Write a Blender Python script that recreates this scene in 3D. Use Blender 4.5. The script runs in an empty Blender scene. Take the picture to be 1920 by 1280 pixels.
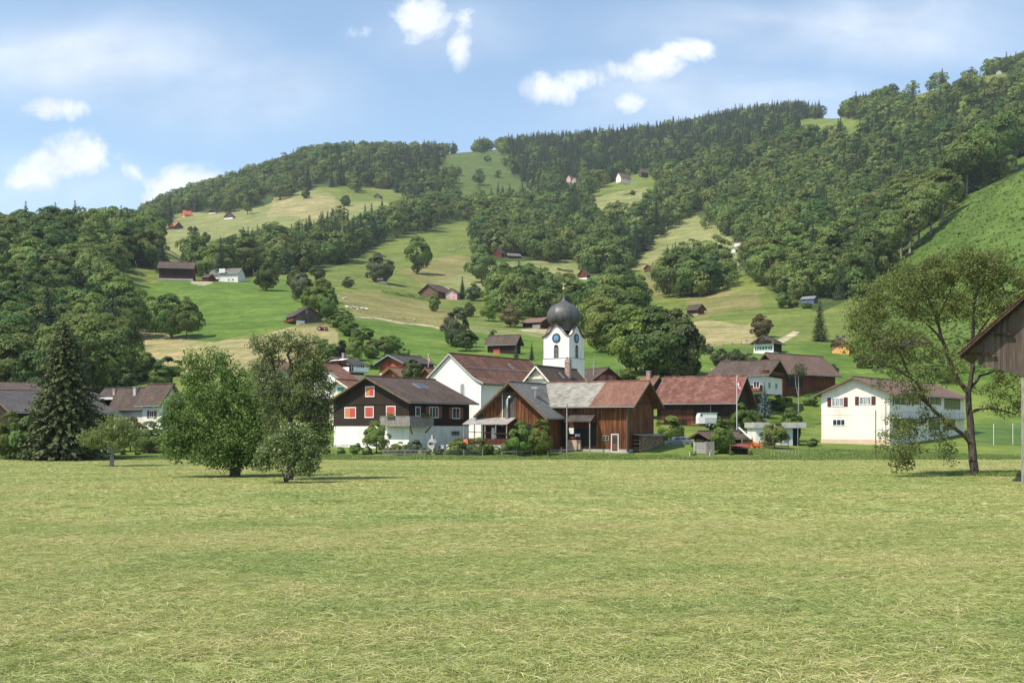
import bpy, math, random
import numpy as np
from mathutils import Vector, Matrix

# ------------------------------------------------------------------ camera model
F = 2050.0; H = 4.2; CX = 960.0; HY = 800.0      # focal length and horizon of the 1920 px photograph, eye height (m)
R = math.radians
rng0 = np.random.default_rng(7); random.seed(7)
scn = bpy.context.scene
COL = scn.collection
SUN_EL, SUN_DIR = R(55), Vector((-0.84, -0.54, 0)).normalized()
SUN = Vector((SUN_DIR.x*math.cos(SUN_EL), SUN_DIR.y*math.cos(SUN_EL), math.sin(SUN_EL)))

def at(x, y, Y): return Vector(((x-CX)/F*Y, Y, H+(HY-y)/F*Y))

def tag(o, label=None, cat=None, group=None, kind=None):
    if label: o['label'] = label
    if cat: o['category'] = cat
    if group: o['group'] = group
    if kind: o['kind'] = kind
    return o
def empty(name, loc, rz=0):
    o = bpy.data.objects.new(name, None); COL.objects.link(o)
    o.location = loc; o.rotation_euler = (0, 0, rz); o.empty_display_size = .2
    return o
def thing(name, loc, rz, label, cat, group=None):
    return tag(empty(name, loc, rz), label, cat, group)

# ------------------------------------------------------------------ materials
def nodes(m):
    m.use_nodes = True
    nt = m.node_tree; nt.nodes.clear(); return nt
def N(nt, t, **kw):
    n = nt.nodes.new(t)
    for k, v in kw.items():
        if k.startswith('i_'):
            key = k[2:]; key = int(key) if key.isdigit() else key.replace('_', ' ')
            n.inputs[key].default_value = v
        else: setattr(n, k, v)
    return n
def L(nt, a, b): nt.links.new(a, b)
def c4(c): return (c[0], c[1], c[2], 1)
def ramp(nt, fac, stops):
    r = N(nt, 'ShaderNodeValToRGB'); e = r.color_ramp.elements
    while len(e) < len(stops): e.new(.5)
    for k, (p, c) in enumerate(stops): e[k].position = p; e[k].color = c4(c)
    L(nt, fac, r.inputs[0]); return r.outputs[0]
MATS = {}
def mat(name, c1, c2=None, scale=(1, 1, 1), ns=1.0, detail=4, rough=.75, bump=0, spec=.3, metal=0, c3=None, dist=.05, lo=.35, hi=.65):
    """plain or noise-mottled surface; scale stretches object space for planks or tile rows"""
    if name in MATS: return MATS[name]
    m = bpy.data.materials.new(name); nt = nodes(m); MATS[name] = m
    p = N(nt, 'ShaderNodeBsdfPrincipled', i_Roughness=rough, i_Metallic=metal)
    p.inputs['Specular IOR Level'].default_value = spec
    o = N(nt, 'ShaderNodeOutputMaterial'); L(nt, p.outputs[0], o.inputs[0])
    if c2 is None: p.inputs[0].default_value = c4(c1)
    else:
        tc = N(nt, 'ShaderNodeTexCoord'); mp = N(nt, 'ShaderNodeMapping'); mp.inputs['Scale'].default_value = scale
        L(nt, tc.outputs['Object'], mp.inputs[0])
        n = N(nt, 'ShaderNodeTexNoise', i_Scale=ns, i_Detail=detail); L(nt, mp.outputs[0], n.inputs[0])
        st = [(lo, c1), (hi, c2)] if c3 is None else [(lo, c1), ((lo+hi)/2, c2), (hi, c3)]
        L(nt, ramp(nt, n.outputs[0], st), p.inputs[0])
        if bump:
            b = N(nt, 'ShaderNodeBump', i_Strength=bump, i_Distance=dist)
            L(nt, n.outputs[0], b.inputs['Height']); L(nt, b.outputs[0], p.inputs['Normal'])
    return m
def plankmat(name, dark, mid, light, width=.18, fade=None, rough=.8):
    """upright boards: each board its own tone, grain along the board"""
    m = bpy.data.materials.new(name); nt = nodes(m); MATS[name] = m
    p = N(nt, 'ShaderNodeBsdfPrincipled', i_Roughness=rough); p.inputs['Specular IOR Level'].default_value = .15
    o = N(nt, 'ShaderNodeOutputMaterial'); L(nt, p.outputs[0], o.inputs[0])
    tc = N(nt, 'ShaderNodeTexCoord'); s = N(nt, 'ShaderNodeSeparateXYZ'); L(nt, tc.outputs['Object'], s.inputs[0])
    a = N(nt, 'ShaderNodeMath', operation='ADD'); L(nt, s.outputs[0], a.inputs[0]); L(nt, s.outputs[1], a.inputs[1])
    d = N(nt, 'ShaderNodeMath', operation='DIVIDE', i_1=width); L(nt, a.outputs[0], d.inputs[0])
    fl = N(nt, 'ShaderNodeMath', operation='FLOOR'); L(nt, d.outputs[0], fl.inputs[0])
    wn = N(nt, 'ShaderNodeTexWhiteNoise', noise_dimensions='1D'); L(nt, fl.outputs[0], wn.inputs['W'])
    cb = N(nt, 'ShaderNodeCombineXYZ'); L(nt, d.outputs[0], cb.inputs[0])
    z = N(nt, 'ShaderNodeMath', operation='MULTIPLY', i_1=.5); L(nt, s.outputs[2], z.inputs[0]); L(nt, z.outputs[0], cb.inputs[2])
    n = N(nt, 'ShaderNodeTexNoise', i_Scale=1.2, i_Detail=5); L(nt, cb.outputs[0], n.inputs[0])
    n2 = N(nt, 'ShaderNodeTexNoise', i_Scale=.35, i_Detail=3); L(nt, tc.outputs['Object'], n2.inputs[0])
    s1 = N(nt, 'ShaderNodeMath', operation='MULTIPLY_ADD', i_1=.35); L(nt, wn.outputs[0], s1.inputs[0]); L(nt, n.outputs[0], s1.inputs[2])
    s2 = N(nt, 'ShaderNodeMath', operation='MULTIPLY_ADD', i_1=.8); L(nt, n2.outputs[0], s2.inputs[0]); L(nt, s1.outputs[0], s2.inputs[2])
    dv = N(nt, 'ShaderNodeMath', operation='DIVIDE', i_1=2.15); L(nt, s2.outputs[0], dv.inputs[0])
    L(nt, ramp(nt, dv.outputs[0], [(.3, dark), (.5, mid), (.68, light)]), p.inputs[0])
    fr = N(nt, 'ShaderNodeMath', operation='FRACT'); L(nt, d.outputs[0], fr.inputs[0])
    gt = N(nt, 'ShaderNodeMath', operation='GREATER_THAN', i_1=.1); L(nt, fr.outputs[0], gt.inputs[0])
    b = N(nt, 'ShaderNodeBump', i_Strength=.6, i_Distance=.03); L(nt, gt.outputs[0], b.inputs['Height']); L(nt, b.outputs[0], p.inputs['Normal'])
    return m
def tilemat(name, dark, mid, light, row=.33, col=.24, rough=.8, streak=.5):
    """tiled roof: rows follow the height, tone differs per tile, weathering in large patches"""
    m = bpy.data.materials.new(name); nt = nodes(m); MATS[name] = m
    p = N(nt, 'ShaderNodeBsdfPrincipled', i_Roughness=rough); p.inputs['Specular IOR Level'].default_value = .2
    o = N(nt, 'ShaderNodeOutputMaterial'); L(nt, p.outputs[0], o.inputs[0])
    tc = N(nt, 'ShaderNodeTexCoord'); s = N(nt, 'ShaderNodeSeparateXYZ'); L(nt, tc.outputs['Object'], s.inputs[0])
    r_ = N(nt, 'ShaderNodeMath', operation='DIVIDE', i_1=row*.55); L(nt, s.outputs[2], r_.inputs[0])
    f1 = N(nt, 'ShaderNodeMath', operation='FLOOR'); L(nt, r_.outputs[0], f1.inputs[0])
    q = N(nt, 'ShaderNodeMath', operation='DIVIDE', i_1=col); L(nt, s.outputs[1], q.inputs[0])
    f2 = N(nt, 'ShaderNodeMath', operation='FLOOR'); L(nt, q.outputs[0], f2.inputs[0])
    cb = N(nt, 'ShaderNodeCombineXYZ'); L(nt, f1.outputs[0], cb.inputs[0]); L(nt, f2.outputs[0], cb.inputs[1])
    wn = N(nt, 'ShaderNodeTexWhiteNoise', noise_dimensions='2D'); L(nt, cb.outputs[0], wn.inputs['Vector'])
    mp = N(nt, 'ShaderNodeMapping'); mp.inputs['Scale'].default_value = (.35, .9, .35); L(nt, tc.outputs['Object'], mp.inputs[0])
    n = N(nt, 'ShaderNodeTexNoise', i_Scale=.6, i_Detail=6); L(nt, mp.outputs[0], n.inputs[0])
    mx = N(nt, 'ShaderNodeMath', operation='MULTIPLY_ADD', i_1=.45); L(nt, wn.outputs[0], mx.inputs[0]); L(nt, n.outputs[0], mx.inputs[2])
    dv = N(nt, 'ShaderNodeMath', operation='DIVIDE', i_1=1.45); L(nt, mx.outputs[0], dv.inputs[0])
    L(nt, ramp(nt, dv.outputs[0], [(.28, dark), (.5, mid), (.75, light)]), p.inputs[0])
    fr = N(nt, 'ShaderNodeMath', operation='FRACT'); L(nt, r_.outputs[0], fr.inputs[0])
    b = N(nt, 'ShaderNodeBump', i_Strength=.7, i_Distance=.04); L(nt, fr.outputs[0], b.inputs['Height']); L(nt, b.outputs[0], p.inputs['Normal'])
    return m
def leafmat(name, c1, c2, trans=.38, isl=.55, blossom=None):
    m = bpy.data.materials.new(name); nt = nodes(m); MATS[name] = m
    oi = N(nt, 'ShaderNodeObjectInfo'); g = N(nt, 'ShaderNodeNewGeometry')
    mx = N(nt, 'ShaderNodeMix', data_type='RGBA'); mx.inputs[6].default_value = c4(c1); mx.inputs[7].default_value = c4(c2)
    L(nt, oi.outputs['Random'], mx.inputs[0])
    r2 = N(nt, 'ShaderNodeMath', operation='MULTIPLY', i_1=17.3); L(nt, oi.outputs['Random'], r2.inputs[0]); r3 = N(nt, 'ShaderNodeMath', operation='FRACT'); L(nt, r2.outputs[0], r3.inputs[0])
    h0 = N(nt, 'ShaderNodeHueSaturation'); L(nt, mx.outputs[2], h0.inputs['Color'])
    for key, src, lo_, hi_ in (('Hue', r3.outputs[0], .48, .518), ('Saturation', oi.outputs['Random'], 1.0, .92), ('Value', r3.outputs[0], .78, 1.18)):
        q_ = N(nt, 'ShaderNodeMapRange', i_3=lo_, i_4=hi_); L(nt, src, q_.inputs[0]); L(nt, q_.outputs[0], h0.inputs[key])
    mr = N(nt, 'ShaderNodeMapRange', i_3=1-isl/2, i_4=1+isl/2); L(nt, g.outputs['Random Per Island'], mr.inputs[0])
    hs = N(nt, 'ShaderNodeHueSaturation'); L(nt, h0.outputs[0], hs.inputs['Color']); L(nt, mr.outputs[0], hs.inputs['Value'])
    hue = N(nt, 'ShaderNodeMapRange', i_3=.485, i_4=.515); 
    fr = N(nt, 'ShaderNodeMath', operation='MULTIPLY', i_1=7.31); L(nt, g.outputs['Random Per Island'], fr.inputs[0])
    f2 = N(nt, 'ShaderNodeMath', operation='FRACT'); L(nt, fr.outputs[0], f2.inputs[0]); L(nt, f2.outputs[0], hue.inputs[0]); L(nt, hue.outputs[0], hs.inputs['Hue'])
    col = hs.outputs[0]
    if blossom:
        gt = N(nt, 'ShaderNodeMath', operation='LESS_THAN', i_1=blossom[1]); L(nt, f2.outputs[0], gt.inputs[0])
        m2 = N(nt, 'ShaderNodeMix', data_type='RGBA'); L(nt, gt.outputs[0], m2.inputs[0]); L(nt, col, m2.inputs[6]); m2.inputs[7].default_value = c4(blossom[0]); col = m2.outputs[2]
    d = N(nt, 'ShaderNodeBsdfPrincipled', i_Roughness=.6); d.inputs['Specular IOR Level'].default_value = .25; L(nt, col, d.inputs[0])
    t = N(nt, 'ShaderNodeBsdfTranslucent'); L(nt, col, t.inputs[0])
    ms = N(nt, 'ShaderNodeMixShader', i_0=trans); L(nt, d.outputs[0], ms.inputs[1]); L(nt, t.outputs[0], ms.inputs[2])
    o = N(nt, 'ShaderNodeOutputMaterial'); L(nt, ms.outputs[0], o.inputs[0])
    return m

plaster = mat('plaster_white', (.64, .62, .56), (.81, .79, .74), scale=(1, 1, .35), lo=.25, hi=.55, ns=.8, bump=.1, rough=.9)
cream = mat('plaster_cream', (.70, .64, .50), (.78, .72, .58), ns=.8, rough=.9)
offwhite = mat('plaster_warm', (.64, .59, .52), (.80, .755, .67), scale=(1, 1, .35), lo=.25, hi=.55, ns=.6, bump=.1, rough=.9)
pinkp = mat('plaster_pink', (.62, .36, .36), (.68, .42, .41), ns=.7, rough=.9)
orangep = mat('plaster_orange', (.72, .36, .12), (.78, .42, .16), ns=.7, rough=.9)
concrete = mat('concrete', (.36, .35, .33), (.48, .46, .43), ns=1.2, bump=.2, rough=.9)
brick = mat('brick', (.26, .16, .13), (.45, .33, .27), ns=3, bump=.3, rough=.9)
wood_dark = plankmat('wood_chalet_brown', (.030, .021, .016), (.040, .028, .021), (.052, .037, .028), .16)
wood_barn = plankmat('wood_barn_sunburnt', (.038, .016, .010), (.13, .050, .023), (.30, .122, .05), .22)
wood_black = plankmat('wood_old_dark', (.014, .010, .008), (.035, .022, .015), (.07, .04, .025), .2)
wood_grey = plankmat('wood_weathered', (.045, .036, .032), (.10, .075, .06), (.17, .14, .12), .2)
wood_red = plankmat('wood_redbrown', (.05, .018, .012), (.11, .035, .022), (.17, .06, .035), .2)
wood_orange = plankmat('wood_honey', (.14, .05, .018), (.26, .10, .032), (.36, .15, .05), .2)
timber = mat('timber', (.10, .065, .04), (.20, .14, .09), scale=(4, 4, .6), ns=2, rough=.85)
timber_grey = mat('timber_grey', (.20, .18, .16), (.34, .31, .28), scale=(4, 4, .6), ns=2, rough=.9)
roof_brown = tilemat('tiles_brown', (.060, .042, .034), (.092, .066, .053), (.13, .096, .08))
roof_dark = tilemat('tiles_dark', (.045, .038, .036), (.07, .06, .056), (.10, .085, .08))
roof_church = tilemat('tiles_church', (.082, .042, .030), (.135, .067, .047), (.21, .12, .092))
roof_red = tilemat('tiles_red', (.105, .043, .032), (.155, .068, .050), (.25, .135, .105), col=.6)
roof_rust = tilemat('tiles_rust', (.13, .062, .044), (.19, .095, .066), (.25, .135, .10))
roof_bred = tilemat('tiles_brick', (.13, .065, .045), (.19, .095, .064), (.25, .14, .10))
roof_pale = tilemat('tiles_pale_red', (.13, .080, .062), (.175, .112, .088), (.215, .145, .115))
roof_grey = tilemat('slates_grey', (.11, .105, .098), (.16, .152, .142), (.21, .20, .185), row=.3, col=.5)
roof_lichen = tilemat('slates_lichen', (.17, .165, .14), (.26, .245, .21), (.36, .33, .28), row=.3, col=.5)
roof_bright = tilemat('tiles_bright', (.40, .10, .05), (.48, .13, .07), (.55, .18, .10))
white = mat('white_paint', (.78, .78, .77), rough=.5)
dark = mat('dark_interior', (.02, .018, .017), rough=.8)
glass = mat('window_glass', (.03, .035, .04), rough=.06, spec=.7)
curtain = mat('curtained_glass', (.10, .11, .12), (.5, .5, .5), scale=(3, 3, .2), ns=2, rough=.2, spec=.6)
shut_red = mat('shutter_red', (.44, .07, .055), (.50, .09, .065), scale=(1, 1, 14), ns=2, rough=.6)
shut_orange = mat('shutter_orange', (.54, .18, .075), (.60, .22, .09), scale=(1, 1, 14), ns=2, rough=.6)
shut_brown = mat('shutter_brown', (.22, .07, .045), rough=.6)
shut_dark = mat('shutter_maroon', (.10, .025, .022), rough=.6)
shut_green = mat('shutter_green', (.02, .16, .11), rough=.6)
metal = mat('zinc', (.50, .51, .52), rough=.35, metal=.8)
steel = mat('steel_grey', (.35, .36, .37), rough=.5, metal=.4)
copper_dome = mat('dome_copper', (.055, .053, .051), (.105, .10, .097), scale=(1, 1, .25), ns=1.4, rough=.45, spec=.5)
gold = mat('gold', (.75, .50, .14), rough=.35, metal=.8)
bark = mat('bark', (.045, .035, .028), (.13, .105, .085), scale=(3, 3, .7), ns=2.5, bump=.6, rough=.95)
bark_pale = mat('bark_pale', (.20, .185, .16), (.34, .32, .28), scale=(2, 2, .6), ns=2, rough=.95)
rubber = mat('rubber', (.02, .02, .02), rough=.8)
leaf_wood = leafmat('leaf_wood', (.060, .130, .032), (.225, .285, .058))
leaf_conifer = leafmat('leaf_conifer', (.032, .072, .032), (.066, .112, .044), trans=.12)
leaf_spruce = leafmat('leaf_spruce', (.085, .118, .034), (.095, .13, .038), trans=.12)
leaf_blue = leafmat('leaf_bluespruce', (.12, .18, .17), (.15, .21, .20), trans=.1)
leaf_lush = leafmat('leaf_lush', (.125, .195, .038), (.150, .215, .045))
leaf_pear = leafmat('leaf_pear', (.150, .205, .06), (.160, .215, .066))
leaf_elder = leafmat('leaf_elder', (.155, .23, .055), (.16, .235, .058), blossom=((.62, .62, .42), .08))
leaf_walnut = leafmat('leaf_walnut', (.165, .225, .052), (.175, .235, .056), trans=.4)
leaf_orchard = leafmat('leaf_orchard', (.085, .135, .035), (.125, .165, .05))
leaf_copper = leafmat('leaf_copper', (.15, .125, .05), (.18, .15, .06))
leaf_purple = leafmat('leaf_purple', (.022, .016, .016), (.03, .02, .02))
leaf_yellow = leafmat('leaf_yellowgreen', (.175, .235, .045), (.20, .26, .06))
leaf_grey = leafmat('leaf_greygreen', (.11, .145, .065), (.14, .17, .08))

# ------------------------------------------------------------------ mesh building
class MB:
    def __init__(s): s.v = []; s.f = []; s.m = []
    def add(s, vs, fs, mi=0):
        k = len(s.v); s.v += [tuple(v) for v in vs]
        for f in fs: s.f.append(tuple(i+k for i in f)); s.m.append(mi)
        return s
    def box(s, x0, x1, y0, y1, z0, z1, mi=0):
        vs = [(x, y, z) for z in (z0, z1) for y in (y0, y1) for x in (x0, x1)]
        return s.add(vs, [(0, 2, 3, 1), (4, 5, 7, 6), (0, 1, 5, 4), (2, 6, 7, 3), (0, 4, 6, 2), (1, 3, 7, 5)], mi)
    def bar(s, a, b, w, h=None, mi=0, up=(0, 0, 1)):
        a, b = Vector(a), Vector(b); h = h or w; d = (b-a).normalized(); up = Vector(up)
        if abs(d.dot(up)) > .95: up = Vector((1, 0, 0))
        x = d.cross(up).normalized(); y = x.cross(d)
        vs = [p + x*(i*w/2) + y*(j*h/2) for p in (a, b) for i, j in ((-1, -1), (1, -1), (1, 1), (-1, 1))]
        return s.add(vs, [(0, 1, 2, 3), (7, 6, 5, 4), (0, 4, 5, 1), (1, 5, 6, 2), (2, 6, 7, 3), (3, 7, 4, 0)], mi)
    def tube(s, pts, rad, n=8, mi=0, cap=True):
        pts = [Vector(p) for p in pts]; k = len(s.v)
        if not hasattr(rad, '__len__'): rad = [rad]*len(pts)
        for i, p in enumerate(pts):
            d = (pts[min(i+1, len(pts)-1)]-pts[max(i-1, 0)]).normalized()
            up = Vector((0, 0, 1)) if abs(d.z) < .9 else Vector((1, 0, 0))
            x = d.cross(up).normalized(); y = x.cross(d)
            for j in range(n):
                t = 2*math.pi*j/n; s.v.append(tuple(p + x*(rad[i]*math.cos(t)) + y*(rad[i]*math.sin(t))))
        for i in range(len(pts)-1):
            for j in range(n):
                a = k+i*n+j; b = k+i*n+(j+1) % n; s.f.append((a, a+n, b+n, b)); s.m.append(mi)
        if cap:
            s.f.append(tuple(k+j for j in range(n))); s.m.append(mi)
            s.f.append(tuple(k+(len(pts)-1)*n+j for j in reversed(range(n)))); s.m.append(mi)
        return s
    def lathe(s, prof, n=16, mi=0, c=(0, 0, 0), ph=0):
        k = len(s.v)
        for r, z in prof:
            for j in range(n):
                t = 2*math.pi*j/n+ph; s.v.append((c[0]+r*math.cos(t), c[1]+r*math.sin(t), c[2]+z))
        for i in range(len(prof)-1):
            for j in range(n):
                a = k+i*n+j; b = k+i*n+(j+1) % n; s.f.append((a, b, b+n, a+n)); s.m.append(mi)
        return s
    def prism(s, poly, y0, y1, mi=0):
        """polygon in the xz plane (counter-clockwise seen from -y) extruded along y"""
        n = len(poly); vs = [(x, y0, z) for x, z in poly]+[(x, y1, z) for x, z in poly]
        fs = [tuple(range(n)), tuple(range(2*n-1, n-1, -1))]+[(i, i+n, (i+1) % n+n, (i+1) % n) for i in range(n)]
        return s.add(vs, fs, mi)
    def xprism(s, poly, x0, x1, mi=0):
        n = len(poly); vs = [(x0, y, z) for y, z in poly]+[(x1, y, z) for y, z in poly]
        fs = [tuple(range(n-1, -1, -1)), tuple(range(n, 2*n))]+[(i, (i+1) % n, (i+1) % n+n, i+n) for i in range(n)]
        return s.add(vs, fs, mi)
    def build(s, name, mats, parent=None, smooth=False, loc=None):
        me = bpy.data.meshes.new(name); me.from_pydata(s.v, [], s.f)
        for m in (mats if isinstance(mats, (list, tuple)) else [mats]): me.materials.append(m)
        me.polygons.foreach_set('material_index', s.m)
        if smooth: me.polygons.foreach_set('use_smooth', [True]*len(s.f))
        me.update()
        o = bpy.data.objects.new(name, me); COL.objects.link(o)
        if parent: o.parent = parent
        if loc is not None: o.location = loc
        return o
def npmesh(name, V, Q, mats, mi=None):
    """mesh from numpy vertices and quads"""
    me = bpy.data.meshes.new(name); n = len(Q)
    me.vertices.add(len(V)); me.vertices.foreach_set('co', np.ascontiguousarray(V, dtype=np.float32).ravel())
    me.loops.add(4*n); me.loops.foreach_set('vertex_index', np.ascontiguousarray(Q, dtype=np.int32).ravel())
    me.polygons.add(n); me.polygons.foreach_set('loop_start', np.arange(0, 4*n, 4, dtype=np.int32))
    try: me.polygons.foreach_set('loop_total', np.full(n, 4, dtype=np.int32))
    except Exception: pass
    for m in mats: me.materials.append(m)
    if mi is not None: me.polygons.foreach_set('material_index', np.ascontiguousarray(mi, dtype=np.int32))
    me.update(calc_edges=True); return me
def link(name, data, parent=None, loc=None):
    o = bpy.data.objects.new(name, data); COL.objects.link(o)
    if parent: o.parent = parent
    if loc is not None: o.location = loc
    return o

# ------------------------------------------------------------------ terrain
KY = np.array([135, 150, 175, 210, 260, 330, 430, 550, 700, 900, 1150, 1450, 1750, 2100, 2600, 3200], float)
LK = np.log(KY)
def low(*z): return [HY-(v-H)*F/y for v, y in zip(z, KY)]
V0 = low(-.5, .9, 1.8, 5.0); V1 = low(-.5, .9, 2.9, 6.2)
TAB = {   # ground height as seen from the eye: image row at each distance KY, per column of the view
 -1600: V0+[730, 660, 580, 520, 500, 520, 540, 560, 570, 580, 590, 600],
 -700: V0+[725, 645, 550, 480, 455, 470, 490, 510, 530, 540, 560, 580],
 -200: V0+[720, 640, 540, 465, 440, 455, 480, 500, 520, 530, 550, 570],
 0:    V0+[722, 642, 545, 480, 468, 476, 480, 495, 510, 520, 540, 560],
 160:  V0+[730, 655, 560, 490, 458, 462, 470, 480, 490, 500, 520, 540],
 300:  V0+[722, 655, 592, 522, 464, 476, 436, 405, 396, 410, 430, 450],
 400:  V0+[716, 650, 585, 528, 520, 478, 428, 385, 362, 372, 400, 430],
 500:  V0+[710, 644, 578, 532, 512, 474, 420, 370, 330, 332, 360, 400],
 600:  V0+[704, 638, 574, 536, 506, 468, 412, 355, 300, 300, 330, 370],
 700:  V0+[703, 646, 588, 548, 514, 470, 412, 360, 300, 290, 315, 350],
 800:  V0+[703, 654, 604, 568, 525, 470, 415, 366, 318, 290, 305, 340],
 900:  V0+[703, 658, 614, 574, 530, 475, 420, 366, 318, 284, 296, 330],
 1000: V0+[703, 660, 620, 575, 530, 480, 424, 366, 322, 275, 288, 320],
 1100: V0+[702, 660, 622, 578, 532, 478, 412, 352, 318, 268, 284, 320],
 1200: V1+[702, 656, 616, 574, 528, 474, 398, 334, 310, 258, 276, 315],
 1300: V1+[702, 654, 610, 566, 512, 454, 384, 318, 285, 242, 262, 300],
 1400: V1+[704, 652, 602, 546, 488, 428, 368, 296, 258, 222, 246, 290],
 1500: V0+[708, 652, 598, 536, 474, 410, 340, 258, 232, 214, 240, 280],
 1600: V0+[714, 654, 592, 528, 450, 402, 308, 216, 218, 234, 260, 300],
 1700: V0+[712, 645, 566, 490, 408, 366, 262, 186, 190, 205, 240, 280],
 1800: V0+[700, 620, 516, 420, 354, 326, 216, 156, 160, 180, 215, 260],
 1900: V0+[690, 590, 455, 330, 326, 256, 180, 134, 136, 160, 200, 240],
 2000: V0+[675, 560, 415, 285, 290, 226, 155, 118, 120, 140, 180, 220],
 2300: V0+[640, 480, 320, 180, 170, 140, 110, 95, 130, 240, 330, 420],
 3200: V0+[600, 400, 200, 60, 20, 10, 20, 100, 200, 300, 400, 480]}
CK = np.array(sorted(TAB), float); TB = np.array([TAB[int(c)] for c in CK])
def herm(x, xk, yk):
    """smooth interpolation; yk (..., nk) sampled at x (N,) -> (..., N), or yk (N, nk) row-wise when same length"""
    x = np.clip(x, xk[0], xk[-1]); i = np.clip(np.searchsorted(xk, x)-1, 0, len(xk)-2)
    h = np.diff(xk); s = np.diff(yk, axis=-1)/h
    m = np.zeros_like(yk); m[..., 0] = s[..., 0]; m[..., -1] = s[..., -1]
    a, b = s[..., :-1], s[..., 1:]; hm = 2*a*b/np.where(np.abs(a+b) < 1e-9, 1, a+b); m[..., 1:-1] = np.where(a*b > 0, hm, (a+b)/4)
    t = (x-xk[i])/h[i]
    if yk.ndim == 2 and yk.shape[0] == len(x) and yk.shape[1] == len(xk) and herm.row:
        r = np.arange(len(x)); y0, y1, m0, m1 = yk[r, i], yk[r, i+1], m[r, i], m[r, i+1]
    else: y0, y1, m0, m1 = yk[..., i], yk[..., i+1], m[..., i], m[..., i+1]
    return (2*t**3-3*t**2+1)*y0+(t**3-2*t**2+t)*h[i]*m0+(3*t**2-2*t**3)*y1+(t**3-t**2)*h[i]*m1
herm.row = False
def gpy(px, Y):
    """image row of the ground at view column px and distance Y (arrays)"""
    px = np.atleast_1d(np.asarray(px, float)); Y = np.atleast_1d(np.asarray(Y, float))
    px, Y = np.broadcast_arrays(px, Y); sh = px.shape; px = px.ravel(); Y = Y.ravel()
    herm.row = False; v = herm(np.log(np.maximum(Y, 135)), LK, TB)
    herm.row = True; out = herm(px, CK, np.ascontiguousarray(v.T)); herm.row = False
    return out.reshape(sh)
def gz(X, Y):
    X = np.asarray(X, float); Y = np.asarray(Y, float)
    Yc = np.maximum(Y, 135); py = gpy(CX+X/Yc*F, Yc)
    z = H+(HY-py)/F*Yc
    return np.where(Y < 150, np.maximum(np.where(Y < 135, 0, z), 0), z)
def hz(X, Y): return float(gz(np.array([X]), np.array([Y]))[0])
LY = np.linspace(math.log(136), math.log(3000), 700); LYe = np.exp(LY)
def ground(px, py):
    """where the sight line through a photo pixel meets the ground"""
    if py > 862: 
        Y = H*F/(py-HY); return Vector(((px-CX)/F*Y, Y, 0))
    g = gpy(np.full(700, float(px)), LYe); k = np.argmax(g <= py)
    if g[k] > py: k = int(np.argmin(g)); Y = LYe[k]
    elif k == 0: Y = LYe[0]
    else: t = (g[k-1]-py)/max(g[k-1]-g[k], 1e-6); Y = LYe[k-1]+t*(LYe[k]-LYe[k-1])
    X = (px-CX)/F*Y; return Vector((X, Y, hz(X, Y)))

def inpoly(x, y, poly):
    x = np.asarray(x); y = np.asarray(y); c = np.zeros(x.shape, bool); n = len(poly)
    for i in range(n):
        x0, y0 = poly[i]; x1, y1 = poly[(i+1) % n]
        k = ((y0 > y) != (y1 > y)); 
        with np.errstate(divide='ignore', invalid='ignore'): xi = (x1-x0)*(y-y0)/((y1-y0) if y1 != y0 else 1e-9)+x0
        c ^= k & (x < xi)
    return c
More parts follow.
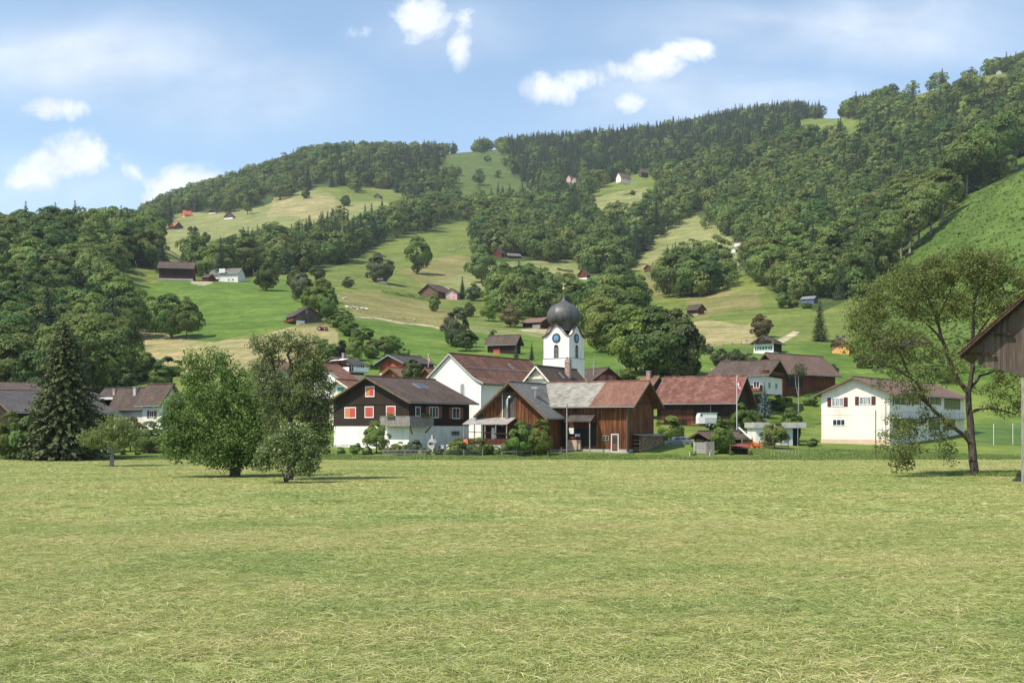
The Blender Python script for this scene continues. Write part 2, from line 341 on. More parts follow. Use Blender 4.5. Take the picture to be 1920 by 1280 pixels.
# meadow colours (mown, lush, grazed ...) and where each parcel lies on the ground
GREEN, TAN, PALE, PAST, LUSH, DIRT, WOODF, BRUSH = (.145, .178, .048), (.290, .255, .130), (.215, .225, .095), (.200, .185, .075), (.105, .168, .034), (.42, .36, .26), (.062, .088, .030), (.085, .135, .030)
MEADOWS = [
 ([(240, 535), (270, 512), (360, 520), (560, 524), (620, 540), (655, 590), (600, 607), (520, 617), (400, 642), (330, 640), (240, 600)], LUSH),
 ([(225, 585), (300, 622), (400, 642), (480, 632), (560, 606), (610, 608), (640, 620), (650, 632), (628, 650), (585, 670), (480, 690), (420, 704), (320, 700), (250, 640)], TAN),
 ([(625, 590), (676, 590), (760, 606), (880, 612), (1020, 636), (1150, 650), (1175, 700), (1175, 735), (590, 740), (640, 660)], LUSH),
 ([(560, 530), (640, 500), (720, 470), (745, 445), (800, 430), (875, 415), (900, 440), (900, 500), (920, 540), (905, 590), (960, 625), (700, 605), (640, 590), (600, 560)], GREEN),
 ([(628, 547), (700, 548), (790, 566), (860, 590), (850, 612), (760, 605), (668, 592)], PAST),
 ([(745, 510), (830, 482), (890, 480), (890, 520), (800, 535)], PAST),
 ([(785, 538), (880, 512), (960, 488), (1080, 488), (1090, 512), (950, 538), (840, 550)], PALE),
 ([(880, 614), (1030, 618), (1030, 633), (880, 622)], PALE),
 ([(290, 424), (330, 402), (480, 392), (560, 358), (600, 350), (700, 352), (765, 366), (785, 395), (700, 424), (640, 440), (560, 450), (470, 480), (440, 512), (292, 514)], PALE),
 ([(590, 350), (690, 352), (765, 368), (760, 382), (640, 378)], GREEN),
 ([(515, 370), (625, 372), (650, 392), (600, 410), (500, 405)], TAN),
 ([(838, 388), (850, 345), (822, 318), (834, 292), (872, 280), (930, 279), (958, 292), (962, 330), (990, 352), (1004, 388), (930, 378), (880, 392)], (.088, .125, .038)),
 ([(1105, 395), (1110, 352), (1200, 325), (1235, 318), (1228, 380), (1215, 420), (1110, 430)], GREEN),
 ([(1110, 372), (1215, 350), (1215, 395), (1110, 400)], PALE),
 ([(1250, 312), (1335, 293), (1340, 310), (1260, 330)], PALE),
 ([(1190, 505), (1220, 455), (1255, 420), (1300, 402), (1345, 425), (1380, 450), (1385, 500), (1420, 530), (1405, 560), (1340, 545), (1260, 520)], PALE),
 ([(1175, 560), (1200, 520), (1240, 520), (1400, 510), (1440, 545), (1530, 585), (1640, 590), (1640, 700), (1500, 720), (1290, 700), (1180, 640), (1060, 610), (1060, 530), (1110, 520)], GREEN),
 ([(1285, 560), (1340, 545), (1420, 545), (1430, 575), (1350, 590), (1290, 588)], PAST),
 ([(1180, 520), (1235, 520), (1245, 560), (1185, 556)], PAST),
 ([(1270, 610), (1320, 600), (1420, 610), (1425, 640), (1300, 655)], TAN),
 ([(1300, 655), (1640, 640), (1800, 650), (1960, 640), (1960, 815), (1300, 815)], LUSH),
 ([(1480, 226), (1560, 216), (1630, 232), (1615, 262), (1490, 258)], GREEN),
 ([(1660, 195), (1700, 180), (1760, 160), (1800, 152), (1880, 134), (1890, 150), (1800, 185), (1740, 200), (1670, 210)], GREEN),
 ([(1770, 198), (1815, 186), (1815, 206), (1775, 216)], GREEN),
 ([(1600, 640), (1630, 546), (1682, 471), (1782, 393), (1880, 315), (1990, 265), (2300, 166), (2300, 700), (1640, 700)], BRUSH),
 ([(255, 506), (300, 506), (300, 530), (250, 540)], GREEN),
 ([(1452, 643), (1466, 632), (1486, 620), (1500, 622), (1480, 637), (1464, 648)], DIRT), ([(668, 592), (720, 599), (800, 609), (880, 618), (880, 622), (800, 612.5), (720, 602), (668, 594.5)], DIRT),
 ([(358, 526), (396, 527.5), (400, 532), (384, 536), (360, 531)], DIRT), ([(1300, 591), (1326, 589), (1330, 595), (1304, 597)], PAST), ([(975, 617), (1034, 617), (1030, 624), (980, 623)], DIRT), ([(540, 610), (604, 606), (600, 613), (560, 616)], PAST)]
CLEAR = [m for m in MEADOWS]
# the big wooded region: everything above this line that is not a clearing
WOODS = [(-900, 765), (0, 765), (170, 765), (215, 735), (228, 690), (236, 645), (234, 590), (214, 545), (234, 512), (300, 505), (372, 520), (560, 512), (640, 497), (730, 452), (875, 420), (885, 478), (1000, 505), (1060, 500), (1105, 520),
         (1200, 500), (1300, 480), (1380, 520), (1420, 540), (1470, 575), (1540, 585), (1630, 545), (1682, 470), (1782, 392), (1880, 314), (1990, 264), (2300, 165), (3000, 100), (3000, -100), (2300, 40), (1900, 126), (1600, 195), (1400, 205), (1000, 250), (640, 270), (300, 370), (-900, 360)]
def make_ground():
    cols = np.unique(np.concatenate([np.arange(-1600, -80, 40), np.arange(-80, 2001, 4), np.arange(2000, 3201, 40)])).astype(float)
    rows = np.exp(np.linspace(math.log(135), math.log(3200), 520))
    P, Yg = np.meshgrid(cols, rows); py = gpy(P, Yg); X = (P-CX)/F*Yg; Z = H+(HY-py)/F*Yg
    nr, nc = P.shape
    V = np.stack([X, Yg, Z], -1).reshape(-1, 3); idx = np.arange(nr*nc).reshape(nr, nc)
    Q = np.stack([idx[:-1, :-1], idx[:-1, 1:], idx[1:, 1:], idx[1:, :-1]], -1).reshape(-1, 4)
    c = np.empty((nr*nc, 4)); c[:] = (*GREEN, 1); x = P.ravel(); y = py.ravel()
    wob = 3*np.sin(x/17+y/9)+2*np.sin(y/5-x/23); y2 = y+wob*.5
    c[inpoly(x, y, WOODS), :3] = WOODF
    for poly, colr in MEADOWS: c[inpoly(x, y2, poly), :3] = colr
    c[(Yg.ravel() < 250) & (y > 700), :3] = (.135, .185, .042)
    me = npmesh('hills', V, Q, [ground_mat('hill_grass', True)])
    a = me.color_attributes.new('parcel', 'FLOAT_COLOR', 'POINT'); a.data.foreach_set('color', c.astype(np.float32).ravel())
    me.polygons.foreach_set('use_smooth', np.ones(len(Q), bool))
    o = link('hills', me); o['kind'] = 'structure'
    # the flat mown field in front, reaching well behind and beside the viewer
    mb = MB(); xs = [-700, -300, -120, 0, 120, 300, 700]; ys = [-500, -100, 0, 30, 60, 100, 143]
    for j in ys:
        for i in xs: mb.v.append((i, j, 0))
    w = len(xs)
    for j in range(len(ys)-1):
        for i in range(w-1): mb.f.append((j*w+i, j*w+i+1, (j+1)*w+i+1, (j+1)*w+i)); mb.m.append(0)
    f = mb.build('field', ground_mat('mown_grass', False)); f['kind'] = 'structure'
def ground_mat(name, hills):
    m = bpy.data.materials.new(name); nt = nodes(m)
    p = N(nt, 'ShaderNodeBsdfPrincipled', i_Roughness=.9); p.inputs['Specular IOR Level'].default_value = .1
    o = N(nt, 'ShaderNodeOutputMaterial'); L(nt, p.outputs[0], o.inputs[0])
    tc = N(nt, 'ShaderNodeTexCoord')
    def noise(scale, detail, vec=None, sc=None):
        n = N(nt, 'ShaderNodeTexNoise', i_Scale=scale, i_Detail=detail)
        if sc:
            mp = N(nt, 'ShaderNodeMapping'); mp.inputs['Scale'].default_value = sc; L(nt, tc.outputs['Object'], mp.inputs[0]); L(nt, mp.outputs[0], n.inputs[0])
        else: L(nt, tc.outputs['Object'], n.inputs[0])
        return n.outputs[0]
    def mixm(a, b, f, mode='MULTIPLY'):
        x = N(nt, 'ShaderNodeMix', data_type='RGBA', blend_type=mode); x.inputs[0].default_value = f
        L(nt, a, x.inputs[6]); L(nt, b, x.inputs[7]); return x.outputs[2]
    if hills:
        at_ = N(nt, 'ShaderNodeAttribute', attribute_name='parcel'); col = at_.outputs['Color']
        n1 = ramp(nt, noise(.035, 6), [(.3, (.72, .80, .70)), (.7, (1.25, 1.18, 1.2))]); col = mixm(col, n1, 1)
        n2 = ramp(nt, noise(.6, 4, sc=(1, .35, .3)), [(.3, (.82, .86, .8)), (.7, (1.18, 1.14, 1.15))]); col = mixm(col, n2, 1)
        n3 = ramp(nt, noise(.06, 4, sc=(.4, .4, 9)), [(.35, (.80, .86, .80)), (.55, (1.06, 1.04, 1.04))]); col = mixm(col, n3, 1)
        n4 = ramp(nt, noise(.16, 5, sc=(1, 1, .6)), [(.36, (.80, .88, .78)), (.5, (1, 1, 1)), (.66, (1.2, 1.12, 1.12))]); col = mixm(col, n4, 1)
        bh = noise(.9, 5); bs, bd = .5, .35
    else:
        n1 = ramp(nt, noise(.05, 5), [(.3, (.262, .305, .106)), (.7, (.305, .322, .126))])
        n2 = ramp(nt, noise(2.2, 6, sc=(.6, 1.6, 1)), [(.3, (.6, .7, .55)), (.5, (1, 1, 1)), (.7, (1.25, 1.2, 1.25))]); col = mixm(n1, n2, 1)
        n3 = ramp(nt, noise(.35, 4), [(.3, (.84, .92, .8)), (.7, (1.12, 1.06, 1.12))]); col = mixm(col, n3, 1)
        bh = noise(6, 6, sc=(.7, 1.3, 1)); bs, bd = .8, .12
    L(nt, col, p.inputs[0])
    b = N(nt, 'ShaderNodeBump', i_Strength=bs, i_Distance=bd); L(nt, bh, b.inputs['Height']); L(nt, b.outputs[0], p.inputs['Normal'])
    return m
make_ground()
# ------------------------------------------------------------------ foliage
def unit(a): return a/np.maximum(np.linalg.norm(a, axis=-1, keepdims=True), 1e-9)
def rdir(rng, n): return unit(rng.normal(size=(n, 3)))
def leaf_quads(rng, P, Nn, size, asp=.62):
    """one leaf-cluster rhombus per point, facing Nn"""
    n = len(P); T = unit(np.cross(Nn, rdir(rng, n))); B = np.cross(Nn, T); s = np.asarray(size).reshape(-1, 1)
    V = np.stack([P-T*s, P+B*s*asp+T*s*.1, P+T*s, P-B*s*asp+T*s*.1], 1).reshape(-1, 3)
    return V, np.arange(4*n).reshape(-1, 4)
def cones(A, B, ra, rb, k=5):
    """tapered stubs from A to B as quads"""
    A = np.asarray(A, float); B = np.asarray(B, float); n = len(A); d = unit(B-A)
    up = np.where(np.abs(d[:, 2:3]) < .9, np.array([[0, 0, 1.]]), np.array([[1., 0, 0]])); x = unit(np.cross(d, up)); y = np.cross(x, d)
    t = np.arange(k)*2*np.pi/k; ring = x[:, None]*np.cos(t)[None, :, None]+y[:, None]*np.sin(t)[None, :, None]
    V = np.concatenate([A[:, None]+ring*np.reshape(ra, (-1, 1, 1)), B[:, None]+ring*np.reshape(rb, (-1, 1, 1))], 1)
    j = np.arange(k); q = np.stack([j, (j+1) % k, (j+1) % k+k, j+k], -1)
    Q = (np.arange(n)*2*k)[:, None, None]+q[None]
    return V.reshape(-1, 3), Q.reshape(-1, 4)
def join(parts):
    Vs, Qs, M, o = [], [], [], 0
    for V, Q, m in parts:
        Vs.append(V); Qs.append(Q+o); M.append(np.full(len(Q), m)); o += len(V)
    return np.concatenate(Vs), np.concatenate(Qs), np.concatenate(M)

def crown_leaves(rng, nclump, rc, nleaf, size, shape=(.36, .36, .40), zc=.58, h=1.0, top=1.0):
    """leaf clusters on bulging clumps spread through an egg-shaped crown of a tree 1 m tall"""
    d = rdir(rng, nclump); rad = rng.uniform(.35, 1.0, nclump)**.5
    C = d*rad[:, None]*np.array(shape)
    C[:, :2] *= (1-.35*np.clip(C[:, 2:3]/shape[2], -.2, 1)*top); C[:, :2] += rng.normal(size=(nclump, 2))*.03
    C[:, 2] += zc; R_ = rc*rng.uniform(.6, 1.35, nclump)
    wts = R_**2; k = rng.choice(nclump, nleaf, p=wts/wts.sum())
    out = unit(C[k]-np.array([0, 0, zc-.1])); dd = unit(rdir(rng, nleaf)+out*.75+np.array([0, 0, .35]))
    P = C[k]+dd*(R_[k]*rng.uniform(.72, 1.06, nleaf))[:, None]*np.array([1, 1, .8])
    Nn = unit(dd*.6+out*.45+rdir(rng, nleaf)*.42)
    return (*leaf_quads(rng, P, Nn, size*rng.uniform(.6, 1.3, nleaf)), C)
def broadleaf(seed, nleaf, size, nc=(36, 48), **kw):
    rng = np.random.default_rng(seed); V, Q, C = crown_leaves(rng, rng.integers(*nc), .140, nleaf, size, **kw)
    top = np.array([rng.normal()*.02, rng.normal()*.02, .72]); tr = np.linspace(0, 1, 7)[:, None]*top
    tr[1:, :2] += rng.normal(size=(6, 2))*.012
    rr = .024*(1-np.linspace(0, 1, 7)*.75); rr[0] *= 1.35
    a, b, ra, rb = [*tr[:-1]], [*tr[1:]], [*rr[:-1]], [*rr[1:]]
    for c in C[::2]:
        s = tr[min(5, max(2, int(c[2]*5.5)))]; m = (s+c)/2+np.array([0, 0, -.02])
        a += [s, m]; b += [m, c]; ra += [.010, .006]; rb += [.006, .002]
    tv, tq = cones(a, b, np.array(ra), np.array(rb)); return (tv, tq), (V, Q)
def conifer(seed, whorls, perb, size, spread=.19, base=.06, droop=.25, prof=.82, nbk=1.0):
    rng = np.random.default_rng(seed); P, Nn, S, A, B = [], [], [], [], []
    for i in range(whorls):
        f = i/(whorls-1); z = base+(1-base)*f*.985; Lr = spread*(1-f)**prof*rng.uniform(.85, 1.12)+.006; nb = max(4, int((9*(1-f)+4)*nbk))
        ph = rng.uniform(0, 6.28)
        for j in range(nb):
            t = ph+2*math.pi*j/nb+rng.normal()*.15; l = Lr*rng.uniform(.75, 1.15); d = np.array([math.cos(t), math.sin(t), 0])
            k = max(2, int(perb*(l/spread)+1.5)); u = (np.arange(k)+rng.uniform(.2, 1, k))/k
            p = np.array([0, 0, z])+d*(u*l)[:, None]; p[:, 2] += -droop*l*u**1.4+.10*l*u**3
            P.append(p+rng.normal(size=(k, 3))*.006); nn = np.array([d[0]*.5, d[1]*.5, .8])+rng.normal(size=(k, 3))*.45; Nn.append(unit(nn)); S.append(size*(1.15-.5*u)*(1.1-.45*f)*rng.uniform(.7, 1.2, k))
            if i % 2 == 0: A.append([0, 0, z]); B.append(p[-1])
    V, Q = leaf_quads(rng, np.concatenate(P), np.concatenate(Nn), np.concatenate(S), .5)
    A = [[0, 0, 0], [0, 0, .5]]+A; B = [[0, 0, .5], [0, 0, .98]]+B; n = len(A)-2
    tv, tq = cones(A, B, np.array([.016, .009]+[.003]*n), np.array([.009, .001]+[.001]*n)); return (tv, tq), (V, Q)
def shrub(seed, nleaf, size):
    rng = np.random.default_rng(seed); V, Q, C = crown_leaves(rng, 20, .2, nleaf, size, shape=(.5, .5, .42), zc=.5, top=.5)
    a = [[0, 0, 0]]*10; b = [c for c in C[:10]]; tv, tq = cones(a, b, np.full(10, .018), np.full(10, .004)); return (tv, tq), (V, Q)
PROTO = {}
def proto(kind, k, tr, lf, lmat, bmat=None):
    (tv, tq), (lv, lq) = tr, lf; bm = bmat or bark
    V, Q, M = join([(lv, lq, 0), (tv, tq, 1)])
    PROTO.setdefault(kind, []).append(dict(trunk=npmesh('trunk', tv, tq, [bm]), crown=npmesh('crown', lv, lq, [lmat]), whole=npmesh(kind, V, Q, [lmat, bm], M)))
SHP = [dict(shape=(.33, .35, .44), zc=.52), dict(shape=(.38, .36, .43), zc=.53), dict(shape=(.29, .30, .45), zc=.51), dict(shape=(.40, .38, .41), zc=.54), dict(shape=(.35, .33, .44), zc=.52, top=.6), dict(shape=(.36, .40, .42), zc=.53, top=1.2)]
for i, kw in enumerate(SHP):
    proto('wood_lo', i, *broadleaf(10+i, 1000, .042, **kw), leaf_wood)
    proto('wood_hi', i, *broadleaf(30+i, 5200, .025, **kw), leaf_wood)
for i in range(4):
    proto('fir_lo', i, *conifer(50+i, 22, 5, .048, spread=.19+.025*i), leaf_conifer)
    proto('fir_hi', i, *conifer(60+i, 36, 10, .028, spread=.19+.025*i), leaf_conifer)
for i in range(3):   # tall beeches at the edge of the wood with long bare stems
    proto('tall', i, *broadleaf(80+i, 2600, .026, shape=(.24, .24, .27), zc=.72), leaf_wood, bark_pale)
for nm, lm in (('orchard', leaf_orchard), ('copper', leaf_copper), ('grey', leaf_grey), ('yellow', leaf_yellow), ('lush', leaf_lush), ('purple', leaf_purple)):
    for i, kw in enumerate([dict(shape=(.42, .40, .41), zc=.55), dict(shape=(.37, .40, .42), zc=.55), dict(shape=(.35, .35, .44), zc=.52)]):
        proto(nm, i, *broadleaf(100+i, 6600, .029, nc=(56, 68), **kw), lm)
for nm, lm in (('shrub', leaf_wood), ('shrub_lush', leaf_lush), ('shrub_grey', leaf_grey), ('shrub_yellow', leaf_yellow), ('shrub_elder', leaf_elder)):
    for i in range(2): proto(nm, i, *shrub(130+i, 2600, .055), lm)
for i in range(2):
    proto('spruce', i, *conifer(150+i, 40, 11, .026, spread=.21+.02*i), leaf_spruce)
    proto('blue', i, *conifer(155+i, 26, 10, .038, spread=.30, droop=.05), leaf_blue)
    proto('column', i, *conifer(160+i, 34, 7, .034, spread=.17, droop=-.5), leaf_conifer)
    proto('pine', i, *broadleaf(165+i, 6600, .030, nc=(56, 68), shape=(.40, .40, .46), zc=.53), leaf_spruce)

NTREE = 0
def plant(kind, loc, h, label, cat='tree', group=None, wide=1.0, parts=True, name=None, rng=random):
    global NTREE
    P = PROTO[kind]; p = P[NTREE % len(P)]; NTREE += 1
    nm = name or ('spruce_tree' if kind in ('fir_lo', 'fir_hi', 'spruce', 'blue') else 'broadleaf_tree')
    rz = rng.uniform(0, 6.28); s = (h*wide*rng.uniform(.95, 1.08), h*wide, h)
    sh = cat == 'shrub'
    if parts:
        o = empty(nm, loc, rz); o.scale = s
        link('stems' if sh else 'trunk', p['trunk'], o); link('foliage' if sh else 'crown', p['crown'], o)
    else:
        o = link(nm, p['whole'], None, loc); o.rotation_euler = (0, 0, rz); o.scale = s
    return tag(o, label, cat, group)

# ------------------------------------------------------------------ the woods on the hills
def scatter_woods():
    rng = np.random.default_rng(11); pts = []
    for (ya, yb, sp) in ((170, 500, 7.4), (500, 1000, 10.2), (1000, 2600, 13.6)):
        ys = np.arange(ya, yb, sp); 
        for y in ys:
            xs = np.arange((-420-CX)/F*y, (2330-CX)/F*y, sp); n = len(xs)
            pts.append(np.stack([xs+rng.uniform(-.42, .42, n)*sp, np.full(n, y)+rng.uniform(-.42, .42, n)*sp], 1))
    XY = np.concatenate(pts); X, Y = XY[:, 0], XY[:, 1]; px = CX+X/Y*F; py = gpy(px, Y)
    qx = px+7*np.sin(py/13+px/31)+5*np.sin(px/9+2)+rng.normal(size=len(px))*3; qy = py+5*np.sin(px/19+1)+4*np.sin(px/7.3+py/11)+rng.normal(size=len(px))*2
    inw = inpoly(qx, qy, WOODS)
    for poly, _ in MEADOWS: inw &= ~inpoly(qx, qy, poly)
    # copses that stand apart in the meadows
    for poly in COPSES: inw |= inpoly(px, py, poly) & (Y < 1000)
    X, Y, px, py = X[inw], Y[inw], px[inw], py[inw]
    nz = np.sin(px/61+1.3)*np.cos(py/37)+np.sin((px+py)/29)*.6
    fir = np.full(len(X), .12)+.30*(nz > .75)
    for poly, f in FIRS: fir = np.where(inpoly(px, py, poly), f, fir)
    isf = rng.uniform(size=len(X)) < fir
    h = np.where(isf, rng.uniform(14, 23, len(X)), rng.uniform(10, 20, len(X)))
    h *= np.where((px < 330) & (Y < 480), .9, 1)*np.where(Y > 550, 1.22, 1)*np.where(Y > 1000, 1.04, 1)*rng.uniform(.82, 1.15, len(X)); hp = h*F/Y
    # keep what can be seen: the tree's top must clear the ground in front of it
    near = np.full(len(X), 1e9)
    for q in np.linspace(.55, .985, 14): near = np.minimum(near, gpy(px, np.maximum(Y*q, 136)))
    vis = (py-hp) < near+6
    for x0, x1, yb in CLEARED:
        Yh = ground((x0+x1)/2, yb).y; vis &= ~((px > x0-.32*hp) & (px < x1+.32*hp) & (py-hp < yb-3) & (Y < Yh+12) & (Y > Yh*.6))
    X, Y, px, py, h, hp, isf = [a[vis] for a in (X, Y, px, py, h, hp, isf)]
    Z = gz(X, Y); inframe = (px > -30) & (px < 1950) & (py-hp < 1000)
    return X, Y, Z, px, py, h, hp, isf, inframe, rng
CLEARED = [(303, 344, 431), (339, 362, 407), (390, 407, 400), (419, 441, 410.5), (922, 978, 483), (1084, 1107, 524), (1207, 1225, 510), (1369, 1398, 470), (1496, 1534, 568), (1154, 1217, 336), (1060, 1084, 339), (1866, 1886, 138), (293, 362, 525), (379, 450, 529), (700, 716, 372), (785, 862, 561)]
COPSES = [[(918, 566), (960, 560), (1040, 566), (1095, 570), (1090, 602), (1030, 606), (960, 598), (925, 592)],
          [(1226, 528), (1290, 505), (1350, 510), (1380, 542), (1300, 562), (1250, 556)],
          [(1100, 560), (1165, 548), (1185, 585), (1190, 640), (1110, 640), (1095, 600)]]
FIRS = [([(640, 330), (830, 280), (830, 380), (760, 385), (680, 365)], .72), ([(950, 300), (960, 250), (1540, 190), (1540, 260), (1340, 300), (1230, 330), (1110, 350), (980, 345)], .82),
        ([(540, 470), (560, 420), (720, 400), (760, 440), (700, 470), (640, 500)], .5), ([(740, 420), (760, 385), (800, 380), (800, 420)], .6), ([(1000, 420), (1000, 370), (1120, 340), (1110, 430)], .5),
        ([(1560, 330), (1640, 250), (1800, 200), (1960, 130), (2000, 240), (1800, 360), (1700, 400)], .35), ([(1380, 560), (1420, 560), (1440, 590), (1390, 590)], .8), ([(1130, 520), (1180, 480), (1200, 560), (1150, 570)], .5)]
def points_stuff(name, X, Y, Z, sc, rot, idx, protos, label, cat='trees'):
    """one object: a cloud of points carrying instances of the prototypes"""
    me = bpy.data.meshes.new(name); me.vertices.add(len(X)); me.vertices.foreach_set('co', np.stack([X, Y, Z], 1).astype(np.float32).ravel())
    for nm, arr, ty in (('sc', sc, 'FLOAT'), ('rot', rot, 'FLOAT'), ('idx', idx, 'INT')):
        a = me.attributes.new(nm, ty, 'POINT'); a.data.foreach_set('value', np.asarray(arr, np.int32 if ty == 'INT' else np.float32))
    o = link(name, me); pc = bpy.data.collections.new(name+'_kinds')
    for k, d in enumerate(protos): pc.objects.link(bpy.data.objects.new('%s_kind_%s' % (name, 'abcdefghijklmnop'[k]), d))
    ng = bpy.data.node_groups.new(name, 'GeometryNodeTree'); ng.is_modifier = True
    ng.interface.new_socket('Geometry', in_out='INPUT', socket_type='NodeSocketGeometry'); ng.interface.new_socket('Geometry', in_out='OUTPUT', socket_type='NodeSocketGeometry')
    gi = ng.nodes.new('NodeGroupInput'); go = ng.nodes.new('NodeGroupOutput')
    ci = ng.nodes.new('GeometryNodeCollectionInfo'); ci.inputs['Collection'].default_value = pc; ci.inputs['Separate Children'].default_value = True; ci.inputs['Reset Children'].default_value = True
    ip = ng.nodes.new('GeometryNodeInstanceOnPoints'); ip.inputs['Pick Instance'].default_value = True
    def na(nm, ty):
        n = ng.nodes.new('GeometryNodeInputNamedAttribute'); n.data_type = ty; n.inputs['Name'].default_value = nm; return [s for s in n.outputs if s.enabled][0]
    cx = ng.nodes.new('ShaderNodeCombineXYZ')
    ng.links.new(na('rot', 'FLOAT'), cx.inputs[2]); ng.links.new(cx.outputs[0], ip.inputs['Rotation']); ng.links.new(na('sc', 'FLOAT'), ip.inputs['Scale'])
    ng.links.new(na('idx', 'INT'), ip.inputs['Instance Index']); ng.links.new(ci.outputs[0], ip.inputs['Instance']); ng.links.new(gi.outputs[0], ip.inputs['Points']); ng.links.new(ip.outputs[0], go.inputs[0])
    md = o.modifiers.new('instances', 'NODES'); md.node_group = ng
    return tag(o, label, cat, kind='stuff')
def zone(px, py, Y):
    if px < 330 and Y < 900: return 'wooded hill at the left edge'
    if Y > 1250: return 'wood along the skyline ridge' if px < 1350 else 'wood on the high right shoulder'
    if px < 905: return 'wood between the left farm and the upper meadow'
    if px < 1340 and Y > 640: return 'wood above the church tower'
    if px < 1130: return 'copse behind the church dome'
    if px < 1205: return 'copse right of the church dome'
    if px < 1400 and Y < 700 and py > 480: return 'copse above the small hay barn'
    return 'wood on the steep right slope'
def make_woods(nb, nf):
    X, Y, Z, px, py, h, hp, isf, inf, rng = scatter_woods()
    single = np.zeros(len(X), bool)
    for flag, cap in ((False, nb), (True, nf)):
        k = np.where((isf == flag) & inf)[0]; k = k[np.argsort(-hp[k])][:cap]; single[k] = True
    for i in np.where(single)[0]:
        z = zone(px[i], py[i], Y[i]); f = bool(isf[i]); big = hp[i] > 44
        kind = ('fir_hi' if f else 'wood_hi') if hp[i] > 50 else ('fir_lo' if f else 'wood_lo')
        plant(kind, (X[i], Y[i], Z[i]-.3), h[i], ('dark conifer in the ' if f else 'broadleaf tree in the ')+z, 'tree', ('conifers of the ' if f else 'broadleaf trees of the ')+z, wide=1.0 if f else rng.uniform(.9, 1.15), parts=bool(big))
    r = ~single
    for flag, nm, kinds, lab in ((False, 'distant_broadleaf_wood', 'wood_lo', 'mass of distant broadleaf trees covering the hillside'), (True, 'distant_conifer_wood', 'fir_lo', 'mass of distant dark conifers covering the hillside')):
        k = r & (isf == flag); ps = [p['whole'] for p in PROTO[kinds]]; n = int(k.sum())
        points_stuff(nm, X[k], Y[k], Z[k]-.3, h[k], rng.uniform(0, 6.28, n), rng.integers(0, len(ps), n), ps, lab)
    print('woods', len(X), 'single', int(single.sum()), 'conifers', int(isf.sum()))
    # brush on the cleared slope at the right
    n = 13000; bx = rng.uniform(1620, 2250, n); by = np.exp(rng.uniform(math.log(220), math.log(640), n)); gp = gpy(bx, by)
    k = inpoly(bx, gp, MEADOWS[24][0]); bx, by, gp = bx[k], by[k], gp[k]; n = len(bx); x = (bx-CX)/F*by
    points_stuff('brush', x, by, gz(x, by)-.2, rng.uniform(.3, .8, n)*np.where(rng.uniform(size=n) < .04, 2, 1), rng.uniform(0, 6.28, n), rng.integers(0, 2, n), [PROTO['shrub_yellow'][0]['whole'], PROTO['shrub_lush'][1]['whole']], 'low bushy scrub covering the cleared slope at the right', 'scrub')
make_woods(230, 280)

# tall bare stems along the edge of the wood above the scrub slope
for i, (x, y, hp) in enumerate([(1612, 545, 80), (1640, 522, 90), (1664, 500, 92), (1690, 480, 95), (1706, 474, 90), (1724, 458, 100), (1745, 440, 95), (1768, 418, 100), (1800, 372, 105), (1812, 366, 110), (1826, 358, 105), (1838, 350, 110), (1848, 344, 105), (1876, 332, 110), (1886, 326, 110), (1905, 318, 112)]):
    g = ground(x, y); plant('tall', (g.x, g.y, g.z-.4), hp*g.y/F, 'tall beech with bare pale stem at the edge of the wood above the scrub', 'tree', 'bare stemmed trees above the scrub slope')

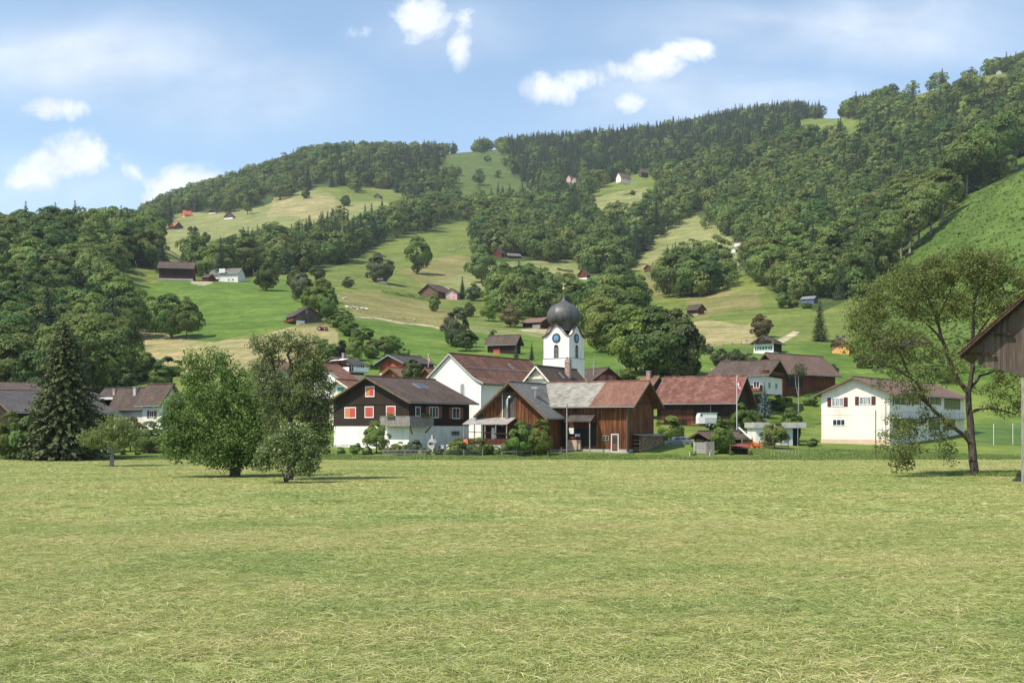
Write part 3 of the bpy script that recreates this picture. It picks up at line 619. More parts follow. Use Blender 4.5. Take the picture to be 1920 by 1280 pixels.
# ------------------------------------------------------------------ single trees and shrubs of the meadows and gardens
SOLO = [ # x, y of the foot, height in photo px, kind, width factor, label
 (500, 545, 50, 'orchard', .95, 'round green tree standing alone on the meadow just right of the white farmhouse'),
 (553, 545, 46, 'lush', .8, 'tree heading the row of bushes, just right of the lone round meadow tree'),
 (566, 566, 54, 'grey', .9, 'pale green bushy tree behind the big bush on the stream row'),
 (598, 588, 62, 'yellow', .9, 'large yellowish bushy tree of the stream row left of the sheep'),
 (616, 596, 54, 'lush', .8, 'dark bushy tree at the right end of the stream row, above the grey barn'),
 (594, 526, 28, 'orchard', 1.1, 'spreading orchard tree above the stream row'),
 (653, 540, 21, 'orchard', 1.2, 'small spreading orchard tree on the pasture above the sheep'),
 (712, 530, 56, 'grey', 1.15, 'broad grey green tree standing behind the red house'),
 (783, 514, 70, 'lush', .75, 'tall dense tree alone on the middle meadow'),
 (903, 530, 68, 'lush', .85, 'tall dark tree by the barns below the middle wood'),
 (814, 584, 36, 'yellow', .7, 'slim young tree below the pink house'),
 (867, 561, 44, 'column', 1.0, 'narrow dark conifer beside the pink house'),
 (889, 564, 32, 'grey', 1.2, 'bushy tree right of the conifer by the pink house'),
 (880, 594, 28, 'orchard', .9, 'small orchard tree left of the round one on the meadow'),
 (917, 602, 37, 'yellow', .95, 'round bright orchard tree casting a shadow on the meadow'),
 (957, 613, 43, 'copper', 1.0, 'reddish brown leaved tree left of the open barn'),
 (855, 650, 74, 'grey', .8, 'tall grey green pear tree on the meadow above the church roof'),
 (874, 658, 40, 'orchard', 1.2, 'spreading fruit tree on the meadow just above the church roof'),
 (926, 656, 36, 'lush', .9, 'dark fruit tree beside the brown barn behind the church'),
 (968, 676, 36, 'column', .9, 'pointed conifer right behind the church roof, left of the pair'),
 (997, 676, 36, 'column', .9, 'pointed conifer right behind the church roof, nearest the tower'),
 (292, 622, 74, 'wood_hi', 1.0, 'left tree of the dark clump at the edge of the lush meadow'),
 (320, 634, 88, 'wood_hi', .95, 'middle tree of the dark clump at the edge of the lush meadow'),
 (350, 636, 78, 'wood_hi', .8, 'right tree of the dark clump at the edge of the lush meadow'),
 (1192, 700, 116, 'yellow', 1.0, 'big light green tree right of the church tower'),
 (1236, 704, 130, 'orchard', 1.0, 'tallest of the big trees right of the church tower'),
 (1276, 706, 116, 'pine', .85, 'big dark tree at the right end of the group beside the church tower'),
 (1140, 660, 90, 'yellow', 1.05, 'light green tree just right of the tower clock'),
 (1166, 662, 82, 'lush', 1.05, 'green tree between the tower clock and the big tree group'),
 (1112, 610, 56, 'wood_hi', .9, 'dark tree immediately right of the onion dome'),
 (1427, 632, 44, 'copper', 1.05, 'brownish tree behind the white chalet'),
 (1537, 640, 84, 'spruce', 1.1, 'dark spruce standing alone below the blue grey shed'),
 (1330, 664, 20, 'grey', 1.0, 'small grey tree on the meadow at the left of the olive bushes'),
 (1350, 686, 34, 'grey', 1.15, 'left olive green bushy tree below the white chalet'),
 (1378, 690, 36, 'grey', 1.1, 'middle olive green bushy tree below the white chalet'),
 (1404, 690, 28, 'grey', 1.2, 'right olive green bushy tree below the white chalet'),
 (1484, 797, 64, 'lush', .75, 'dense green garden tree left of the large white house'),
 (1433, 782, 66, 'blue', .95, 'bluish spruce beside the red roofed barn'),
 (1392, 806, 56, 'lush', .8, 'green bushy tree behind the flagpole'),
 (1355, 838, 66, 'lush', .85, 'dark round tree in front of the garden hut'),
 (1452, 832, 52, 'yellow', 1.1, 'thin young tree in front of the flat roofed garage'),
 (1256, 822, 48, 'shrub_yellow', .95, 'large pale green shrub beside the red roofed barn'),
 (1524, 829, 18, 'shrub', 1.1, 'round dark bush on the grass right of the garage'),
 (706, 843, 62, 'yellow', .85, 'young light green tree in front of the white base of the brown chalet'),
 (975, 843, 66, 'lush', .8, 'left fruit tree in front of the grey roofed workshop'),
 (1014, 843, 72, 'yellow', .75, 'right fruit tree in front of the grey roofed workshop'),
 (772, 716, 42, 'pine', 1.0, 'round dark evergreen in front of the honey coloured chalet'),
 (18, 862, 88, 'lush', .8, 'dark tree at the left edge of the mown field'),
 (58, 862, 78, 'shrub', .8, 'dark leafy bush left of the big spruce'),
 (244, 846, 66, 'copper', .9, 'reddish garden shrub tree in front of the white walled house'),
 (280, 848, 58, 'lush', 1.1, 'green garden tree right of the reddish one'),
 (336, 800, 78, 'blue', .85, 'bluish spruce beside the house with maroon shutters'),
 (275, 704, 44, 'lush', .9, 'green tree on the bank above the left houses'),
 (315, 706, 38, 'shrub', 1.2, 'round bush on the bank above the left houses'),
 (642, 670, 33, 'purple', .8, 'dark purple leaved tree above the red brown chalet'),
 (666, 676, 44, 'yellow', .8, 'light green tree right of the purple leaved tree'),
 (614, 672, 24, 'shrub', 1.2, 'dark bush left of the purple leaved tree'),
 (696, 672, 36, 'lush', 1.0, 'left tree of the dark group right of the purple leaved tree'),
 (722, 668, 38, 'lush', 1.0, 'right tree of the dark group right of the purple leaved tree'),
 (757, 668, 16, 'shrub', 1.3, 'low bush above the honey coloured chalet'),
 (653, 630, 40, 'lush', 1.0, 'dark tree right of the grey barn on the tan hill'),
 (632, 614, 26, 'shrub_lush', 1.3, 'bush between the grey barn and the stream trees'),
 (684, 636, 24, 'shrub_lush', 1.2, 'bush on the right flank of the tan hill'),
 (386, 455, 20, 'orchard', .95, 'lone tree in the middle of the upper left meadow'),
 (357, 435, 11, 'orchard', 1.0, 'left tree of the pair by the red roofed farm'),
 (366, 435, 11, 'orchard', 1.0, 'right tree of the pair by the red roofed farm'),
 (573, 372, 20, 'lush', 1.0, 'round tree at the top corner of the tan upper meadow'),
 (431, 398, 38, 'wood_lo', .8, 'tall tree left of the dark edge of the upper meadow'),
 (464, 402, 36, 'wood_lo', .7, 'slim tree at the dark edge of the upper meadow'),
 (648, 386, 20, 'orchard', 1.1, 'spreading tree left of the hay hut on the upper meadow'),
 (1302, 476, 22, 'column', 1.2, 'pointed tree on the pale meadow above the copse'),
 (1190, 556, 14, 'shrub', 1.6, 'low round bush on the pasture right of the church dome'),
 (1322, 430, 26, 'wood_lo', .9, 'tree at the head of the pale meadow on the right'),
 (1497, 706, 38, 'grey', .8, 'tuft of grey green leaves on the pollard beside the pale red barn'),
 (1570, 655, 22, 'shrub', 1.0, 'dark bush left of the orange house'),
 (1620, 690, 30, 'grey', 1.2, 'bushy tree left of the white house roof'),
 (1650, 688, 26, 'lush', 1.2, 'green bush behind the white house roof'),
 (1775, 718, 34, 'lush', 1.2, 'green bush above the right end of the white house'),
 (1488, 575, 15, 'shrub', 1.3, 'dark bush in front of the left end of the blue grey shed'),
 (1512, 578, 12, 'shrub_lush', 1.4, 'bush in front of the blue grey shed near the dark spruce'),
 (1468, 578, 30, 'lush', 1.0, 'tree at the wood edge left of the blue grey shed'),
 (1402, 474, 20, 'shrub', 1.2, 'bush right of the tiny hut with the orange red roof'),
 (580, 578, 42, 'lush', .9, 'dark tree in the middle of the stream row above the grey barn'),
 (606, 566, 44, 'orchard', 1.0, 'tree behind the large yellowish tree of the stream row'),
 (640, 604, 26, 'shrub_lush', 1.3, 'bush at the lower right of the stream row beside the sandy path'),
 (668, 650, 34, 'lush', 1.0, 'bushy tree on the right flank of the tan hill above the purple leaved tree'),
 (738, 662, 34, 'lush', 1.1, 'rightmost tree of the dark group above the honey coloured chalet'),
 (600, 652, 20, 'shrub', 1.4, 'dark bush on the lower edge of the tan hill'),
 (626, 668, 24, 'shrub_lush', 1.2, 'fresh green bush left below the purple leaved tree'),
 (700, 692, 14, 'shrub_lush', 1.4, 'bush between the red brown and honey coloured chalets'),
 (1310, 842, 20, 'shrub_grey', 1.2, 'grey green bush behind the pale slatted bin'),
 (1340, 806, 26, 'shrub_lush', 1.2, 'bush right of the white box trailer'),
 (1412, 812, 44, 'lush', .9, 'green tree behind the left end of the flat roofed garage'),
 (1466, 770, 30, 'shrub_lush', 1.2, 'bright bush on the bank above the flat roofed garage'),
 (1520, 760, 22, 'shrub_lush', 1.2, 'bush on the bank left of the large white house'),
 (1560, 706, 24, 'grey', 1.2, 'grey green tree behind the left eave of the large white house'),
 (1180, 712, 22, 'shrub_lush', 1.3, 'bush right of the red walled house by the tower'),
 (1300, 702, 34, 'lush', 1.0, 'small tree at the foot of the big dark tree by the church'),
 (150, 770, 40, 'lush', 1.0, 'tree on the bank just right of the big spruce'),
 (236, 736, 46, 'orchard', 1.0, 'bright tree on the bank above the terrace house'),
 (300, 722, 30, 'shrub_lush', 1.3, 'bush on the bank above the white walled house'),
 (262, 716, 26, 'shrub_yellow', 1.3, 'yellowish bush on the bank above the speckled roof'),
 (846, 354, 24, 'wood_lo', 1.1, 'leftmost tree in the grassy gap of the skyline ridge'),
 (858, 330, 18, 'wood_lo', 1.2, 'tree high on the left side of the skyline gap'),
 (898, 348, 32, 'wood_lo', 1.0, 'tallest tree in the grassy gap of the skyline ridge'),
 (914, 304, 13, 'wood_lo', 1.2, 'small tree near the top of the skyline gap'),
 (934, 334, 15, 'wood_lo', 1.2, 'small tree right of the middle of the skyline gap'),
 (947, 312, 17, 'wood_lo', 1.1, 'tree at the right edge of the skyline gap'),
 (1158, 388, 12, 'orchard', 1.1, 'small tree low on the high meadow below the two houses'),
 (1186, 366, 10, 'orchard', 1.2, 'small tree in the middle of the high meadow below the two houses'),
 (1216, 396, 40, 'wood_lo', .9, 'tree at the right edge of the high meadow below the skyline houses'),
]
for (x, y, hp, kind, wf, lab) in SOLO:
    Yf = 168 if x == 1497 else (150 if y > 838 and y < 862 else None)
    g = ground(x, y)
    if kind == 'pine' and x == 772: g = at(x, y, 205)
    for xx, YY in ((336, 163), (1452, 154), (1355, 147), (975, 143.3), (1014, 143.0), (706, 146.5), (1256, 165), (1392, 178), (1484, 176), (1524, 160)):
        if x == xx: g = at(x, y, YY); g.z = max(0, hz(g.x, g.y))
    if x in (1497,): continue
    sh = kind.startswith('shrub'); h = hp*g.y/F
    if x == 1427: NTREE += 1
    plant(kind, (g.x, g.y, g.z-.15), h, lab, 'shrub' if sh else 'tree', wide=wf, parts=True, name='garden_shrub' if sh else ('conifer_tree' if kind in ('column', 'pine', 'blue', 'spruce') else None))
# garden shrubs along the far edge of the field
for i, (x, y, hp, k) in enumerate([(612, 850, 12, 'shrub_yellow'), (640, 852, 14, 'shrub_grey'), (668, 851, 20, 'shrub'), (688, 852, 16, 'shrub_grey'), (745, 851, 22, 'shrub_yellow'), (760, 852, 18, 'shrub_lush'), (778, 850, 26, 'shrub_grey'), (800, 852, 14, 'shrub_lush'), (822, 853, 15, 'shrub_grey'), (842, 852, 17, 'shrub_yellow'),
    (858, 853, 28, 'shrub_yellow'), (872, 852, 18, 'shrub_lush'), (884, 854, 20, 'shrub_grey'), (898, 856, 30, 'shrub_lush'), (912, 856, 22, 'shrub'), (930, 853, 16, 'shrub_yellow'), (955, 850, 26, 'shrub'), (990, 851, 34, 'shrub_lush'), (1022, 851, 28, 'shrub'), (72, 862, 16, 'shrub_yellow'), (100, 862, 12, 'shrub_grey'), (128, 862, 14, 'shrub_lush'), (228, 852, 12, 'shrub_lush'), (258, 853, 9, 'shrub'), (1372, 854, 8, 'shrub_lush'), (1300, 848, 9, 'shrub_yellow')]):
    g = at(x, y, 145); g.z = hz(g.x, g.y)
    plant(k, (g.x, g.y, g.z-.1), hp*g.y/F*1.1, {'shrub': 'dark green', 'shrub_grey': 'grey green', 'shrub_yellow': 'yellowish', 'shrub_lush': 'fresh green'}[k]+' low garden shrub along the field edge fence', 'shrub', 'garden shrubs along the field edge', name='garden_shrub')
# ------------------------------------------------------------------ buildings
def solve_t(C, d, px):
    u = (px-CX)/F; den = d.x-u*d.y
    return (u*C.y-C.x)/den
class House:
    """gabled house: ridge along local y, the visible gable ('front') at local y = -l/2; a < 0 shows the gable on the left and the +x eave side on the right"""
    def __init__(s, name, label, cat, a, xc, yb, xf, xs, ye, ya, Y=None, wall=plaster, upper=None, split=None, roof=roof_brown, w=None, l=None, over=(.8, .8), group=None, th=.22, below=2.0, fascia=None, apx=None, soffit=None, flare=0, roofparts=None, plinth=None):
        a = R(a); ex = Vector((math.cos(a), math.sin(a), 0)); ey = Vector((-math.sin(a), math.cos(a), 0))
        C = at(xc, yb, Y) if Y else ground(xc, yb); sgn = 1 if a < 0 else -1; df = -ex*sgn
        w = w or abs(solve_t(C, df, xf)); l = l or abs(solve_t(C, ey, xs)); og, oe = over
        s.a, s.w, s.l, s.sgn, s.C = a, w, l, sgn, C
        o = C+df*(w/2)+ey*(l/2); s.root = thing(name, o, a, label, cat, group); s.o = o; s.ex, s.ey = ex, ey
        tip = C-df*oe-ey*og; zt = H+(HY-ye)/F*tip.y-C.z
        mid = C+df*(w/2)-ey*og; za = H+(HY-ya)/F*mid.y-C.z
        ax = 0
        if apx is not None: ax = (-w/2*sgn)+sgn*abs(solve_t(C-ey*og+df*w, -df, apx)) if sgn > 0 else w/2-abs(solve_t(C-ey*og+df*w, -df, apx))
        run = (w/2+oe)-ax*sgn; k = (za-zt)/run; s.k, s.za, s.ax = k, za, ax
        zr = lambda x: za-k*abs(x-ax)
        s.zr = zr; hw = w/2
        prof = [(-hw, -below), (hw, -below), (hw, zr(hw)-th), (ax, za-th), (-hw, zr(-hw)-th)]
        if upper is None:
            MB().prism(prof, -l/2, l/2).build('wall', wall, s.root)
        else:
            zs = H+(HY-split)/F*C.y-C.z; p = .05
            MB().box(-hw, hw, -l/2, l/2, -below, zs).build('base_wall', wall, s.root)
            MB().prism([(-hw-p, zs), (hw+p, zs), (hw+p, zr(hw+p)-th), (ax, za-th), (-hw-p, zr(-hw-p)-th)], -l/2-p, l/2+p).build('upper_wall', upper, s.root)
        # roof slab following both slopes, with a slight flare at the eaves when asked
        def side(x, t):
            f = flare*max(0, (abs(x-ax)-run*.62)/(run*.38))**2 if flare else 0
            return za-k*abs(x-ax)-t+f
        xs_ = [-hw-oe, -hw*.8, -hw*.55, ax, hw*.55, hw*.8, hw+oe] if flare else [-hw-oe, ax, hw+oe]
        top = [(x, side(x, 0)) for x in xs_]; bot = [(x, side(x, th)) for x in xs_]
        poly = bot+top[::-1]
        for (y0, y1, rm) in (roofparts or [(0, 1, roof)]):
            ya_, yb_ = -l/2-og+(l+2*og)*y0, -l/2-og+(l+2*og)*y1
            vs = [(x, ya_, z) for x, z in bot]+[(x, ya_, z) for x, z in top]+[(x, yb_, z) for x, z in bot]+[(x, yb_, z) for x, z in top]; n = len(bot); fs = []
            for i in range(n-1): fs += [(i, i+1, n+i+1, n+i), (2*n+i, 3*n+i, 3*n+i+1, 2*n+i+1), (n+i, n+i+1, 3*n+i+1, 3*n+i), (i, 2*n+i, 2*n+i+1, i+1)]
            fs += [(0, n, 3*n, 2*n), (n-1, 3*n-1, 4*n-1, 2*n-1)]
            s.roof = MB().add(vs, fs).build('roof', rm, s.root)
        MB().tube([(ax, -l/2-og-.02, za+.03), (ax, l/2+og+.02, za+.03)], .13, 8).build('ridge_tiles', roof if not roofparts else roofparts[0][2], s.root)
        b = MB()   # bargeboards along the gable edge
        for yy in (-l/2-og-.03, l/2+og+.03):
            for i in range(len(bot)-1): b.bar((bot[i][0], yy, bot[i][1]+.07), (bot[i+1][0], yy, bot[i+1][1]+.07), .05, .26)
        b.build('bargeboard', fascia or timber, s.root)
        for sg in (-1, 1): x = sg*(hw+oe)+sg*.05; MB().bar((x, -l/2-og, side(sg*(hw+oe), th*.6)), (x, l/2+og, side(sg*(hw+oe), th*.6)), .12, .12).build('gutter', steel, s.root)
        if plinth: MB().box(-hw-.06, hw+.06, -l/2-.06, l/2+.06, -below, plinth).build('plinth', concrete, s.root)
        s.off = .06 if upper is not None else .0
    def p2f(s, face, x, y):
        """photo pixel -> (along, height) on a facade"""
        d = Vector(((x-CX)/F, 1, (HY-y)/F)); c = Vector((0, 0, H))
        if face == 'front': n = -s.ey; q = s.o-s.ey*(s.l/2)
        else: n = s.ex*s.sgn; q = s.o+s.ex*(s.sgn*s.w/2)
        t = (q-c).dot(n)/d.dot(n); p = c+d*t-s.o
        return (p.dot(s.ex) if face == 'front' else p.dot(s.ey)), p.z
    def block(s, mb, face, u0, u1, z0, z1, d0, d1, mi=0):
        """box on a facade from depth d0 to d1 (outwards)"""
        if face == 'front': mb.box(u0, u1, -s.l/2-d1, -s.l/2-d0, z0, z1, mi)
        else:
            X = s.sgn*s.w/2; a, b = sorted((X+s.sgn*d0, X+s.sgn*d1)); mb.box(a, b, u0, u1, z0, z1, mi)
    def window(s, face, x0, y0, x1, y1, shut=None, fr=white, gl=glass, bars=(1, 1), closed=None, sw=None, name='window', uvz=None):
        if uvz: u0, u1, z0, z1 = uvz
        else:
            ym = (y0+y1)/2; xm = (x0+x1)/2
            u0, _ = s.p2f(face, x0, ym); u1, _ = s.p2f(face, x1, ym); _, z1 = s.p2f(face, xm, y0); _, z0 = s.p2f(face, xm, y1)
        if u0 > u1: u0, u1 = u1, u0
        f = min(.12, (u1-u0)*.1); d = s.off; m = MB(); B = s.block
        B(m, face, u0, u0+f, z0, z1, d, d+.07); B(m, face, u1-f, u1, z0, z1, d, d+.07); B(m, face, u0+f, u1-f, z1-f, z1, d, d+.07); B(m, face, u0+f, u1-f, z0, z0+f, d, d+.07)
        if not closed:
            for i in range(bars[0]): c = u0+(u1-u0)*(i+1)/(bars[0]+1); B(m, face, c-.04, c+.04, z0+f, z1-f, d, d+.06)
            for i in range(bars[1]): c = z0+(z1-z0)*(i+1)/(bars[1]+1); B(m, face, u0+f, u1-f, c-.025, c+.025, d, d+.055)
        wn = m.build(name, fr, s.root)
        if closed:
            h = (u0+u1)/2
            for q, (ua, ub) in zip(closed, ((u0+f, h-.015), (h+.015, u1-f))): m = MB(); B(m, face, ua, ub, z0+f, z1-f, d, d+.05); m.build('shutter', q, wn)
        else: m = MB(); B(m, face, u0+f, u1-f, z0+f, z1-f, d, d+.03); m.build('pane', gl, wn)
        if shut:
            q = sw or (u1-u0)*.5
            for ua, ub in ((u0-q-.03, u0-.03), (u1+.03, u1+q+.03)): m = MB(); B(m, face, ua, ub, z0, z1, d, d+.06); m.build('shutter', shut, wn)
        return wn
    def panel(s, name, m_, face, x0, y0, x1, y1, d=.05, uvz=None, parent=None):
        if uvz: u0, u1, z0, z1 = uvz
        else:
            ym = (y0+y1)/2; xm = (x0+x1)/2
            u0, _ = s.p2f(face, x0, ym); u1, _ = s.p2f(face, x1, ym); _, z1 = s.p2f(face, xm, y0); _, z0 = s.p2f(face, xm, y1)
        if u0 > u1: u0, u1 = u1, u0
        m = MB(); s.block(m, face, u0, u1, z0, z1, s.off, s.off+d); return m.build(name, m_, parent or s.root)
    def row(s, face, n, z0, z1, wd=1.0, shut=None, fr=white, gl=glass, u=None, bars=(1, 0)):
        span = (s.w if face == 'front' else s.l); a, b = u or (-.36*span, .36*span)
        for i in range(n):
            c = a+(b-a)*(i+.5)/n; s.window(face, 0, 0, 0, 0, shut, fr, gl, bars, uvz=(c-wd/2, c+wd/2, z0, z1))
    def chimney(s, t, x, h=1.2, wd=.7, m_=brick, cap=True):
        """on the roof at fraction t of the length and offset x from the ridge"""
        y = -s.l/2+s.l*t; z = s.zr(x); m = MB().box(x-wd/2, x+wd/2, y-wd/2, y+wd/2, z-.6, max(z, s.za)*0+z+h)
        c = m.build('chimney', m_, s.root)
        if cap: MB().box(x-wd/2-.08, x+wd/2+.08, y-wd/2-.08, y+wd/2+.08, z+h, z+h+.1).build('chimney_cap', concrete, c)
        return c

# ---- the brown chalet with the white base, nearest in the middle of the picture
h = House('chalet', 'dark brown chalet on a white base with red shutters and a corner balcony', 'house', -38, 767, 836, 626, 879, 753, 705, Y=152, wall=plaster, upper=wood_dark, split=798, roof=roof_brown, over=(1.0, 1.1), below=1.2)
for x0, y0, x1, y1, cl in ((686, 724, 703, 744, (shut_orange, shut_red)), (647, 763, 668.4, 784, (shut_orange, shut_red)), (684.8, 761.5, 701.6, 783, (shut_red, shut_red)), (725, 760.5, 742.6, 782, (shut_red, shut_red))):
    h.window('front', x0, y0, x1, y1, closed=cl)
h.window('side', 804, 762, 821, 783.5, shut=shut_brown, bars=(2, 0), sw=.75); h.window('side', 847, 764, 861.5, 785, shut=shut_brown, bars=(1, 0), sw=.7)
h.window('side', 846, 807.5, 860.5, 816, fr=steel, bars=(2, 0)); h.window('side', 778, 762, 787.5, 780, bars=(0, 0), name='balcony_door')
# floor line board, balcony round the corner
z = h.p2f('front', 700, 765)[1]; zb0 = h.p2f('side', 785, 798)[1]; zb1 = h.p2f('side', 785, 781)[1]; X = h.w/2; Yf = -h.l/2
m = MB(); zl = h.p2f('front', 700, 758.5)[1]; m.box(-X-.1, X+.1, Yf-.13, Yf-.055, zl, zl+.1); m.build('floor_board', wood_dark, h.root)
uf = h.p2f('front', 724, 790)[0]; us = h.p2f('side', 800, 790)[0]; d = 1.25
m = MB(); m.box(uf, X+d, Yf-d, Yf-.06, zb0-.05, zb0+.1); m.box(X+.06, X+d, Yf-.06, us, zb0-.05, zb0+.1); b = m.build('balcony', timber_grey, h.root)
m = MB(); x = uf
while x < X+d: m.box(x, x+.14, Yf-d, Yf-d+.04, zb0+.1, zb1); x += .165
m.box(uf, X+d+.03, Yf-d-.04, Yf-d+.08, zb1, zb1+.08); y = Yf-d+.06
while y < us: m.box(X+d-.04, X+d, y, y+.14, zb0+.1, zb1); y += .165
m.box(X+d-.08, X+d+.04, Yf-d+.08, us, zb1, zb1+.08); m.build('railing', timber_grey, b)
m = MB(); m.bar((X+d*.5, Yf-.05, zb0-1.1), (X+d*.9, Yf-d*.8, zb0-.05), .14); m.bar((X+.05, us-.3, zb0-1.0), (X+d*.9, us-.3, zb0-.05), .14); m.build('bracket', timber, b)
rs = np.random.default_rng(3)
for (cx, cy, ln, al) in ((uf+2.2, Yf-d-.14, 1.5, 'x'), (X+d+.14, us-1.7, 1.4, 'y')):
    bx = (cx-ln/2, cx+ln/2, cy-.12, cy+.12) if al == 'x' else (cx-.12, cx+.12, cy-ln/2, cy+ln/2)
    fb = tag(MB().box(*bx, 0, .2).build('flower_box', timber, None, None), 'wooden flower box with green plants on the %s balcony rail of the brown chalet' % ('front' if al == 'x' else 'side'), 'flower box', 'flower boxes on the chalet balcony')
    fb.matrix_world = Matrix.Translation(h.o+Vector((0, 0, zb1-.12))) @ Matrix.Rotation(h.a, 4, 'Z')
    P = np.stack([rs.uniform(bx[0], bx[1], 160), rs.uniform(bx[2]-.1, bx[3]+.1, 160), rs.uniform(.15, .6, 160)], 1); V, Q = leaf_quads(rs, P, rdir(rs, 160), rs.uniform(.06, .13, 160))
    link('flower', npmesh('flower', V, Q, [leaf_yellow]), fb)
# skylight on the side slope
def skylight(h, t0, t1, x0, x1, name='skylight'):
    y0, y1 = -h.l/2+h.l*t0, -h.l/2+h.l*t1
    vs = [(x, y, h.zr(x)+dz) for dz in (.01, .12) for x in (x0, x1) for y in (y0, y1)]
    o = MB().add(vs, [(0, 1, 3, 2), (4, 6, 7, 5), (0, 4, 5, 1), (2, 3, 7, 6), (0, 2, 6, 4), (1, 5, 7, 3)]).build(name, steel, h.root)
    i = .1; sx = math.copysign(i, x1-x0)
    vs = [(x, y, h.zr(x)+dz) for dz in (.11, .135) for x in (x0+sx, x1-sx) for y in (y0+i, y1-i)]
    MB().add(vs, [(0, 1, 3, 2), (4, 6, 7, 5), (0, 4, 5, 1), (2, 3, 7, 6), (0, 2, 6, 4), (1, 5, 7, 3)]).build('pane', glass, o)
skylight(h, .50, .66, 2.2, 3.6)
m = MB(); 
for sx in (-1, 1): m.tube([(sx*X*.62+ (sx*.0), Yf-.4, h.zr(X)+.2), (sx*X*.62, Yf-.12, h.zr(X)+.2)], .02)
CHALET = h

# ---- church: nave and tower
h = House('church_nave', 'white church nave with a steep red brown tiled roof and arched window', 'church', -36, 902, 828, 789, 1046, 725, 662, Y=182, wall=plaster, roof=roof_church, over=(.35, .7), flare=.7, fascia=concrete, below=2)
def arched(mb, cx, z0, z1, r, y0, y1, n=12):
    """round-headed slab in the xz plane"""
    mb.prism([(cx-r, z0), (cx+r, z0)]+[(cx+r*math.cos(math.pi*i/n), z1-r+r*math.sin(math.pi*i/n)) for i in range(n+1)], y0, y1)
u, z1 = h.p2f('front', 867.5, 719); _, z0 = h.p2f('front', 867.5, 747); yf = -h.l/2
m = MB(); arched(m, u, z0-.1, z1+.12, .62, yf-.05, yf+.05); wn = m.build('arched_window', white, h.root)
m = MB(); arched(m, u, z0, z1, .42, yf-.08, yf-.04); m.build('pane', curtain, wn)
m = MB()
for i in range(1, 6): q = z0+(z1-z0)*i/6; m.box(u-.42, u+.42, yf-.1, yf-.07, q-.03, q+.03)
m.box(u-.03, u+.03, yf-.1, yf-.07, z0, z1); m.build('glazing_bar', steel, wn)
m = MB(); hw = h.w/2
m.box(hw-.45, hw+.04, yf-.06, yf+.4, -1, h.zr(hw)-.4); m.build('corner_pilaster', white, h.root)
m = MB(); m.tube([(hw+.6, yf-.1, h.zr(hw)-.5), (hw+.15, yf-.12, h.zr(hw)-1.2), (hw+.15, yf-.12, -1)], .07); m.build('downpipe', metal, h.root)
for t in (.25, .5, .75):
    uu = -h.l/2+h.l*t; m = MB(); X = hw+.03
    m.add([(X, uu-.5, 3.2), (X, uu+.5, 3.2), (X, uu+.5, 6.2), (X, uu, 6.8), (X, uu-.5, 6.2), (X+.03, uu-.5, 3.2), (X+.03, uu+.5, 3.2), (X+.03, uu+.5, 6.2), (X+.03, uu, 6.8), (X+.03, uu-.5, 6.2)], [(0, 1, 2, 3, 4), (9, 8, 7, 6, 5), (0, 5, 6, 1), (1, 6, 7, 2), (2, 7, 8, 3), (3, 8, 9, 4), (4, 9, 5, 0)])
    m.build('side_window', curtain, h.root)
# snow guard rail along the slope
m = MB(); x = hw*.48; m.bar((x, -h.l/2+.3, h.zr(x)+.16), (x, h.l/2-.3, h.zr(x)+.16), .06, .14); m.build('snow_guard', steel, h.root); skylight(h, .62, .65, 1.6, 2.6, 'roof_hatch')

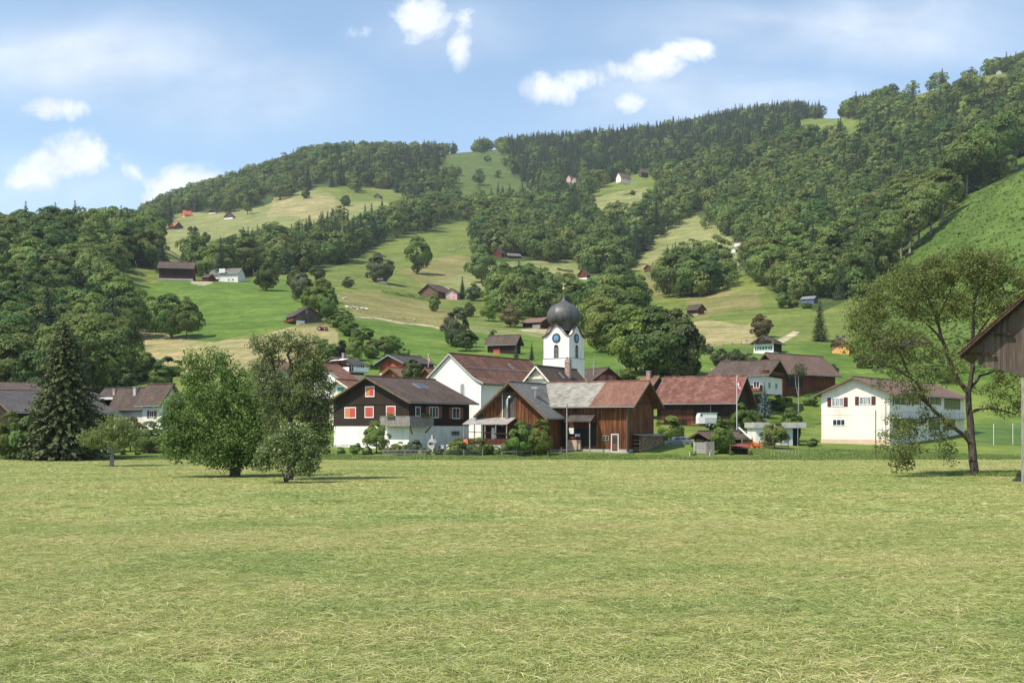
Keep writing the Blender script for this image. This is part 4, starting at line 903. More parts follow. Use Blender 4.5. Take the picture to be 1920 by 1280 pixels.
def church_tower():
    Y = 197.0; a = R(-33); C = at(1067, 800, Y); C.z = 1.5
    ex = Vector((math.cos(a), math.sin(a), 0)); ey = Vector((-math.sin(a), math.cos(a), 0))
    w = abs(solve_t(C, -ex, 1022.5)); l = abs(solve_t(C, ey, 1095.5)); w = l = (w+l)/2; o = C-ex*(w/2)+ey*(l/2)
    t = thing('church_tower', o, a, 'white church tower with clock faces, belfry openings and a dark onion dome', 'church tower')
    zz = lambda y, dy=0: H+(HY-y)/F*(Y+dy)-o.z
    hw = w/2; zb = zz(671); ze = zz(631); zp = zz(609.5, 1)
    MB().box(-hw-.14, hw+.14, -hw-.14, hw+.14, -3, zb).build('base_wall', plaster, t)
    MB().box(-hw-.2, hw+.2, -hw-.2, hw+.2, zb, zb+.1).build('string_course', steel, t)
    # belfry with four bell-curved gables
    def gable(x): # height of the curved gable over the half width
        q = min(1, abs(x)/hw); return ze+.15+(zp-ze-.15)*(.5+.5*math.cos(math.pi*q**.92))
    n = 14; xs = [-hw+2*hw*i/n for i in range(n+1)]
    poly = [(-hw, zb+.1), (hw, zb+.1)]+[(x, gable(x)) for x in xs[::-1]]
    m = MB()
    for k in range(4):
        b = MB(); b.prism(poly, -hw, -hw+.4); rot = Matrix.Rotation(k*math.pi/2, 3, 'Z')
        inset = .401 if k % 2 else 0
        vs = []
        for v in b.v:
            v = Vector(v)
            if k % 2: v.x = max(-hw+.4, min(hw-.4, v.x))
            vs.append(rot @ v)
        m.add(vs, b.f)
    m.build('belfry_wall', plaster, t)
    m = MB()
    for k in range(4):
        rot = Matrix.Rotation(k*math.pi/2, 3, 'Z')
        for sx in (-1, 1):
            b = MB().box(sx*hw-.25 if sx > 0 else -hw-.03, hw+.03 if sx > 0 else -hw+.25, -hw-.05, -hw-.002, zb+.1, ze+.1); m.add([rot @ Vector(v) for v in b.v], b.f)
    m.build('corner_strip', white, t)
    # curved gable cornice and little roofs running back to the dome
    m = MB()
    for k in range(4):
        rot = Matrix.Rotation(k*math.pi/2, 3, 'Z'); e = [(-hw-.35, ze-.02)]+[(x, gable(x)+.02) for x in xs]+[(hw+.35, ze-.02)]
        vs = [(x, y, z) for y in (-hw-.3,) for x, z in e]+[(x, -hw-.3, z+.16) for x, z in e]
        vs += [(x*.1, -.3, z+.05) for x, z in e]+[(x*.1, -.3, z+.21) for x, z in e]; q = len(e); fs = []
        for i in range(q-1): fs += [(i, i+1, q+i+1, q+i), (q+i, q+i+1, 3*q+i+1, 3*q+i), (i, 2*q+i, 2*q+i+1, i+1)]
        m.add([rot @ Vector(v) for v in vs], fs)
    m.build('gable_roof', mat('tower_roof', (.075, .05, .042), (.16, .105, .085), ns=1.5, rough=.6), t)
    # onion dome, eight-sided with softened arrises
    z0 = zz(607.5); k = Y/F
    prof = [(hw*.80, zz(618)), (hw*.82, z0), (27*k, zz(604)), (30.5*k, zz(599)), (32.3*k, zz(593)), (32.2*k, zz(588)), (30.6*k, zz(582)), (27.5*k, zz(576)), (22.5*k, zz(570.5)), (16*k, zz(566.5)), (9.5*k, zz(563.5)), (5*k, zz(560.5)), (2.8*k, zz(556.5)), (1.7*k, zz(551)), (1.0*k, zz(545)), (.55*k, zz(538)), (.4*k, zz(530))]
    d = MB(); npr = len(prof); ns = 48
    for r, z in prof:
        for j in range(ns):
            th = 2*math.pi*j/ns; f = (th+math.pi/8) % (math.pi/4)-math.pi/8; oct_ = math.cos(math.pi/8)/math.cos(f); rr = r*1.02*(.45*1+.55*oct_*1.05)
            d.v.append((rr*math.cos(th+math.pi/8), rr*math.sin(th+math.pi/8), z))
    for i in range(npr-1):
        for j in range(ns): d.f.append((i*ns+j, i*ns+(j+1) % ns, (i+1)*ns+(j+1) % ns, (i+1)*ns+j)); d.m.append(0)
    dm = d.build('onion_dome', copper_dome, t, smooth=True)
    sm = MB()   # standing seams on the arrises
    for j in range(16):
        th = 2*math.pi*j/16+math.pi/8; f = 1.0 if j % 2 else .985
        sm.tube([(r*f*math.cos(th)*1.0, r*f*math.sin(th)*1.0, z) for r, z in prof[1:12]], .035, n=4, cap=False)
    sm.build('seam', copper_dome, dm)
    top = zz(524); m = MB(); m.tube([(0, 0, zz(540)), (0, 0, top)], [.12, .06]); sp = m.build('spire_rod', steel, t)
    MB().lathe([(.02, -.28), (.2, -.18), (.28, 0), (.2, .18), (.02, .28)], 12, c=(0, 0, zz(536.5))).build('gilded_ball', gold, sp, smooth=True)
    m = MB(); m.bar((-.55*math.cos(-a), -.55*math.sin(-a), zz(526.8)), (.55*math.cos(-a), .55*math.sin(-a), zz(526.8)), .09); m.bar((-.35*math.cos(-a), -.35*math.sin(-a), zz(529.5)), (.35*math.cos(-a), .35*math.sin(-a), zz(529.5)), .09); m.build('cross', gold, sp)
    # clocks and sound openings on the four sides
    face_blue = mat('clock_blue', (.12, .30, .55), rough=.4); rim_dark = mat('clock_rim', (.03, .028, .03), rough=.5)
    zc = zz(632.5); rc = 9.0*Y/F
    for k_ in range(4):
        rot = Matrix.Rotation(k_*math.pi/2, 3, 'Z'); yy = -hw-.03
        def put(mb, name, mt, par):
            mb.v = [tuple(rot @ Vector(v)) for v in mb.v]; return mb.build(name, mt, par)
        def disc(r, y0, y1, n=28): b = MB(); b.prism([(r*math.cos(2*math.pi*i/n), zc+r*math.sin(2*math.pi*i/n)) for i in range(n)], y0, y1); return b
        ck = put(disc(rc, yy-.06, yy), 'clock_face', rim_dark, t); put(disc(rc*.62, yy-.09, yy-.061), 'clock_dial', face_blue, ck)
        b = MB()
        for i in range(12):
            an = math.pi*i/6; c_, s_ = math.cos(an), math.sin(an); b.bar((rc*.70*c_, yy-.075, zc+rc*.70*s_), (rc*.93*c_, yy-.075, zc+rc*.93*s_), .1, .03)
        put(b, 'numeral', gold, ck); b = MB(); b.bar((0, yy-.11, zc), (rc*.62, yy-.11, zc-rc*.22), .1, .03); b.bar((0, yy-.13, zc), (-rc*.18, yy-.13, zc-rc*.82), .08, .03); put(b, 'clock_hand', gold, ck)
        z0w, z1w = zz(670), zz(645); b = MB(); arched(b, 0, z0w, z1w+.15, .72, yy-.05, yy); fr = put(b, 'belfry_opening', white, t)
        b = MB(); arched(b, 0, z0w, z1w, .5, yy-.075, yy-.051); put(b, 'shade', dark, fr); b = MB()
        for i in range(9): q = z0w+.1+i*.22; b.bar((-.46, yy-.1, q), (.46, yy-.1, q), .05, .1)
        put(b, 'louvre', timber_grey, fr)
church_tower()

# ---- rectory behind the barns
h = House('rectory', 'cream gabled house with brown roof and tall brick chimney in front of the tower', 'house', -30, 1031, 800, 986, 1099, 719, 685, Y=168, wall=cream, roof=roof_brown, over=(.7, .6), fascia=cream)
h.window('front', 1009.5, 695, 1016.5, 703.5, gl=glass, fr=white); h.row('front', 3, h.zr(h.w/2)-1.6, h.zr(h.w/2)-.5, 1.0, fr=white)
u0 = -h.w/2; m = MB(); zq = h.zr(h.w/2)+.15; m.box(-h.w*.36, h.w*.36, -h.l/2-.35, -h.l/2, zq, zq+.4); m.build('gable_ledge', cream, h.root)
c = MB(); yb_ = -h.l/2+h.l*.62; x_ = h.w*.30; z_ = h.zr(x_)
MB().box(x_-.42, x_+.42, yb_-.38, yb_+.38, z_-.4, z_+2.7).build('chimney', brick, h.root)
ch = [o for o in h.root.children if o.name.startswith('chimney')][0]
MB().box(x_-.5, x_+.5, yb_-.46, yb_+.46, z_+2.15, z_+2.3).build('chimney_band', concrete, ch); MB().lathe([(.14, 0), (.14, .35), (.1, .38)], 8, c=(x_-.2, yb_, z_+2.7)).lathe([(.14, 0), (.14, .35), (.1, .38)], 8, c=(x_+.2, yb_, z_+2.7)).build('chimney_pot', brick, ch)
skylight(h, .42, .47, .9, 1.7, 'roof_hatch')

# ---- grey roofed workshop and the long barn joined to it
h = House('workshop', 'weathered wooden workshop with grey roof and bent silver flue pipe on its gable', 'workshop', -30, 1022, 838, 905, 1083, 783, 715, Y=147, wall=wood_barn, roof=roof_grey, over=(1.1, .8), apx=953, fascia=timber)
WS = h; yf = -h.l/2; hw = h.w/2
u0, zt = h.p2f('front', 946, 735); u1, _ = h.p2f('front', 968, 735)
h.panel('board_panel', wood_grey, 'front', 943, 735, 968, 790, d=.06); u, z = h.p2f('front', 942.5, 760); MB().box(u-.05, u+.05, yf-.1, yf, -.2+3, h.p2f('front', 942.5, 737)[1]).build('downpipe', white, h.root)
m = MB(); ua = h.p2f('front', 947, 730)[0]; ub = h.p2f('front', 966, 730)[0]; za_ = h.p2f('front', 957, 734)[1]; zb_ = h.p2f('front', 957, 722)[1]
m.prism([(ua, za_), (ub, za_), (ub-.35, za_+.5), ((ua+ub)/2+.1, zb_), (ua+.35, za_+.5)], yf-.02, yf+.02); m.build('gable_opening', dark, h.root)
uc = h.p2f('front', 953, 760)[0]; zl = h.p2f('front', 953, 787)[1]; zh = h.p2f('front', 955, 744)[1]
m = MB(); m.tube([(uc, yf-.35, zl), (uc, yf-.35, zh-.4), (uc+.12, yf-.34, zh-.12), (uc+.45, yf-.28, zh), (uc+.7, yf+.05, zh)], .21, n=10); m.build('flue_pipe', metal, h.root, smooth=True)
xq = hw*.45; yq = -h.l/2+h.l*.22; m = MB(); m.box(xq-.12, xq+.12, yq-.12, yq+.12, h.zr(xq)-.2, h.zr(xq)+1.3); v = m.build('roof_vent', metal, h.root); MB().box(xq-.45, xq+.45, yq-.35, yq+.35, h.zr(xq)+1.05, h.zr(xq)+1.35).build('vent_hood', metal, v)
# lean-to terrace roof on posts with red-brown rail
zr0 = h.p2f('front', 925, 796)[1]; zr1 = h.p2f('front', 925, 788)[1]; ul = h.p2f('front', 884, 792)[0]; ur = h.p2f('front', 968, 792)[0]; d = 2.4
MB().add([(ul, yf-d, zr0), (ur, yf-d, zr0), (ur, yf-.02, zr1+.3), (ul, yf-.02, zr1+.3), (ul, yf-d, zr0+.1), (ur, yf-d, zr0+.1), (ur, yf-.02, zr1+.4), (ul, yf-.02, zr1+.4)], [(3, 2, 1, 0), (4, 5, 6, 7), (0, 1, 5, 4), (1, 2, 6, 5), (2, 3, 7, 6), (3, 0, 4, 7)]).build('lean_to_roof', mat('eternit', (.24, .22, .20), (.34, .31, .28), ns=2), h.root)
for i in range(5): x = ul+.2+(ur-ul-.4)*i/4; MB().box(x-.06, x+.06, yf-d+.1, yf-d+.22, -.3, zr0).build('post', timber_grey, h.root)
zd = h.p2f('front', 925, 829)[1]; MB().box(ul-.2, ur, yf-d+.05, yf-.05, zd-.9, zd-.3).build('terrace', concrete, h.root)
m = MB(); m.box(ul-.2, ur, yf-d-.0, yf-d+.06, zd-.25, zd+.45); m.box(ul-.2, ur, yf-d-.03, yf-d+.09, zd+.5, zd+.58); m.bar((ul+.8, yf-d, zd+1.5), (ur, yf-d, zd+1.2), .08); tr = m.build('terrace_railing', wood_red, h.root)
MB().box(ul+.2, ul+.95, yf-d-.06, yf-d-.035, zd-.3, zd+.45).build('notice_board', mat('sign_orange', (.70, .16, .09), rough=.6), h.root)
m = MB(); m.bar((ul+.45, yf-d-.075, zd-.1), (ul+.72, yf-d-.075, zd+.3), .07, .02); m.bar((ul+.4, yf-d-.075, zd+.2), (ul+.72, yf-d-.075, zd+.3), .05, .02); m.build('notice_mark', white, h.root)
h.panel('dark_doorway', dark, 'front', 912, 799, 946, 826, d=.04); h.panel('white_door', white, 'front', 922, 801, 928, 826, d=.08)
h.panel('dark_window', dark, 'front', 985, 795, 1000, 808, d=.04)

h = House('barn', 'long sunburnt wooden barn with half grey, half rust red roof and white framed door', 'barn', 66, 1176, 847, 1225.6, 1012, 760.5, 714, Y=147, wall=wood_barn, roof=roof_rust, over=(1.3, .9), roofparts=[(0, .42, roof_rust), (.42, 1, roof_lichen)], plinth=.35)
BARN = h; hl = h.l/2; X = -h.w/2
dr = h.panel('door', mat('door_brown', (.14, .06, .04), (.19, .09, .06), ns=3), 'side', 1147.5, 814, 1158.5, 846, d=.06); h.window('side', 1146, 813, 1160, 847, bars=(0, 0), name='door_frame', gl=mat('door_brown', 0)); h.panel('door_pane', glass, 'side', 1149, 818.5, 1157, 830, d=.1)
h.window('side', 1129, 816, 1142, 826, fr=timber_grey, gl=dark)
h.panel('wall_band', wood_dark, 'front', 1178, 754, 1224, 756, d=.05)
# porch roof and the open bay beneath it
za_ = h.p2f('side', 1095, 779)[1]; zb_ = h.p2f('side', 1095, 791)[1]; ua = h.p2f('side', 1070, 785)[0]; ub = h.p2f('side', 1118, 785)[0]; ua, ub = sorted((ua, ub)); d = 2.2
MB().add([(X+.02, ua, za_+.2), (X+.02, ub, za_+.2), (X-d, ub, zb_), (X-d, ua, zb_), (X+.02, ua, za_+.3), (X+.02, ub, za_+.3), (X-d, ub, zb_+.1), (X-d, ua, zb_+.1)], [(0, 3, 2, 1), (4, 5, 6, 7), (0, 1, 5, 4), (1, 2, 6, 5), (2, 3, 7, 6), (3, 0, 4, 7)]).build('porch_roof', roof_dark, h.root)
for u in (ua+.2, ub-.2): MB().box(X-d+.1, X-d+.24, u-.07, u+.07, -.5, zb_).build('porch_post', timber_grey, h.root)
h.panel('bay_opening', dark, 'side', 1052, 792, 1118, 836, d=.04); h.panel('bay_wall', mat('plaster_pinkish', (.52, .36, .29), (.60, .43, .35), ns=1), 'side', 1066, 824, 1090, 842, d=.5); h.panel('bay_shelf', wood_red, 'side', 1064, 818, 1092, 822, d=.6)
h.panel('notice_sheet', white, 'side', 1068, 802, 1077, 813, d=.3); h.panel('cupboard', wood_red, 'side', 1068, 790, 1105, 803, d=.12)
h.panel('white_panel', white, 'side', 1080, 813, 1088, 821, d=.25); h.panel('corner_board', timber, 'front', 1174.5, 765, 1177.5, 846, d=.09)
def lw(hh, x, y, z): return hh.o+hh.ex*x+hh.ey*y+Vector((0, 0, z))
def leaning(name, pts, wd, mt, label, cat, group=None, h_=None):
    a, b = Vector(pts[0]), Vector(pts[1]); o = MB().bar(a-a, b-a, wd, h_ or wd).build(name, mt, None, a); return tag(o, label, cat, group)
u1, z1 = h.p2f('side', 1121, 801); u2, z2 = h.p2f('side', 1143, 843)
leaning('plank', (lw(h, X-1.5, u2, max(z2, .0)-.1), lw(h, X-.05, u1, z1)), .12, mat('fresh_wood', (.45, .34, .24)), 'long pale plank leaning against the barn beside the white framed door', 'plank')
for i, (xx, ww, mt, lab) in enumerate([(1090, .5, timber_grey, 'grey weathered board leaning in the barn porch, leftmost of three'), (1098, .7, mat('pale_board', (.42, .38, .33), (.52, .47, .42), ns=2), 'widest pale board leaning in the barn porch'), (1112, .45, wood_barn, 'brown board leaning in the barn porch, nearest the barn wall')]):
    u1, z1 = h.p2f('side', xx, 815); leaning('board', (lw(h, X-1.9, u1-.5, -.15), lw(h, X-.6, u1, 2.1)), ww, mt, lab, 'board', 'boards leaning in the barn porch', .05)
# stacked firewood against the gable
def woodpile():
    h = BARN; yf = -h.l/2; x0, _ = h.p2f('front', 1186, 835); x1 = h.p2f('front', 1229, 835)[0]; z1 = h.p2f('front', 1205, 816)[1]
    d = 1.1; o = lw(h, (x0+x1)/2, yf-.1-d/2, 0); t = thing('woodpile', o, h.a, 'stack of split firewood under a sheet roof against the barn gable', 'firewood'); W = (x1-x0)/2
    end = [mat('log_end_a', (.60, .42, .27), (.70, .52, .34), ns=6), mat('log_end_b', (.36, .24, .15), (.48, .33, .21), ns=6), mat('log_end_c', (.20, .12, .08), (.3, .2, .12), ns=6)]
    for k in range(3):
        m = MB(); rr = random.Random(k); z = -.3; row = 0
        while z < z1-.12:
            x = -W+(row % 2)*.07
            while x < W:
                if rr.random() < .36:
                    r = rr.uniform(.055, .085); n = rr.choice((3, 4, 5)); ph = rr.uniform(0, 6.28); e = rr.uniform(-.06, .06)
                    m.prism([(x+r*math.cos(ph+2*math.pi*i/n), z+r*math.sin(ph+2*math.pi*i/n)) for i in range(n)], -d/2+e, d/2)
                x += .14
            z += .135; row += 1
        o_ = m.build('firewood', end[k], t); o_['kind'] = 'stuff'
    MB().box(-W-.03, W+.03, -d/2+.25, d/2, -.4, z1-.15).build('stack_core', wood_black, t)
    MB().add([(-W-.3, -d/2-.35, z1-.05), (W+.4, -d/2-.35, z1-.05), (W+.4, d/2, z1+.15), (-W-.3, d/2, z1+.15), (-W-.3, -d/2-.35, z1+.02), (W+.4, -d/2-.35, z1+.02), (W+.4, d/2, z1+.22), (-W-.3, d/2, z1+.22)], [(3, 2, 1, 0), (4, 5, 6, 7), (0, 1, 5, 4), (1, 2, 6, 5), (2, 3, 7, 6), (3, 0, 4, 7)]).build('cover_sheet', steel, t)
    for x in (-W-.1, W+.1): MB().box(x-.05, x+.05, -d/2-.1, -d/2, -.4, z1-.05).build('post', timber, t)
woodpile()

# ---- red roofed barn and the flagpole side
h = House('barn', 'dark wooden barn with a large streaked red roof behind the flagpole', 'barn', 67, 1372, 800, 1407, 1232, 755, 704, Y=190, wall=wood_black, roof=roof_red, over=(1.0, 1.1), fascia=timber_grey)
h.panel('side_cladding', wood_barn, 'side', 1288, 788, 1312, 800, d=.05); h.panel('sliding_door', wood_red, 'side', 1240, 768, 1300, 786, d=.04)
h.panel('downpipe', steel, 'side', 1332, 760, 1333, 775, d=.1)

# ---- the large cream white house on the right
h = House('house', 'large creamy white house with low tiled roof and maroon shutters behind the walnut tree', 'house', -40, 1668, 828, 1540, 1808, 738, 706, Y=166, wall=offwhite, roof=roof_pale, over=(.9, 1.0), fascia=timber, below=.8)
for x0, x1, y0, y1 in ((1559, 1582, 745, 762), (1611, 1634, 743, 759)): h.window('front', x0, y0, x1, y1, shut=shut_dark, gl=curtain, bars=(2, 0), sw=.62)
h.window('front', 1561, 785.5, 1585, 798, gl=glass, bars=(2, 0))
for x0, x1 in ((1676, 1700), (1706, 1724), (1742, 1762)): h.window('side', x0, 744, x1, 760, shut=shut_dark, gl=glass, bars=(1, 0), sw=.5)
h.window('side', 1770, 746, 1800, 768, gl=glass, bars=(3, 0), fr=steel)
for x0, x1 in ((1674, 1694), (1697, 1716), (1742, 1762), (1769, 1790)): h.window('side', x0, 783, x1, 806, gl=glass, bars=(1, 0), fr=timber_grey)
h.panel('door', white, 'side', 1743, 806, 1760, 824, d=.12)
z = h.p2f('front', 1600, 777)[1]; m = MB(); m.box(-h.w/2-.03, h.w/2+.03, -h.l/2-.03, -h.l/2, z, z+.08); m.build('string_course', offwhite, h.root)
m = MB(); m.box(-h.w/2-.04, h.w/2+.04, -h.l/2-.04, -h.l/2, -.8, .35); m.build('plinth', mat('plinth_ochre', (.58, .43, .30), (.66, .50, .36), ns=1), h.root)
m = MB(); X = h.w/2; m.box(X+.05, X+1.6, -h.l/2+.3, h.l/2-.3, 3.55, 3.75); b = m.build('balcony', concrete, h.root); m = MB()
for i in range(40): y = -h.l/2+.35+(h.l-.7)*i/39; m.box(X+1.54, X+1.58, y-.02, y+.02, 3.75, 4.6)
m.box(X+1.52, X+1.6, -h.l/2+.3, h.l/2-.3, 4.6, 4.66); m.build('railing', steel, b)
m = MB(); m.tube([(X+.1, -h.l/2+.1, h.zr(X)-.4), (X+.1, -h.l/2+.1, -.8)], .06); m.build('downpipe', steel, h.root)

# ---- old open barn at the right edge
def edge_barn():
    Y = 80.0; an = R(-27); ex = Vector((math.cos(an), math.sin(an), 0)); E = at(1798, 663, Y); o = Vector((E.x, E.y, 0)); t = thing('open_barn', o, an, 'weathered grey wooden barn gable with red tile edge at the right edge of the picture', 'barn')
    def P(x, y): u = solve_t(E, ex, x); q = E+ex*u; return u, H+(HY-y)/F*q.y
    xe, ze = 0.0, E.z; u1, z1 = P(1920, 556); k = (z1-ze)/(u1-xe); xm = 7.2; zm = ze+k*(xm-xe); xr = 2*xm-xe; Ls = 12; og = .9
    lo1, lz1 = P(1832, 682); lo2, lz2 = P(1914, 703)
    pl = [(lo1, lz1), (lo2, lz2), (xr-lo2, lz2), (xr-lo1, lz1), (xr-lo1-.2, ze+k*(lo1+.2)-.22), (xm, zm-.22), (lo1-.1, ze+k*(lo1-.1)-.22)]
    MB().prism(pl, og, og+.08).build('gable_boarding', wood_grey, t)
    vs = []
    for y in (0, Ls): vs += [(xe, y, ze-.16), (xm, y, zm-.16), (xr, y, ze-.16), (xe, y, ze), (xm, y, zm), (xr, y, ze)]
    MB().add(vs, [(0, 1, 4, 3), (1, 2, 5, 4), (6, 9, 10, 7), (7, 10, 11, 8), (3, 4, 10, 9), (4, 5, 11, 10), (0, 6, 7, 1), (1, 7, 8, 2), (0, 3, 9, 6), (2, 8, 11, 5)]).build('roof_boards', wood_grey, t)
    m = MB(); n = 34
    for i in range(n):
        f0, f1 = i/n, min((i+1.25)/n, 1)
        for sx in (1, -1):
            p0 = (xm-sx*(xm-xe)*(1-f0)-sx*.1, ze+(zm-ze)*f0); p1 = (xm-sx*(xm-xe)*(1-f1), ze+(zm-ze)*f1)
            pts = [(p0[0], p0[1]+.04), (p1[0], p1[1]+.01), (p1[0], p1[1]+.04), (p0[0], p0[1]+.09)]
            m.prism(pts if sx > 0 else pts[::-1], -.06, Ls+.06)
    m.build('roof_tiles', tilemat('tiles_edge', (.10, .035, .02), (.18, .055, .035), (.27, .09, .055)), t)
    m = MB(); m.bar((xe+.1, .45, ze-.28), (xm, .45, zm-.3), .16, .18); m.bar((xe+.3, og-.25, ze+.0), (xe+2.4, og-.25, ze+.0), .14, .16); m.bar((xe+2.3, og-.25, ze+1.35), (xe+3.6, og-.25, ze+1.35), .14, .16)
    m.build('rafter', wood_black, t); up = P(1917, 800)[0]
    for x in (up, xm, xr-up):
        for y in (og+.2, Ls-.6): MB().box(x-.11, x+.11, y-.11, y+.11, -.1, lz2+(.3 if x != xm else 3)).build('post', timber_grey, t)
    MB().box(up+.12, xr-up-.1, og+.3, og+.38, .6, lz2).build('side_boarding', wood_grey, t)
edge_barn()

# ---- houses behind
h = House('chalet', 'red brown chalet with a white balcony and awning left of the brown chalet', 'house', -42, 655, 716, 603, 682, 682, 668.5, Y=235, wall=plaster, upper=wood_red, split=702, roof=roof_dark, over=(1.0, 1.0))
z = h.p2f('side', 668, 698)[1]; m = MB(); X, l2, w2 = h.w/2, h.l/2, h.w/2
m.box(-w2*.15, X+1.6, -l2-1.4, -l2, z-.1, z+.05); m.box(X, X+1.6, -l2, l2, z-.1, z+.05); b = m.build('balcony', concrete, h.root); m = MB()
m.box(-w2*.15, X+1.6, -l2-1.4, -l2-1.34, z+.1, z+1.0); m.box(X+1.54, X+1.6, -l2, l2, z+.1, z+1.0); m.build('railing', white, b)
MB().add([(0, -l2-.02, z+2.9), (X, -l2-.02, z+2.9), (X, -l2-1.6, z+2.5), (0, -l2-1.6, z+2.5), (0, -l2-.02, z+2.95), (X, -l2-.02, z+2.95), (X, -l2-1.6, z+2.55), (0, -l2-1.6, z+2.55)], [(0, 1, 2, 3), (7, 6, 5, 4), (2, 6, 7, 3)]).build('awning', white, h.root)
h.window('front', 615, 674, 621, 679, fr=white); h.row('front', 3, z+.3, z+2.2, 1.3, fr=shut_red, u=(-w2*.8, w2*.9)); h.row('side', 3, z+.3, z+1.9, 1.2, fr=white); h.chimney(.3, 1.5)
h = House('house', 'white gabled house with rust red roof half hidden by the old pear tree', 'house', -35, 645, 742, 578, 662, 712, 681, Y=212, wall=plaster, roof=roof_rust, over=(.9, .9), fascia=shut_brown)
h.window('front', 604, 692, 612, 704, shut=shut_orange, sw=.5); h.window('front', 620, 716, 635, 727, bars=(3, 0))
h = House('house', 'small cream house with green shutters and a rust roof beside the brown chalet roof', 'house', -30, 653, 775, 617, 690, 727, 711, Y=185, wall=cream, roof=roof_rust, over=(.7, .7), fascia=cream)
h.window('front', 632, 724.5, 646, 735, closed=(shut_green, shut_green))
h = House('chalet', 'honey coloured wooden chalet with red shutters and grey roof above the rust roofed house', 'house', -42, 758, 713, 712, 806, 679.5, 664.5, Y=240, wall=plaster, upper=wood_orange, split=697, roof=roof_dark, over=(1.2, 1.0), fascia=metal)
for x0, x1 in ((719, 729), (734, 743), (747, 756)): h.window('front', x0, 681.5, x1, 689, closed=(shut_red, shut_red), fr=shut_red)
h.window('front', 735, 672.5, 746, 677, closed=(shut_red, shut_red), fr=wood_orange); h.row('front', 2, -1.6, -.2, 1.3, shut=shut_red)
z = h.p2f('side', 780, 690)[1]; m = MB(); m.box(h.w/2+.05, h.w/2+1.2, -h.l/2, h.l/2, z-.1, z+.9); m.build('balcony', wood_black, h.root)
h = House('house', 'rust roofed wooden house in front of the honey coloured chalet', 'house', -40, 757, 730, 722, 800, 708, 688.5, Y=214, wall=wood_orange, roof=roof_bred, over=(.7, .6), w=6.5)
h = House('house', 'small rust roofed wooden gable between the dark evergreen and the church', 'house', -38, 817, 735, 786, 840, 711, 689, Y=212, wall=wood_orange, roof=roof_bred, over=(.7, .6)); h.row('front', 2, .5, 1.6, .9, shut=shut_red)
h = House('house', 'rust tiled house seen through the thin top of the old pear tree', 'house', -40, 522, 722, 488, 547, 692, 674, Y=222, wall=plaster, roof=roof_rust, over=(.8, .8)); h.window('front', 493, 697, 499, 704); skylight(h, .5, .62, 1.2, 2.4)
h = House('house', 'red walled house with a brown roof directly right of the tower base', 'house', 28, 1109, 735, 1166, 1080, 716, 689, Y=214, wall=wood_red, roof=roof_brown, over=(.8, .7), l=11, fascia=wood_black)
h.row('front', 2, h.zr(h.w/2)-.3, h.zr(h.w/2)+1.0, 1.2, shut=shut_red, fr=shut_red, u=(-h.w*.28, h.w*.28)); m = MB(); y = -h.l/2+1.5; m.tube([(-h.w*.3, y, h.zr(h.w*.3)-.2), (-h.w*.3, y, h.zr(h.w*.3)+2.6)], .12); m.build('stove_pipe', steel, h.root)
h = House('house', 'small house with a pinkish red roof tucked between the two barns', 'house', 58, 1222, 745, 1242, 1198, 723, 705, Y=204, wall=wood_red, roof=roof_bred, over=(.5, .5)); h.chimney(.55, -.6, 1.3)
h = House('house', 'brown and white house with red flower boxes right of the flagpole', 'house', 62, 1430, 726, 1466, 1343, 702, 675, Y=215, wall=plaster, roof=roof_brown, over=(1.5, .9), upper=wood_black, split=704.5, below=1.2)
h.row('side', 4, -.1, 1.2, 1.3, gl=glass, u=(-h.l*.48, h.l*.4)); h.row('front', 2, -.1, 1.2, 1.6, gl=glass); m = MB(); X = -h.w/2; m.box(X-.9, X, -h.l/2, h.l/2-2, -.75, -.55); m.box(-h.w/2, h.w/2*.7, -h.l/2-1, -h.l/2, 2.6, 3.4); b = m.build('balcony', wood_red, h.root)
fl = mat('flowers_red', (.10, .12, .03), (.42, .05, .04), ns=6, lo=.42, hi=.56); MB().box(X-1.1, X-.75, -h.l/2+.3, h.l/2-2.3, -.7, -.2).build('flower_row', fl, b); h.panel('base_band', wood_black, 'side', 1345, 722, 1430, 732, d=.02)
h = House('barn', 'big barn with a plain pale red roof behind the house with flower boxes', 'barn', -50, 1468, 728, 1412, 1566, 699.5, 661, Y=236, wall=wood_red, roof=roof_pale, over=(1.0, 1.0)); h.panel('gate', wood_barn, 'side', 1530, 706, 1552, 725, d=.06); h.panel('gate', dark, 'side', 1475, 706, 1505, 725, d=.06)
h = House('barn', 'grey gabled shed seen behind the roof with flower boxes', 'barn', -25, 1398, 730, 1322, 1410, 703, 672, Y=226, wall=wood_grey, roof=roof_brown, over=(.7, .7), apx=1362, l=9); h.window('front', 1334, 691, 1340, 698); h.window('front', 1344, 691, 1352, 698, gl=dark)
h = House('chalet', 'small white chalet with dark balcony standing alone on the slope', 'house', -30, 1450, 664, 1413, 1466, 642, 628, wall=plaster, roof=roof_brown, over=(.9, .9)); h.row('front', 5, 1.2, 2.4, .8, shut=shut_green, gl=glass); h.row('front', 3, 3.6, 4.9, 1.1, fr=timber); m = MB(); m.box(-h.w*.4, h.w*.4, -h.l/2-1, -h.l/2, 3.1, 4.0); m.build('balcony', wood_black, h.root)
h.panel('side_boarding', wood_black, 'side', 1451, 640, 1465, 660, d=.1)
h = House('house', 'bright orange house with brown window frames on the right meadow', 'house', -20, 1592, 664, 1560, 1600, 645, 632.5, wall=orangep, roof=roof_brown, over=(.8, .6)); h.row('front', 3, 2.2, 3.4, 1.1, fr=timber, shut=shut_brown); h.row('front', 2, 4.6, 5.6, 1.0, fr=timber)
h = House('barn', 'low dark barn behind the branches of the walnut tree', 'barn', -62, 1650, 664, 1636, 1740, 646, 627, wall=wood_black, roof=roof_dark, over=(.8, .8))
